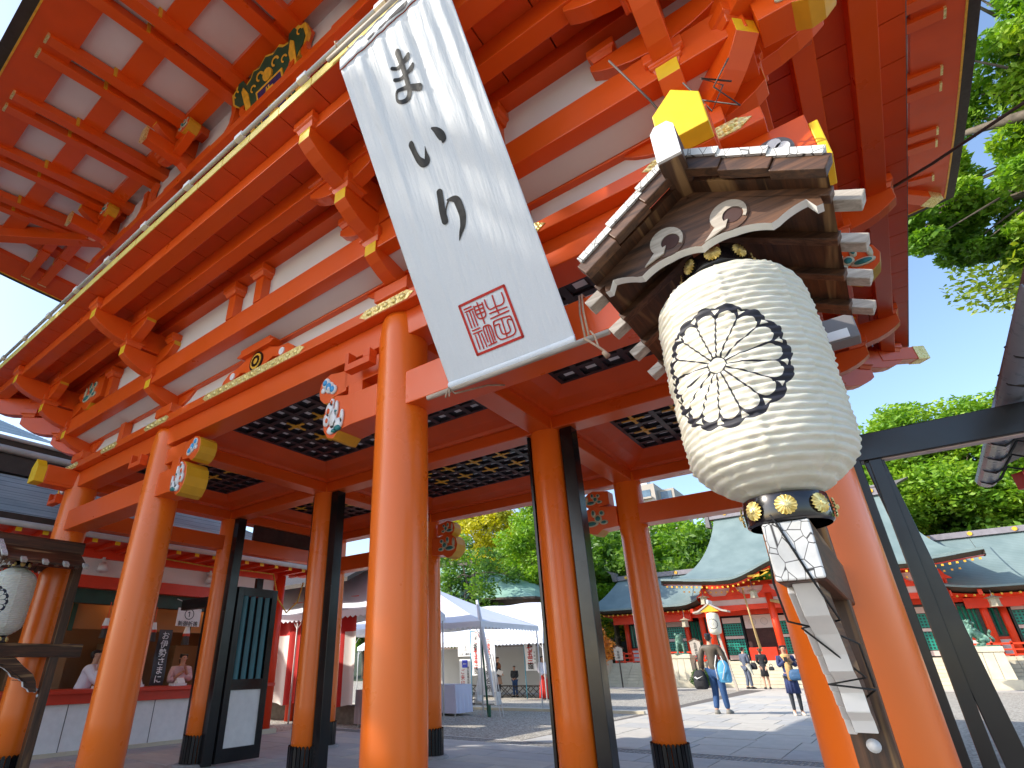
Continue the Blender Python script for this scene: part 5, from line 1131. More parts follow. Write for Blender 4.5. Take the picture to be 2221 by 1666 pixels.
# white speaker-like box high on F side already belongs to the gate
# ================================================================== MAIN HALL
hall = thing('main_hall', 'red main hall with curved copper roof and green lattices at the end of the path', 'shrine hall', (-1.1, 46, 0))
HC = -1.1; Y_E, Y_R = 41.0, 49.0
def roofz(x, t):
    """t=0 ridge .. 1 eave"""
    z = 7.0 + (13.0 - 7.0) * (1 - t) ** 1.75
    z += 1.35 * max(0, math.cos(min(1, abs(x - HC) / 4.6) * math.pi / 2)) ** 1.6 * max(0, (t - .55) / .45) ** 1.6
    e = abs(x - HC) / 9.3; z += .55 * max(0, e - .6) / .4 * max(0, t - .3) * t
    return z
def rsurf(u, t, dz=0.0):
    hw = 6.2 + (9.3 - 6.2) * t ** 1.5; x = HC + (u - .5) * 2 * hw; return (x, Y_R + (Y_E - Y_R) * t, roofz(x, t) + dz)
m = MB().grid(lambda u, v: rsurf(u, v), 70, 30); m.grid(lambda u, v: (rsurf(u, 1)[0], Y_E, rsurf(u, 1)[2] - .0 - .16 * v), 70, 2)
obj('copper_roof', m, COP, hall, True)
m = MB().grid(lambda u, v: (rsurf(u, 1)[0], Y_E + .06 + .3 * v, rsurf(u, 1)[2] - .17 - .22 * v), 70, 2); obj('roof_edge', m, DBROWN, hall, True)
m = MB().grid(lambda u, v: (rsurf(u, 1)[0], Y_E + .35 + 2.2 * v, rsurf(u, 1)[2] - .40 - .30 * math.sin(v * 1.5) + .5 * v), 70, 4); obj('red_eave', m, REDH, hall, True)
for s_ in (0, 1):
    m = MB().grid(lambda u, v: (rsurf(s_, v)[0], rsurf(s_, v)[1] + .02, rsurf(s_, v)[2] - .35 * u), 2, 24); m.grid(lambda u, v: (rsurf(s_, 1)[0], Y_E + 4.5 * u, rsurf(s_, 1 - u * .56)[2] - .35 - .1 * v), 10, 1); obj('side_edge', m, DBROWN, hall)
m = MB().box(HC - 6.5, HC + 6.5, Y_R - .35, Y_R + .35, 12.9, 13.55).box(HC - 6.6, HC + 6.6, Y_R - .42, Y_R + .42, 13.5, 13.64); rd = obj('ridge', m, paint('ridge_copper', (0.24, 0.22, 0.24), .5, .15, 3, .03), hall)
for x in [HC - 5.2 + i * 1.75 for i in range(7)]: obj('gold_crest', MB().cyl((x, Y_R - .35, 13.25), (x, Y_R - .40, 13.25), .16, n=14), GOLDP, rd)
for s_ in (-1, 1):
    x = HC + s_ * 6.55; m = MB().prism([(0, 12.2), (.35 * s_, 12.3), (.3 * s_, 13.1), (.45 * s_, 13.5), (1.25 * s_, 13.85), (.5 * s_, 13.72), (0, 13.75)], lambda a, b, t: (x + a, Y_R - .4 + t, b), 0, .8); obj('ridge_end', m, GREYM, rd)
for i in range(52):
    x = HC - 9.0 + i * 18.0 / 51; e = (x - HC) / 9.3 / 2 + .5; z = roofz(x, 1); obj('gold_rafter_end', MB().box(x - .055, x + .055, Y_E + .30, Y_E + .42, z - .62, z - .50), GOLDP, hall)
for i in range(44):
    x = HC - 8.0 + i * 16 / 43; z = roofz(x, 1); obj('gold_rafter_end', MB().box(x - .05, x + .05, Y_E + .9, Y_E + 1.0, z - .90, z - .80), GOLDP, hall)
# gold ornament in the karahafu curve
m = MB().prism([(-3.4, 0), (-2.6, .06), (-1.9, .3), (-2.5, .24), (-1.95, .12), (-2.6, -.12), (-3.3, -.12)], lambda a, b, t: (HC + a, Y_E + .25 + t, 7.05 + b), 0, .06); obj('gold_ornament', m, GOLDP, hall)
m = MB().prism(blob(HC - 1.55, 7.62, .17, 10) , lambda a, b, t: (a, Y_E + .25 + t, b), 0, .06); obj('gold_ornament', m, GOLDP, hall)
# wings
def wing(x0, x1, yw, ze, zr, hipl, hipr, gold0=True):
    m = MB(); yE = yw - 2.4; yr = yw + 1.6
    def f(u, v):
        h = (1 - v); a = x0 + hipl * h; b = x1 - hipr * h; x = a + (b - a) * u; e = max(0, 1 - abs(u - 0) * 6, 1 - abs(u - 1) * 6) if (hipl or hipr) else 0
        return (x, yr + (yE - yr) * v, ze + (zr - ze) * h ** 1.35 + .35 * e * e * v)
    m.grid(f, 40, 14); m.grid(lambda u, v: (f(u, 1)[0], yE, f(u, 1)[2] - .12 * v), 40, 1); obj('copper_roof', m, COP, hall, True)
    m = MB().grid(lambda u, v: (f(u, 1)[0], yE + .04 + 1.0 * v, f(u, 1)[2] - .12 - .25 * v), 40, 1); obj('roof_edge', m, DBROWN, hall)
    m = MB().grid(lambda u, v: (f(u, 1)[0], yE + .8 + 1.6 * v, f(u, 1)[2] - .42 - .15 * v), 40, 1).box(x0 + 1.2, x1 - 1.2, yw - .5, yw - .1, ze - 1.1, ze - .5); obj('red_eave', m, REDH, hall)
    n = int((x1 - x0) / .42)
    for i in range(n):
        x = x0 + .5 + i * (x1 - x0 - 1) / (n - 1); obj('gold_rafter_end', MB().box(x - .05, x + .05, yE + .68, yE + .8, ze - .50, ze - .39), GOLDP, hall)
    rdg = obj('ridge', MB().box(x0 + hipl, x1 - hipr, yr - .25, yr + .25, zr - .05, zr + .32), MATS['ridge_copper'], hall)
    for i in range(int((x1 - x0) / 2.2)): x = x0 + hipl + .8 + i * 2.2; obj('gold_crest', MB().cyl((x, yr - .25, zr + .14), (x, yr - .3, zr + .14), .13, n=12), GOLDP, rdg)
wing(-17.4, -8.6, 45.5, 5.65, 8.4, 1.4, 0); wing(5.5, 22, 45.5, 5.45, 8.9, 0, 1.4)
for (x0, x1, z0, z1, y) in ((-17.0, -13.5, 8.3, 8.9, 47.2),): obj('ridge_end', MB().prism([(0, 0), (.4, 0), (.4, .7), (-.5, 1.0), (-.1, .6)], lambda a, b, t: (-16.4 + a, 46.7 + t, 8.3 + b), 0, .5), GREYM, hall)
# platform and body
obj('platform', MB().box(-16.4, 21, 43.3, 52, 0, 1.62), STONE, hall)
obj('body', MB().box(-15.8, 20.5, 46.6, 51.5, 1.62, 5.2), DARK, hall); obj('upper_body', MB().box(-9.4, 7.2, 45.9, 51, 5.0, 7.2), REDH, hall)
def lattice_mat():
    n = N('green_lattice_screen'); s = n.sep(); fx = n.math('FRACT', n.math('MULTIPLY', s[0], 5.5)); fz = n.math('FRACT', n.math('MULTIPLY', s[2], 5.5))
    hole = n.math('MULTIPLY', n.math('GREATER_THAN', fx, .42), n.math('GREATER_THAN', fz, .42)); n.col(n.mix(hole, (0.01, 0.26, 0.19), (0.012, .02, .02))); n.set(Roughness=.4); return n.m
LATT = lattice_mat()
def crestcloth():
    n = N('white_crested_curtain'); s = n.sep(); fx = n.math('SUBTRACT', n.math('FRACT', n.math('MULTIPLY', s[0], 1.25)), .5); z = n.math('MULTIPLY', s[2], 1.25)
    r = n.math('SQRT', n.math('ADD', n.math('MULTIPLY', fx, fx), n.math('MULTIPLY', z, z))); ang = n.math('ARCTAN2', z, fx); pet = n.math('GREATER_THAN', n.math('ABSOLUTE', n.math('SINE', n.math('MULTIPLY', ang, 8))), .3)
    ring_ = n.math('MULTIPLY', n.math('LESS_THAN', r, .30), n.math('GREATER_THAN', r, .06)); line = n.math('MAXIMUM', n.math('MULTIPLY', n.math('GREATER_THAN', r, .27), n.math('LESS_THAN', r, .31)), n.math('MULTIPLY', ring_, n.math('SUBTRACT', 1.0, pet)))
    n.col(n.mix(n.math('MULTIPLY', line, .55), (0.66, 0.58, 0.54), (0.25, 0.2, 0.2))); n.set(Roughness=.8); return n.m
CREST = crestcloth()
def bay(x0, x1, y, kind, z0=1.62, z1=4.75):
    w = x1 - x0; xc = (x0 + x1) / 2
    def ctr(name, a0, a1, b0, b1, mat, dy, par=None):  # origin centred so procedural marks line up
        me = MB().box(-(a1 - a0) / 2, (a1 - a0) / 2, -.02, .02, -(b1 - b0) / 2, (b1 - b0) / 2).mesh(name, mat); return place(name, me, par or hall, ((a0 + a1) / 2, y - dy, (b0 + b1) / 2))
    if kind == 'door':
        f = obj('door_frame', MB().box(x0 + .08, x1 - .08, y - .03, y + .03, z0, z1), BLAC, hall); ctr('lattice', x0 + .2, x1 - .2, z0 + 1.75, z1 - .55, LATT, .05, f); ctr('lattice', x0 + .2, x1 - .2, z0 + .45, z0 + 1.5, LATT, .05, f)
        ctr('white_rail', x0 + .2, x1 - .2, z0 + 1.53, z0 + 1.72, PINKW, .045, f); ctr('white_rail', x0 + .2, x1 - .2, z1 - .5, z1 - .12, PINKW, .045, f); ctr('white_rail', x0 + .2, x1 - .2, z0 + .1, z0 + .4, PINKW, .045, f)
    elif kind == 'slat':
        f = obj('window_frame', MB().box(x0 + .1, x1 - .1, y - .03, y + .03, z0 + 1.05, z1 - .05), BLAC, hall); n = int((w - .5) / .20)
        for i in range(n): xx = x0 + .25 + (w - .5) * (i + .5) / n; obj('green_slat', MB().prism([(-.075, 0), (0, -.07), (.075, 0)], lambda a, b, t: (xx + a, y - .04 + b, t), z0 + 1.2, z1 - .2), GREEN, f)
        ctr('white_panel', x0 + .1, x1 - .1, z0 + .1, z0 + .95, PLAS, .03); ctr('red_rail', x0, x1, z0 + .95, z0 + 1.1, REDH, .05)
    else:
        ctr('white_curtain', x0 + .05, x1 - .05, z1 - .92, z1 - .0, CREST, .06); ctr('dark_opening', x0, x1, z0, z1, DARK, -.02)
def column(x, y, z0=1.62, z1=5.2, r=.2):
    c = obj('red_column', MB().cyl((x, y, z0 + .1), (x, y, z1), r, n=18), REDH, hall, True); obj('stone_base', MB().box(x - .3, x + .3, y - .3, y + .3, z0, z0 + .1), STONE, c)
seq = [(-15.6, -14.3, 'slat'), (-14.3, -12.4, 'open'), (-12.4, -10.6, 'door'), (-10.6, -9.2, 'slat')]
for a, b, k in seq: bay(a, b, 46.4, k)
for x in (-15.6, -10.6, -9.2): column(x, 46.3)
seq = [(-9.2, -7.9, 'slat'), (-7.9, -6.2, 'door'), (-6.2, -4.2, 'open'), (-4.2, -2.6, 'door'), (-2.6, .4, 'open'), (.4, 2.0, 'door'), (2.0, 4.0, 'open'), (4.0, 5.8, 'door'), (5.8, 7.4, 'slat')]
for a, b, k in seq: bay(a, b, 45.7, k)
for x in (-9.2, -8.0, -2.7, .5, 5.8, 7.5): column(x, 45.6, 1.62, 6.2)
seq = [(7.5, 8.6, 'slat'), (8.6, 10.0, 'door'), (10.0, 13.0, 'open'), (13.0, 15.0, 'door'), (15, 18, 'slat')]
for a, b, k in seq: bay(a, b, 46.0, k, 1.62, 4.7)
for x in (8.4, 13.0): column(x, 45.9)
for x in (-8.1, -3.75, 1.55, 5.9): column(x, 43.6, 1.66, 6.0, .24)
obj('lintel', MB().box(-8.4, 6.2, 43.5, 43.7, 5.0, 5.35).box(-8.4, 6.2, 43.5, 43.7, 5.75, 6.05), REDH, hall); obj('plaster_panel', MB().box(-8.2, 6.0, 43.58, 43.62, 5.35, 6.6), PINKW, hall)
for x in (-8.1, -6.0, -3.75, -1.1, 1.55, 3.8, 5.9):
    obj('frog_leg_strut', MB().prism([(-.6, 0), (-.3, .25), (-.15, .6), (.15, .6), (.3, .25), (.6, 0)], lambda a, b, t: (x + a, 43.40 + t, 6.05 + b), 0, .3), REDH, hall)
for x in (-9.2, 7.5): obj('cross_beam', MB().box(x - .1, x + .1, 43.4, 45.8, 5.0, 5.3), REDH, hall)
obj('rear_lintel', MB().box(-15.8, 20, 45.4, 45.6, 4.78, 5.1), REDH, hall); obj('offering_box', MB().box(-2.2, 0, 44.3, 45.0, 1.62, 2.4), GOLDP, hall, bevel=.02)
obj('shop_red', MB().box(-6.1, -4.3, 44.8, 45.3, 1.62, 2.5), REDC, hall)
hr = obj('straw_rope', MB().tube([(-3.7, 43.3, 5.5), (-2.5, 43.2, 5.2), (-1.1, 43.2, 5.05), (.4, 43.2, 5.2), (1.5, 43.3, 5.5)], [.10, .18, .22, .18, .10], 8), ROPE, hall, True)
tag(obj('bell_rope', MB().tube([(-5.2, 42.6, 6.4), (-5.1, 42.6, 4.4), (-4.95, 42.6, 2.2)], [.05, .06, .10], 8), ROPE, None, True, origin=(-5.1, 42.6, 4.0)), 'long straw bell rope hanging at the hall front left of the steps', 'rope')
# steps
for (x0, x1, ya) in ((-8.0, 5.8, 41.25), (-16.2, -11.8, 41.4), (6.9, 11.5, 41.4)):
    for k in range(8): 
        sw = (x1 - x0) / 5
        for q in range(5): obj('step_stone', MB().box(x0 + q * sw + .01, x0 + (q + 1) * sw - .01, ya + k * .26, 43.28, k * .2, (k + 1) * .2 - .012), STONE, hall)
rw = MB()
for x in (-16.2, -11.7, 6.7): rw.box(x - .12, x + .12, 41.3, 43.4, 0, 1.9)
obj('stair_wall', rw, STONE, hall)
# red railings
def rail(x0, x1, y, z):
    m = MB().box(x0, x1, y - .05, y + .05, z + .62, z + .72).box(x0, x1, y - .04, y + .04, z + .32, z + .40).box(x0, x1, y - .04, y + .04, z + .05, z + .13)
    n = max(2, int((x1 - x0) / .7)); [m.box(x0 + (x1 - x0) * i / n - .05, x0 + (x1 - x0) * i / n + .05, y - .05, y + .05, z, z + .8) for i in range(n + 1)]; obj('red_railing', m, REDH, hall)
rail(-15.8, -12.2, 43.5, 1.62); rail(-11.4, -8.2, 43.5, 1.62); rail(6.2, 9.6, 43.5, 1.62)
# hanging metal lanterns
hl = MB().cyl((0, 0, 0), (0, 0, .42), .26, .26, 6).cyl((0, 0, .42), (0, 0, .55), .46, .10, 6).cyl((0, 0, .55), (0, 0, .68), .05, .02, 6).cyl((0, 0, -.06), (0, 0, 0), .3, .3, 6)
hlm = hl.mesh('hanging_lantern', paint('pale_bronze', (0.40, 0.36, 0.26), .4, .3, 20, .2))
for x, y, z, lab in ((-7.9, 42.3, 5.5, 'metal lantern hanging under the left end of the curved eave'), (-4.5, 42.3, 5.7, 'metal lantern hanging left of the straw rope'), (-9.9, 43.5, 4.1, 'small metal lantern hanging at the left wing of the hall'), (7.95, 43.6, 4.35, 'metal lantern hanging above the right bronze lion dog'), (3.6, 42.3, 5.5, 'metal lantern hanging under the right end of the curved eave')):
    o = tag(place('hanging_lantern', hlm, None, (x, y, z)), lab, 'lantern', 'metal lanterns hanging along the hall eaves'); place('chain', MB().cyl((0, 0, .66), (0, 0, 1.2), .02, n=5).mesh('chain', GREYM), o, (x, y, z)).location = (0, 0, 0)
# pedestals
def pedestal(x, y, lab):
    t = thing('stone_pedestal', lab, 'pedestal', (x, y, 0), 0, 'stone pedestals of the lion dogs', local=True)
    obj('base', MB().box(-.95, .95, -.95, .95, 0, .48), STONE, t, bevel=.02)
    for i in range(3):
        a, b = -.78 + i * .52, -.78 + (i + 1) * .52
        m = MB(); m.prism([(a + .012, .49), (b - .012, .49), ((b - .012) * .86, 1.82), ((a + .012) * .86, 1.82)], lambda p, q, s_: (p, -.78 + (q - .49) * .08 + s_, q), 0, .3); obj('stone_slab', m, STONE, t)
    obj('core', MB().loft([[(-.76, -.70, .49), (.76, -.70, .49), (.76, .78, .49), (-.76, .78, .49)], [(-.66, -.6, 1.83), (.66, -.6, 1.83), (.66, .66, 1.83), (-.66, .66, 1.83)]]), STONE, t); obj('cap', MB().box(-.72, .72, -.72, .72, 1.84, 2.12), STONE, t, bevel=.02)
    return t
pedestal(-10.0, 41.6, 'tall stone pedestal left of the hall steps'); pedestal(6.5, 41.4, 'stone pedestal at the right, behind the black posts')
# ================================================================== FIGURES
def skin(name, pts, edges, rad, mat, parent, sub=2, root=0):
    me = bpy.data.meshes.new(name); me.from_pydata(pts, edges, []); me.update()
    o = bpy.data.objects.new(name, me); COL.objects.link(o)
    md = o.modifiers.new('s', 'SKIN'); md.use_smooth_shade = True
    sv = me.skin_vertices[0].data if me.skin_vertices else None
    if sv is None:
        bm = bmesh.new(); bm.from_mesh(me); bm.verts.layers.skin.verify(); bm.to_mesh(me); bm.free(); sv = me.skin_vertices[0].data
    for i, r in enumerate(rad): sv[i].radius = (r, r) if not isinstance(r, (tuple, list)) else tuple(r); sv[i].use_root = (i == root)
    s2 = o.modifiers.new('u', 'SUBSURF'); s2.levels = sub; s2.render_levels = sub
    dg = bpy.context.evaluated_depsgraph_get(); m2 = bpy.data.meshes.new_from_object(o.evaluated_get(dg)); m2.name = name
    bpy.data.objects.remove(o); m2.materials.clear(); m2.materials.append(mat)
    m2.polygons.foreach_set('use_smooth', [True] * len(m2.polygons)); m2.update()
    c = bpy.data.objects.new(name, m2); COL.objects.link(c); c.parent = parent; OFF[c.name] = Vector((0, 0, 0)); return c
SKN = paint('skin', (0.52, 0.29, 0.19), .5, .05, 5, 0); HAIRB = paint('black_hair', (0.012, 0.009, 0.008), .45, .3, 30, .2); HAIRN = paint('brown_hair', (0.07, 0.025, 0.012), .45, .3, 30, .2)
def lerp(a, b, t): return tuple(a[i] + (b[i] - a[i]) * t for i in range(3))
def person(label, x, y, h, rz, top, bot, hair=HAIRB, hairlen=.0, sleeves=True, skirt=None, hem=.50, legs=None, pose='stand', shoes=None, group=None, coat=None, wide=1.0, hipz=0.0, sleeve_r=.036, headturn=0.0, bare=False):
    """unit figure is 1 tall and faces -Y; arm poses by name"""
    t = thing('person', label, 'person', (x, y, hipz), rz, group, local=True); k = h
    V = lambda a, b, c: (a * k * wide if abs(a) > 0 else 0, b * k, c * k)
    sit = pose.startswith('lean')
    dy = -.10 if sit else 0
    hp = V(0, 0, .52); ch = V(0, dy * .6, .72); nk = V(0, dy, .845); hd = V(0, dy - .012, .935)
    arms = {'stand': (((.125, .0, .63), (.13, -.02, .48)), ((-.125, 0, .63), (-.13, -.02, .48))),
            'bag': (((.14, .02, .66), (.15, -.03, .52)), ((-.14, .02, .65), (-.15, -.02, .52))),
            'front': (((.12, .0, .66), (.03, -.10, .58)), ((-.12, 0, .66), (-.03, -.10, .575))),
            'phone': (((.12, -.02, .68), (.05, -.10, .76)), ((-.12, -.02, .68), (-.02, -.10, .77))),
            'low': (((.11, .0, .66), (.03, -.08, .52)), ((-.11, 0, .66), (-.03, -.08, .52))),
            'lean1': (((.15, -.14, .66), (.05, -.30, .63)), ((-.14, -.20, .66), (-.045, -.165, .875))),
            'lean2': (((.12, -.08, .68), (.03, -.16, .80)), ((-.12, -.06, .66), (-.04, -.14, .74)))}[pose]
    pts = [hp, V(0, dy * .3, .60), ch, V(0, dy * .9, .79), nk, V(0, dy - .004, .885), hd, V(0, dy - .008, .965)]
    rad = [V(.085, 0, .06)[0] / wide, .066 * k, (.082 * k, .058 * k), (.07 * k, .048 * k), .030 * k, .027 * k, .050 * k, .040 * k]
    rad = [.072 * k, .066 * k, .074 * k, .055 * k, .030 * k, .028 * k, (.044 * k, .052 * k), (.036 * k, .042 * k)]; ed = [(0, 1), (1, 2), (2, 3), (3, 4), (4, 5), (5, 6), (6, 7)]
    feet = []
    for s_, ag in ((1, arms[0]), (-1, arms[1])):
        i = len(pts); sh = V(s_ * .098, dy * .9 + .004, .805); el = V(*ag[0]); el = (el[0], el[1] + dy * .0, el[2]); wr = V(*ag[1])
        pts += [sh, el, wr]; rad += [.034 * k, .026 * k, .017 * k]; ed += [(3, i), (i, i + 1), (i + 1, i + 2)]
        d = (Vector(wr) - Vector(el)).normalized(); sd_ = d.cross(Vector((0, 1, .3))).normalized(); pm_ = Vector(wr) + d * .030 * k
        j = len(pts); pts.append(tuple(pm_)); rad.append(.018 * k); ed.append((i + 2, j))
        for q, ln in ((-1.2, .036), (-.4, .044), (.4, .042), (1.2, .034)):
            a = len(pts); p1 = pm_ + d * .018 * k + sd_ * q * .010 * k; pts += [tuple(p1), tuple(p1 + d * ln * .8 * k + Vector((0, -.006 * k, -.004 * k)))]; rad += [.0055 * k, .0045 * k]; ed += [(j, a), (a, a + 1)]
        a = len(pts); pts.append(tuple(pm_ + Vector((0, -.020 * k, 0)) + d * .010 * k)); rad.append(.006 * k); ed.append((j, a))
        if not sit:
            i = len(pts); st_ = .02 * s_ * (1 if pose != 'bag' else 2)
            hip = V(s_ * .045, 0, .50); kn = V(s_ * .05, -.012 - st_ * .5, .275); an = V(s_ * .055, .012 + st_, .045); toe = V(s_ * .066, -.075 + st_, .018)
            pts += [hip, kn, an, toe]; rad += [.050 * k, .034 * k, .022 * k, .017 * k]; ed += [(0, i), (i, i + 1), (i + 1, i + 2), (i + 2, i + 3)]; feet.append((hip, kn, an, toe))
    body = skin('body', pts, ed, rad, legs if (legs is not None and False) else SKN, t, 2)
    # face: eyes, brows, mouth, nose, ears
    hz = .938 * k; fy = (dy - .012) * k - .050 * k
    m = MB()
    for s_ in (-1, 1): m.lathe([(.001, 0), (.006 * k, .001 * k), (.001, .003 * k)], (0, 0, 0), 8); q0 = len(m.v) - 24; m.v[q0:] = [(s_ * .017 * k + a, fy - .001 * k - c, hz + b * .7) for a, b, c in m.v[q0:]]
    obj('eyes', m, INKM, t); m = MB().box(-.012 * k, .012 * k, fy - .002 * k, fy + .004 * k, hz - .034 * k, hz - .030 * k); obj('mouth', m, REDI, t)
    m = MB().cyl((0, fy - .008 * k, hz - .018 * k), (0, fy + .002 * k, hz + .004 * k), .006 * k, .003 * k, 6); obj('nose', m, SKN, t)
    m = MB(); [m.cyl((s_ * .043 * k, (dy - .006) * k, hz - .012 * k), (s_ * .050 * k, (dy - .004) * k, hz - .002 * k), .011 * k, .009 * k, 8) for s_ in (-1, 1)]; obj('ears', m, SKN, t, True)
    # hair
    hp_ = [(0, (dy - .002) * k, .985 * k), (0, (dy + .022) * k, .952 * k), (0, (dy + .028) * k, (.92 - hairlen * .4) * k), (0, (dy + .03) * k, (.90 - hairlen) * k)]
    skin('hair', hp_ + [(.026 * k, (dy - .012) * k, .968 * k), (-.026 * k, (dy - .012) * k, .968 * k)] + ([(.036 * k, (dy + .004) * k, .92 * k), (-.036 * k, (dy + .004) * k, .92 * k)] if hairlen > .02 else []), [(0, 1), (1, 2), (2, 3), (0, 4), (0, 5)] + ([(4, 6), (5, 7)] if hairlen > .02 else []), [.040 * k, .046 * k, .038 * k, (.026 if hairlen < .08 else .034) * k, .030 * k, .030 * k] + ([.022 * k, .022 * k] if hairlen > .02 else []), hair, t, 2)
    # jacket / top with sleeves
    g = 1.16
    jp = [V(0, 0, hem if skirt is None and coat is None else .56), V(0, dy * .3, .62), V(0, dy * .6, .72), V(0, dy * .9, .80), V(0, dy, .838)]; jr = [.082 * k, .076 * k, .086 * k, .064 * k, .034 * k]; je = [(0, 1), (1, 2), (2, 3), (3, 4)]
    for s_, ag in ((1, arms[0]), (-1, arms[1])):
        i = len(jp); sh = V(s_ * .1, dy * .9 + .004, .805); el = V(*ag[0]); wr = V(*ag[1]); cu_ = lerp(el, wr, .88 if sleeves is True else sleeves)
        jp += [sh, el, cu_]; jr += [.044 * k, sleeve_r * k, sleeve_r * .85 * k]; je += [(3, i), (i, i + 1), (i + 1, i + 2)]
    skin('top', jp, je, jr, top, t, 2)
    if coat is not None:
        m = MB().lathe([(.070 * k, .60 * k), (.082 * k, .52 * k), (.098 * k, coat * k), (.094 * k, coat * k)], n=24); o = obj('coat_skirt', m, top, t, True)
    if skirt is not None:
        rr = []
        for r_, z in skirt[1]:
            rr.append([(r_ * k * (1 + .06 * math.sin(i * 2 * math.pi / 48 * 12) * (1 if z < .5 else .3)) * math.cos(2 * math.pi * i / 48), r_ * k * .85 * (1 + .06 * math.sin(i * 2 * math.pi / 48 * 12)) * math.sin(2 * math.pi * i / 48), z * k) for i in range(48)])
        m = MB().loft(rr); obj('skirt', m, skirt[0], t, True)
    if feet:
        if legs is not None:
            lp = [V(0, 0, .53)]; lr = [.082 * k * (1 if skirt is None else .85)]; le = []
            for (hip, kn, an, toe) in feet:
                i = len(lp); lp += [hip, kn, lerp(an, kn, .04)]; lr += ([.060 * k, .046 * k, .036 * k] if bot else [.052 * k, .036 * k, .0235 * k]); le += [(0, i), (i, i + 1), (i + 1, i + 2)]
            skin('trousers' if bot else 'stockings', lp, le, lr, legs, t, 2)
        for (hip, kn, an, toe) in feet:
            m = MB(); a = Vector(an); b = Vector(toe)
            m.loft([[(a.x + u * .024 * k, a.y + .03 * k, zz * k) for u, zz in ((-1, 0), (1, 0), (.9, .05), (-.9, .05))], [(a.x + u * .027 * k, a.y - .02 * k, zz * k) for u, zz in ((-1, 0), (1, 0), (.8, .055), (-.8, .055))], [(b.x + u * .03 * k, b.y, zz * k) for u, zz in ((-1, 0), (1, 0), (.8, .032), (-.8, .032))], [(b.x + u * .02 * k, b.y - .03 * k, zz * k) for u, zz in ((-1, 0), (1, 0), (.8, .02), (-.8, .02))]]); o = obj('shoe', m, shoes or INKM, t, True)
    return t
DENIM = paint('blue_denim', (0.025, 0.075, 0.20), .8, .2, 30, .2); OLIVE = paint('olive_brown_jacket', (0.085, 0.065, 0.045), .55, .15, 8, .2); SUIT = paint('grey_suit', (0.09, 0.11, 0.16), .8, .1, 20, .1); BLKC = paint('black_coat', (0.018, 0.018, 0.022), .8, .2, 10, .1)
NVYC = paint('navy_coat', (0.025, 0.04, 0.13), .75, .15, 10, .1); CREAM = paint('cream_scarf', (0.62, 0.38, 0.16), .8, .1, 10, .1); ROBE = paint('white_robe', (0.70, 0.68, 0.76), .7, .04, 6, .1); HAK = paint('scarlet_hakama', (0.66, 0.02, 0.008), .6, .06, 6, .05); GRYJ = paint('charcoal_jumper', (0.03, 0.035, 0.045), .8, .15, 10, .1); BROWNT = paint('rust_shawl', (0.28, 0.10, 0.04), .8, .1, 10, .1); TAUPE = paint('taupe_skirt', (0.36, 0.22, 0.15), .8, .1, 10, .1); SHOE = paint('grey_shoe', (0.25, 0.24, 0.22), .6, .2, 10, .1); WSHOE = paint('pale_trainer', (0.55, 0.5, 0.45), .6, .1, 10, .1)
man = person('man from behind in an olive brown jacket and jeans carrying two backpacks on the path', -2.26, 18.35, 2.46, R(176), OLIVE, True, hairlen=.01, legs=DENIM, pose='bag', shoes=SHOE, wide=1.12, hem=.47, sleeve_r=.042)
suitm = person('man in a grey suit standing side on before the hall steps', -5.5, 39.4, 2.44, R(150), SUIT, True, legs=SUIT, pose='front', hem=.50, sleeve_r=.036)
blackw = person('woman in a black knee length coat standing beside the suited man', -4.45, 39.1, 2.36, R(195), BLKC, False, hair=HAIRN, hairlen=.06, legs=SKN, pose='front', coat=.30)
girl = person('young woman in navy coat and cream scarf with blue shoulder bag facing the camera', -.14, 18.76, 2.03, R(20), NVYC, False, hairlen=.12, legs=GRYJ, pose='phone', skirt=(NVYC, [(.085, .58), (.092, .46), (.100, .30), (.094, .30)]), shoes=WSHOE)
miko1 = person('shrine maiden in white top and scarlet trousers, nearer of the pair under the white flag', -12.05, 24.3, 2.0, R(62), ROBE, False, hairlen=.16, sleeves=.8, pose='low', sleeve_r=.07, skirt=(HAK, [(.078, .60), (.095, .45), (.12, .2), (.145, .02), (.14, .02)]))
miko2 = person('shrine maiden in white top and scarlet trousers, farther of the pair, partly behind the column', -11.75, 25.2, 2.0, R(50), ROBE, False, hairlen=.1, sleeves=.8, pose='low', sleeve_r=.07, skirt=(HAK, [(.078, .60), (.095, .45), (.12, .2), (.145, .02), (.14, .02)]))
boy = person('boy in a dark jumper and jeans looking down at his hands inside the far tent', -14.5, 25.5, 1.55, R(10), GRYJ, True, legs=DENIM, pose='front', hem=.5, wide=1.05)
lady = person('woman with brown hair and a rust shawl over a black top holding white papers', -15.0, 24.6, 2.02, R(100), BLKC, False, hair=HAIRN, hairlen=.05, legs=GRYJ, pose='front', skirt=(TAUPE, [(.08, .58), (.10, .45), (.125, .32), (.12, .32)]))
priest = person('young black haired priest in a white robe leaning on the counter, chin on hand', -11.75, 2.42, 2.05, R(140), ROBE, False, pose='lean1', sleeves=.55, sleeve_r=.068, hipz=-.05, skirt=(ROBE, [(.08, .6), (.10, .45), (.12, .1)]))
miko3 = person('smiling shrine maiden with black fringe and pinkish robe behind the counter', -11.95, 4.75, 1.97, R(85), paint('pinkish_robe', (0.66, 0.45, 0.45), .7, .05, 8, .1), False, pose='lean2', sleeves=.6, sleeve_r=.055, hipz=-.02, hairlen=.05, skirt=(ROBE, [(.08, .6), (.10, .45), (.12, .1)]))
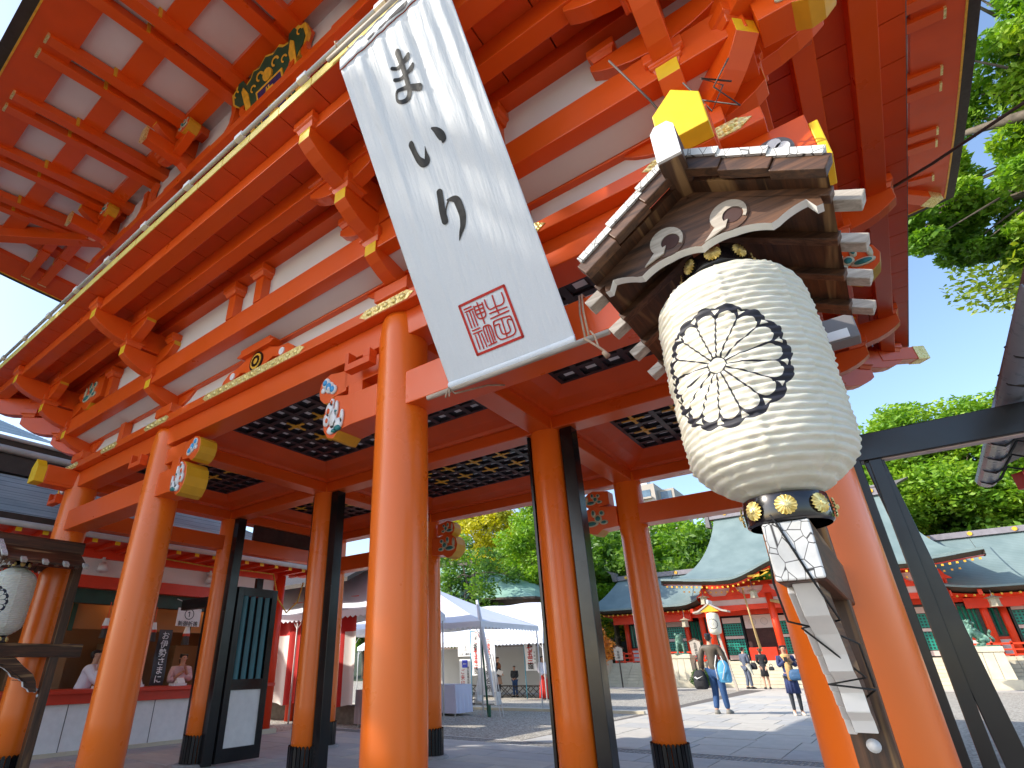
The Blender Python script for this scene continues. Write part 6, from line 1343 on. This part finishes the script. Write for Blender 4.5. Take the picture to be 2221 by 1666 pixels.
# bags and things held
def bag(parent_at, label, mat, size, rz=0, tilt=0, name='backpack', cat='bag', extra=None):
    t = thing(name, label, cat, parent_at, rz, None, local=True); a, b, c = size
    m = MB(); rings = []
    for z, q in ((0, .72), (.08, .96), (.35, 1.0), (.7, .92), (.9, .72), (1.0, .40)):
        rings.append([(a * q * math.copysign(abs(math.cos(th)) ** .6, math.cos(th)), b * q * math.copysign(abs(math.sin(th)) ** .6, math.sin(th)), c * z) for th in [k * math.pi / 10 for k in range(20)]])
    m.loft(rings); obj('bag_body', m, mat, t, True)
    m = MB().loft([[(a * .75 * q * math.cos(th), -b * .85 - (b * .35 if z in (.15, .45) else 0), c * z + .0) if False else (a * .72 * q * math.cos(th), -b * (.82 + .25 * q * max(0, -math.sin(th))), c * z) for th in [k * math.pi / 8 for k in range(16)]] for z, q in ((.10, .7), (.2, 1), (.42, 1), (.5, .8))]); obj('front_pocket', m, mat, t, True)
    m = MB().tube([(-a * .4, b * .4, c * .95), (-a * .5, b * .8, c * 1.35), (0, b * .6, c * 1.7), (a * .5, b * .8, c * 1.35), (a * .4, b * .4, c * .95)], .018, 5); obj('strap', m, INKM, t, True); return t
bg1 = bag((-1.93, 18.15, .92), 'light blue backpack on the right shoulder of the man on the path', paint('sky_blue_nylon', (0.08, 0.33, 0.58), .5, .2, 5, .2), (.20, .14, .66))
obj('white_trim', MB().tube([(-.2, -.15, .1), (-.23, -.10, .5), (-.12, -.12, .82)], .02, 5), WHIT, bg1, True); obj('grey_stripe', MB().tube([(-.05, -.19, .1), (.1, -.18, .5), (.02, -.14, .8)], .018, 5), STEEL, bg1, True)
bg2 = bag((-2.74, 18.2, .72), 'black sports bag with a white swoosh at the left side of the man', BLKC, (.22, .15, .58)); sw = MB().prism([(-.14, .02), (-.05, -.035), (.16, .07), (-.04, -.0), (-.09, .05)], lambda a, b, t: (a, -.205 - t, .34 + b), 0, .006); obj('white_swoosh', sw, WHIT, bg2)
bg3 = bag((.12, 18.50, .98), 'blue shoulder bag worn by the young woman in navy', paint('blue_bag', (0.03, 0.10, 0.22), .6, .1, 8, .1), (.24, .09, .32), name='shoulder_bag')
bg4 = bag((-5.0, 39.2, 1.1), 'black shoulder bag at the side of the suited man', BLKC, (.2, .12, .42), name='shoulder_bag'); bg5 = bag((-3.98, 39.0, 1.05), 'small black handbag beside the woman in the black coat', BLKC, (.16, .06, .22), name='handbag')
sc_ = MB().loft([[(r_ * math.cos(a), -.02 + r_ * .9 * math.sin(a), z) for a in [k * math.pi / 8 for k in range(16)]] for r_, z in ((.10, 1.74), (.15, 1.70), (.16, 1.62), (.10, 1.58))]); sc_.box(-.1, .1, -.20, -.12, .98, 1.65); s_ = obj('scarf', sc_, CREAM, girl, True)
obj('phone', MB().box(-.05, .05, -.26, -.24, 1.54, 1.66), INKM, None, origin=(-.14, 18.5, 1.6)); ph = [o for o in COL.objects if o.name == 'phone'][0]; ph.location = (-.10 , 18.50, 1.58); 
for v in ph.data.vertices: v.co = Vector((v.co.x % 1 if False else v.co.x, v.co.y, v.co.z))
me_ = MB().box(-.05, .05, -.01, .01, -.07, .07).mesh('phone', INKM); ph.data = me_; tag(ph, 'dark phone held up by the young woman in navy', 'phone')
pp_ = obj('papers', MB().box(-.16, .16, -.01, .01, -.12, .12), WHIT, None); pp_.location = (-14.78, 24.45, 1.22); pp_.rotation_euler = (R(30), R(20), R(60)); tag(pp_, 'white papers held by the woman with the rust shawl', 'papers')
obj('shawl', MB().loft([[(r_ * math.cos(a), r_ * .8 * math.sin(a), z) for a in [k * math.pi / 8 for k in range(16)]] for r_, z in ((.08, 1.72), (.20, 1.64), (.225, 1.52), (.21, 1.44), (.17, 1.40))]), BROWNT, lady, True)
bq = thing('flower_bouquet', 'wrapped bunch of pale flowers carried by the suited man', 'flowers', (-5.1, 38.95, 1.25), 0, None, local=True); obj('wrapping', MB().cyl((0, 0, -.45), (-.18, 0, .15), .04, .15, 10), paint('pale_wrap', (.5, .5, .42), .6, .2, 9, .2), bq)
for i in range(7): obj('flower', MB().lathe([(.001, 0), (.05, .02), (.001, .05)], (-.2 + .07 * math.cos(i), .07 * math.sin(i), .15), 8), [WHIT, YELL, PINKW][i % 3], bq)
obj('hair_tie', MB().box(-.03, .03, .05, .09, 1.80, 1.86), WHIT, miko1)

# ================================================================== BRONZE LION DOGS
BRZ = N('patina_bronze'); BRZ.col(BRZ.ramp(BRZ.noise(6, 6), [(0.3, (0.03, 0.11, 0.075)), (0.7, (0.20, 0.36, 0.28))])); BRZ.set(Metallic=.25, Roughness=.5); BRZ.bump(BRZ.noise(16, 4), .6, .05); BRZ = BRZ.m
def komainu(x, y, rz, label):
    t = thing('lion_dog_statue', label, 'statue', (x, y, 2.12), rz, 'bronze lion dogs on the pedestals', local=True)
    obj('bronze_base', MB().box(-.45, .45, -.75, .75, 0, .07), BRZ, t, bevel=.01)
    P_ = [(0, .38, .36), (0, .12, .58), (0, -.16, .82), (0, -.26, 1.02), (0, -.36, 1.20), (0, -.56, 1.17)]; r_ = [.26, .24, .27, .24, .21, .13]; e = [(0, 1), (1, 2), (2, 3), (3, 4), (4, 5)]
    for s_ in (-1, 1):
        i = len(P_); P_ += [(s_ * .20, -.30, .70), (s_ * .21, -.34, .40), (s_ * .21, -.36, .13), (s_ * .22, -.48, .10)]; r_ += [.12, .075, .06, .07]; e += [(2, i), (i, i + 1), (i + 1, i + 2), (i + 2, i + 3)]
        i = len(P_); P_ += [(s_ * .24, .34, .34), (s_ * .29, .02, .33), (s_ * .28, .22, .13), (s_ * .28, -.06, .11)]; r_ += [.18, .11, .06, .07]; e += [(0, i), (i, i + 1), (i + 1, i + 2), (i + 2, i + 3)]
    skin('body', P_, e, r_, BRZ, t, 2)
    rr = random.Random(5); m = MB()
    for k in range(46):      # mane and beard curls
        a = rr.uniform(-2.4, 2.4); z = rr.uniform(.80, 1.36); y0 = -.16 + rr.uniform(-.04, .16) + (1.1 - z) * .1; q = .21 + rr.uniform(0, .05); cx_, cy_ = math.sin(a) * q, y0 + .13 * math.cos(a)
        m.lathe([(.001, -.07), (.05, -.045), (.07, 0), (.05, .045), (.001, .07)], (cx_, cy_, z), 8)
    obj('mane_curls', m, BRZ, t, True)
    m = MB()
    for k in range(16): a = k * .42; m.lathe([(.001, -.10), (.06, -.05), (.085, 0), (.05, .06), (.001, .12)], (math.sin(a) * .16, .62 + .04 * math.cos(a), .30 + k * .032), 8)
    obj('tail_curls', m, BRZ, t, True)
    m = MB()
    for s_ in (-1, 1): m.cyl((s_ * .15, -.30, 1.32), (s_ * .24, -.22, 1.42), .06, .02, 8).lathe([(.001, -.03), (.035, 0), (.001, .03)], (s_ * .085, -.53, 1.24), 8)
    m.box(-.10, .10, -.70, -.54, 1.04, 1.08).box(-.09, .09, -.69, -.56, 1.13, 1.16); obj('face_details', m, BRZ, t); return t
komainu(-10.0, 41.6, R(12), 'green bronze lion dog seated facing forward on the left pedestal'); komainu(6.35, 41.3, R(-78), 'green bronze lion dog in profile on the right pedestal')

# ---- small roofed lantern stand on the courtyard and wooden signs
t = thing('courtyard_lantern_stand', 'small roofed lantern stand in the courtyard before the hall', 'lantern stand', (-6.1, 36.0, 0), 0, 'small stands by the hall', local=True)
m = MB().bar((.55, 0, 0), (.1, 0, 3.3), .13, .13).bar((.1, 0, 3.3), (-.05, 0, 4.3), .10, .10); obj('post', m, PALEW, t)
rc = []
for s_ in (-1, 1):
    pts_ = [(0, 4.95), (.35, 4.72), (.7, 4.52), (1.02, 4.46)]
    m = MB(); m.prism([(s_ * a, b) for a, b in pts_] + [(s_ * a, b - .10) for a, b in pts_[::-1]], lambda a, b, q: (a, q, b), -.45, .45); obj('roof_slope', m, PALEW, t)
obj('gable', MB().prism([(-.55, 4.42), (.55, 4.42), (.3, 4.62), (0, 4.84), (-.3, 4.62)], lambda a, b, q: (a, q, b), -.40, -.32), GOLDP, t); obj('finial', MB().box(-.05, .05, -.5, .5, 4.9, 5.12), WHIT, t)
def small_lantern(x, y, z, lab, s_=1.0):
    t = thing('paper_lantern', lab, 'lantern', (x, y, z), 0, None, local=True); o = place('paper_body', SMALLBODY, t, (0, 0, 0)); o.scale = (s_ * 1.35,) * 3; return t
m = MB().lathe([(.11, -.48), (.24, -.42), (.27, -.3), (.28, 0), (.27, .3), (.24, .42), (.11, .48)], n=32); SMALLBODY = m.mesh('paper_body', PAPER, (0, 0, 0), True)
small_lantern(-6.05, 35.85, 3.75, 'white paper lantern with black crest hanging on the stand above the man with backpacks'); small_lantern(3.0, 36.0, 3.75, 'white paper lantern glimpsed between the black posts at the right')
t = thing('courtyard_lantern_stand', 'second small roofed lantern stand, mostly hidden by the black posts', 'lantern stand', (2.9, 36.1, 0), 0, 'small stands by the hall', local=True); obj('post', MB().bar((.5, 0, 0), (.05, 0, 4.3), .13, .13), PALEW, t); obj('roof', MB().prism([(-1, 4.45), (0, 4.95), (1, 4.45), (0, 4.82)], lambda a, b, q: (a, q, b), -.45, .45), PALEW, t)
def wsign(x, y, h, lab, txt):
    t = thing('wooden_notice', lab, 'sign', (x, y, 0), 0, None, local=True); obj('post', MB().box(-.04, .04, -.04, .04, 0, h - .9), DBROWN, t)
    obj('board', MB().prism([(-.3, h - .95), (.3, h - .95), (.34, h - .15), (0, h), (-.34, h - .15)], lambda a, b, q: (a, q, b), -.04, .03), PALEW, t); obj('little_roof', MB().bar((-.42, 0, h - .14), (0, 0, h + .06), .14, .06).bar((0, 0, h + .06), (.42, 0, h - .14), .14, .06), WOODX, t); letter('lettering', txt, .19, INKM, t, (0, -.05, h - .55), 0, .01)
wsign(-8.0, 38.0, 2.95, 'wooden notice board with little roof beside the left pedestal', '生田神社'); wsign(-14.15, 40, 2.75, 'wooden notice board with little roof at the left steps', '御由緒')

# ================================================================== TREES
def leaf_mat(name, c0, c1, c2):
    n = N(name); f = n.noise(0.5, 4); g = n.noise(7.0, 2)
    n.col(n.ramp(n.math('ADD', n.math('MULTIPLY', f, .65), n.math('MULTIPLY', g, .40)), [(0.35, c0), (0.52, c1), (0.70, c2)])); n.set(Roughness=.55)
    b = n.b; tr = n.new('ShaderNodeBsdfTranslucent'); mx = n.new('ShaderNodeMixShader'); mx.inputs[0].default_value = .38
    cm = n.new('ShaderNodeMix', data_type='RGBA', blend_type='MULTIPLY'); n.t.links.new(b.inputs['Base Color'].links[0].from_socket, cm.inputs[6]); cm.inputs[0].default_value = 1; cm.inputs[7].default_value = (1.5, 1.5, .6, 1)
    n.t.links.new(cm.outputs[2], tr.inputs[0]); n.t.links.new(b.outputs[0], mx.inputs[1]); n.t.links.new(tr.outputs[0], mx.inputs[2]); n.t.links.new(mx.outputs[0], n.t.nodes['Material Output'].inputs[0]); return n.m
LG = leaf_mat('camphor_leaves', (0.02, 0.06, 0.008), (0.08, 0.19, 0.018), (0.22, 0.36, 0.035)); LY = leaf_mat('yellowing_leaves', (0.16, 0.20, 0.01), (0.46, 0.44, 0.02), (0.70, 0.60, 0.03)); LGY = leaf_mat('fresh_green_leaves', (0.05, 0.15, 0.012), (0.17, 0.34, 0.02), (0.36, 0.48, 0.03)); LY2 = leaf_mat('green_yellow_leaves', (0.07, 0.14, 0.012), (0.26, 0.36, 0.02), (0.52, 0.50, 0.04)); LO = leaf_mat('orange_maple_leaves', (0.16, 0.05, 0.01), (0.50, 0.17, 0.02), (0.65, 0.33, 0.04)); LB = leaf_mat('glossy_shrub_leaves', (0.01, 0.04, 0.01), (0.04, 0.12, 0.02), (0.10, 0.22, 0.03))
BARK = stone_mat('grey_brown_bark', (0.07, 0.055, 0.04), (0.20, 0.16, 0.12), .9, 6)
def leaves_mesh(name, clumps, per, ls, mat, seed, spread=1.0):
    """clumps: list of (center, radius); many small folded leaf faces through every clump"""
    rg = np.random.default_rng(seed); C = []; 
    for (c, r) in clumps:
        n = int(per * max(.3, r ** 2)); d = rg.normal(size=(n, 3)); d /= np.linalg.norm(d, axis=1)[:, None]; q = rg.random(n) ** .45; d *= (q * r)[:, None]; d[:, 2] *= .72; C.append(d + np.array(c))
    C = np.concatenate(C); n = len(C)
    a = rg.normal(size=(n, 3)); a[:, 2] *= .5; a /= np.linalg.norm(a, axis=1)[:, None]; b = np.cross(a, rg.normal(size=(n, 3))); b /= np.linalg.norm(b, axis=1)[:, None]
    s_ = ls * rg.uniform(.6, 1.4, n)[:, None]
    V = np.empty((n, 4, 3)); V[:, 0] = C - a * s_; V[:, 1] = C + b * s_ * .42; V[:, 2] = C + a * s_; V[:, 3] = C - b * s_ * .42
    me = bpy.data.meshes.new(name); me.vertices.add(n * 4); me.vertices.foreach_set('co', V.ravel()); me.loops.add(n * 4); me.loops.foreach_set('vertex_index', np.arange(n * 4)); me.polygons.add(n); me.polygons.foreach_set('loop_start', np.arange(n) * 4); me.polygons.foreach_set('loop_total', np.full(n, 4)); me.materials.append(mat); me.update(); me.validate(); return me
def crown_clumps(r, c, R3, n, cr):
    out_ = []
    for i in range(n):
        while True:
            p = [r.uniform(-1, 1) for _ in range(3)]; l = math.sqrt(sum(q * q for q in p))
            if .35 < l < 1: break
        out_.append(((c[0] + p[0] * R3[0], c[1] + p[1] * R3[1], c[2] + p[2] * R3[2]), cr * r.uniform(.6, 1.25)))
    return out_
def limbs(m, base, top, targets, r0, r):
    base = Vector(base); top = Vector(top); mid = (base + top) / 2 + Vector((r.uniform(-.3, .3), r.uniform(-.3, .3), 0)); m.tube([base, base + (mid - base) * .5, mid, top], [r0 * 1.25, r0, r0 * .85, r0 * .55], 9)
    for c in targets:
        c = Vector(c); s0 = mid.lerp(top, r.uniform(.0, 1)); q = s0.lerp(c, .5) + Vector((r.uniform(-.3, .3), r.uniform(-.3, .3), r.uniform(-.1, .4))); m.tube([s0, q, c], [r0 * .38, r0 * .2, r0 * .06], 5)
        for _ in range(3):
            e_ = c + Vector((r.uniform(-1, 1), r.uniform(-1, 1), r.uniform(-.4, .6))) * 1.0; m.tube([q.lerp(c, .5), e_], [r0 * .12, r0 * .03], 4)
def tree(label, x, y, h, R3, nclump, cr, per, ls, mat, seed, tr=.22, low=.35, group=None, name='tree', cz=None, z0=0, cx=0, cy=0):
    r = random.Random(seed); t = thing(name, label, 'tree', (x, y, z0), 0, group, local=True); c = (cx, cy, h - R3[2] if cz is None else cz); cl = crown_clumps(r, c, R3, nclump, cr)
    m = MB(); limbs(m, (0, 0, 0), (cx * .7 + r.uniform(-.3, .3), cy * .7 + r.uniform(-.3, .3), c[2] + R3[2] * .35), [q[0] for q in cl[:min(nclump, 22)]], tr, r); obj('trunk', m, BARK, t, True)
    cr_ = place('crown', leaves_mesh('crown', cl, per, ls, mat, seed), t, (0, 0, 0)); return t
# trees behind the tents
tree('yellow green autumn tree behind the green roofed building', -28.6, 44, 17.2, (5.0, 4.0, 5.2), 44, 1.6, 230, .19, LY, 11, .25)
tree('dense bright green tree right of the yellow one', -20.6, 40.5, 16.6, (3.2, 3.2, 7.4), 66, 1.45, 260, .18, LGY, 12, .25)
tree('dark green tree filling in behind the yellow and green pair', -23, 34, 11.0, (4, 3, 4), 30, 1.5, 200, .18, LG, 13, .25)
tree('small orange maple at the left end of the hall', -13.3, 33.5, 4.9, (1.3, 1.3, 1.75), 26, .55, 700, .085, LO, 14, .08, name='maple_tree')
sh = thing('clipped_shrub', 'round dark green shrub between the pedestal and the hall steps', 'shrub', (-8.6, 40.3, 0), 0, None, local=True); place('foliage', leaves_mesh('foliage', [((0, 0, .7), .7), ((.3, .2, .5), .6), ((-.3, .1, .45), .55)], 2600, .06, LB, 3), sh, (0, 0, 0)); obj('stem', MB().cyl((0, 0, 0), (0, 0, .6), .06), BARK, sh)
# right hand trees
tree('tall camphor tree behind the right wing of the hall', 9.0, 55, 21.5, (5.2, 4.5, 6.0), 70, 1.9, 170, .22, LGY, 21, .3, 'trees')
tree('bright leaved tree behind the right wing roof, nearer the main roof', 5.2, 56.0, 18.5, (4.6, 4.4, 5.4), 60, 1.7, 190, .21, LGY, 22, .22)
tree('broad tree above the right wing of the hall at the picture edge', 15.5, 54.0, 20.5, (5.6, 4.6, 6.0), 66, 1.9, 170, .22, LGY, 23, .3)
tree('tree with thin upper branches hanging into the sky at the right', 14.5, 16.0, 12.6, (2.6, 2.6, 3.4), 34, .95, 420, .10, LY2, 24, .3, cx=-5.0, cy=-1.5)
# overhanging branch group top right (tree stands outside the picture at the right)
r = random.Random(31); t = thing('overhanging_tree', 'big green tree reaching into the picture from the upper right corner', 'tree', (12.5, 9.0, 0), 0, None, local=True)
def rel(p): return (p[0] - 12.5, p[1] - 9.0, p[2])
tg = []
for px, py, pz, q in ((8.6, 11, 14.6, 1.3), (9.6, 10, 15.6, 1.4), (8.2, 12.5, 13.2, 1.2), (9.2, 12, 13.4, 1.3), (7.5, 11.5, 11.0, 1.0), (6.7, 12.0, 10.6, .95), (6.1, 12.1, 11.4, .8), (7.9, 12.4, 12.0, 1.1), (8.8, 12.3, 11.4, 1.1), (6.9, 12.2, 11.7, .9), (10.2, 10.5, 14.5, 1.4), (8.8, 10.5, 16.4, 1.2), (9.8, 11.5, 12.6, 1.2), (9.6, 12.2, 10.6, 1.0), (8.2, 12.4, 10.3, .8), (7.3, 12.4, 9.9, .6)): tg.append((rel((px, py, pz)), q))
cl = []
for c, q in tg:
    for _ in range(5): cl.append(((c[0] + r.uniform(-q, q) * .8, c[1] + r.uniform(-q, q) * .8, c[2] + r.uniform(-q, q) * .55), q * .45))
m = MB(); m.tube([(0, 0, 0), (.2, .1, 5), (-.3, .4, 9)], [.6, .5, .4], 12); m.tube([(-.3, .4, 9), (-2.0, 1.6, 11.6), (-4.2, 2.6, 12.9), (-5.0, 3.0, 13.4)], [.32, .2, .12, .05], 8); m.tube([(-.3, .4, 9), (-2.4, 2.4, 10.6), (-4.8, 3.2, 11.2), (-6.2, 3.2, 11.3)], [.26, .14, .08, .03], 8); m.tube([(-2, 1.6, 11.6), (-3.2, 1.4, 14), (-3.6, 1.5, 16)], [.18, .1, .04], 7)
for c, q in cl[::2]: m.tube([Vector(c).lerp(Vector((-2.4, 2.0, 11.4)), .35), Vector(c)], [.035, .01], 4)
obj('trunk', m, BARK, t, True); place('crown', leaves_mesh('crown', cl, 2300, .085, LGY, 31), t, (0, 0, 0))
# unseen evergreens added behind the camera at the left to shade the gate front
SHADE = True
if SHADE:
    for i, (x, y, h, a, b, c_) in enumerate(((-13.5, -9.5, 17.0, 4.6, 3.6, 5.5), (-20, -9.5, 18, 4.6, 4, 6), (-27, -8, 17, 4.4, 4, 6))):
        tree(['big evergreen tree of the approach left of the gate, outside the picture', 'second big evergreen tree farther along the approach', 'third big evergreen tree at the far end of the approach'][i], x, y, h, (a, b, c_), 60, 1.7, 120, .22, LG, 60 + i, .4)
# wooded hill beyond the hall: individual trees from a few shared crowns
tmpl = []
for i, (mt, ls) in enumerate(((LG, .24), (LGY, .24), (LG, .26), (LGY, .22), (LY, .22))):
    rr = random.Random(90 + i); cl = crown_clumps(rr, (0, 0, 6.2), (3.0, 3.0, 3.4), 34, 1.35); tmpl.append(leaves_mesh('crown', cl, 95, ls, mt, 90 + i))
mm = MB(); rr = random.Random(4); limbs(mm, (0, 0, 0), (0, 0, 6), [(rr.uniform(-2, 2), rr.uniform(-2, 2), rr.uniform(5, 8)) for _ in range(8)], .22, rr); trm = mm.mesh('trunk', BARK, (0, 0, 0), True)
def hill_z(x, y): return max(0, (y - 56) * .30)
hm = MB().grid(lambda u, v: (-150 + 300 * u, 54 + 90 * v, hill_z(0, 54 + 90 * v) - .3 + 1.5 * math.sin(u * 21) * v), 30, 12); struct('wooded_hill', hm, paint('forest_floor', (0.03, 0.045, 0.02), .95, .3, .5, 0))
r = random.Random(77); k = 0
for y in (57, 61, 66, 72):
    x = -62 + (k % 3)
    while x < 44:
        if y == 57 and -6 < x < 3: x += 3; continue
        s_ = r.uniform(.85, 1.35) * (1.0 if y < 62 else 1.2); gz = hill_z(x, y); q = r.choices(range(5), (3, 3, 3, 2, .7))[0]
        t = thing('hill_tree', 'leafy tree in the wood on the hill behind the main hall', 'tree', (x, y + r.uniform(-1.5, 1.5), gz), r.uniform(0, 6.2), 'trees of the wooded hill behind the hall', local=True); t.scale = (s_, s_, s_ * r.uniform(.85, 1.1))
        place('crown', tmpl[q], t, (0, 0, 0)); place('trunk', trm, t, (0, 0, 0)); x += r.uniform(4.0, 5.6); k += 1
for (x, y) in ((-22, 50), (-27, 47), (-19.5, 53.5), (-15, 54), (19, 52), (24, 50), (9.5, 54.5), (14, 53.5)):
    s_ = r.uniform(1.1, 1.4); t = thing('hill_tree', 'leafy tree standing close behind the hall wings', 'tree', (x, y, 0), r.uniform(0, 6), 'trees close behind the hall wings', local=True); t.scale = (s_, s_, s_); place('crown', tmpl[r.randrange(4)], t, (0, 0, 0)); place('trunk', trm, t, (0, 0, 0))
# apartment block far behind
ap = thing('apartment_block', 'pale concrete apartment block above the treeline between the back beams', 'building', (-34, 120, 0)); CONC = paint('warm_concrete', (0.40, 0.36, 0.31), .8, .06, .3, .05); GLS = paint('window_glass', (0.10, 0.16, 0.22), .15, .2, 1, 0)
obj('tower', MB().box(-40, -32.2, 120, 132, 0, 38.6), CONC, ap); obj('lower_tower', MB().box(-32.2, -28.6, 122, 134, 0, 37.3), CONC, ap); obj('roof_tank', MB().box(-37, -34, 121, 124, 38.6, 40.2), STEEL, ap)
for z in (35.6, 32.4, 29.2, 26):
    w_ = obj('balcony_window', MB().box(-37.4, -33.2, 119.9, 120, z, z + 1.7), GLS, ap); obj('sill', MB().box(-37.6, -33, 119.4, 119.9, z - .4, z), CONC, w_); obj('window', MB().box(-31.6, -29.2, 121.9, 122, z - .6, z + 1.2), GLS, ap)
ap2 = thing('pale_building', 'pale building glimpsed through the yellow tree', 'building', (-45, 80, 0)); obj('block', MB().box(-52, -28, 80, 95, 0, 21), paint('pale_facade', (0.55, 0.55, 0.57), .7, .06, .3, 0), ap2)
for z in range(4, 20, 3):
    for x in range(-50, -29, 3): obj('window', MB().box(x, x + 1.6, 79.93, 80, z, z + 1.5), GLS, ap2)
# ------------------------------------------------------------------ scale the whole place to metres
for o in list(COL.objects):
    if o.parent is None and o.type not in ('CAMERA', 'LIGHT'):
        o.location = o.location * S; o.scale = o.scale * S
print('objects', len(COL.objects), 'tris', sum(len(m.polygons) for m in bpy.data.meshes))
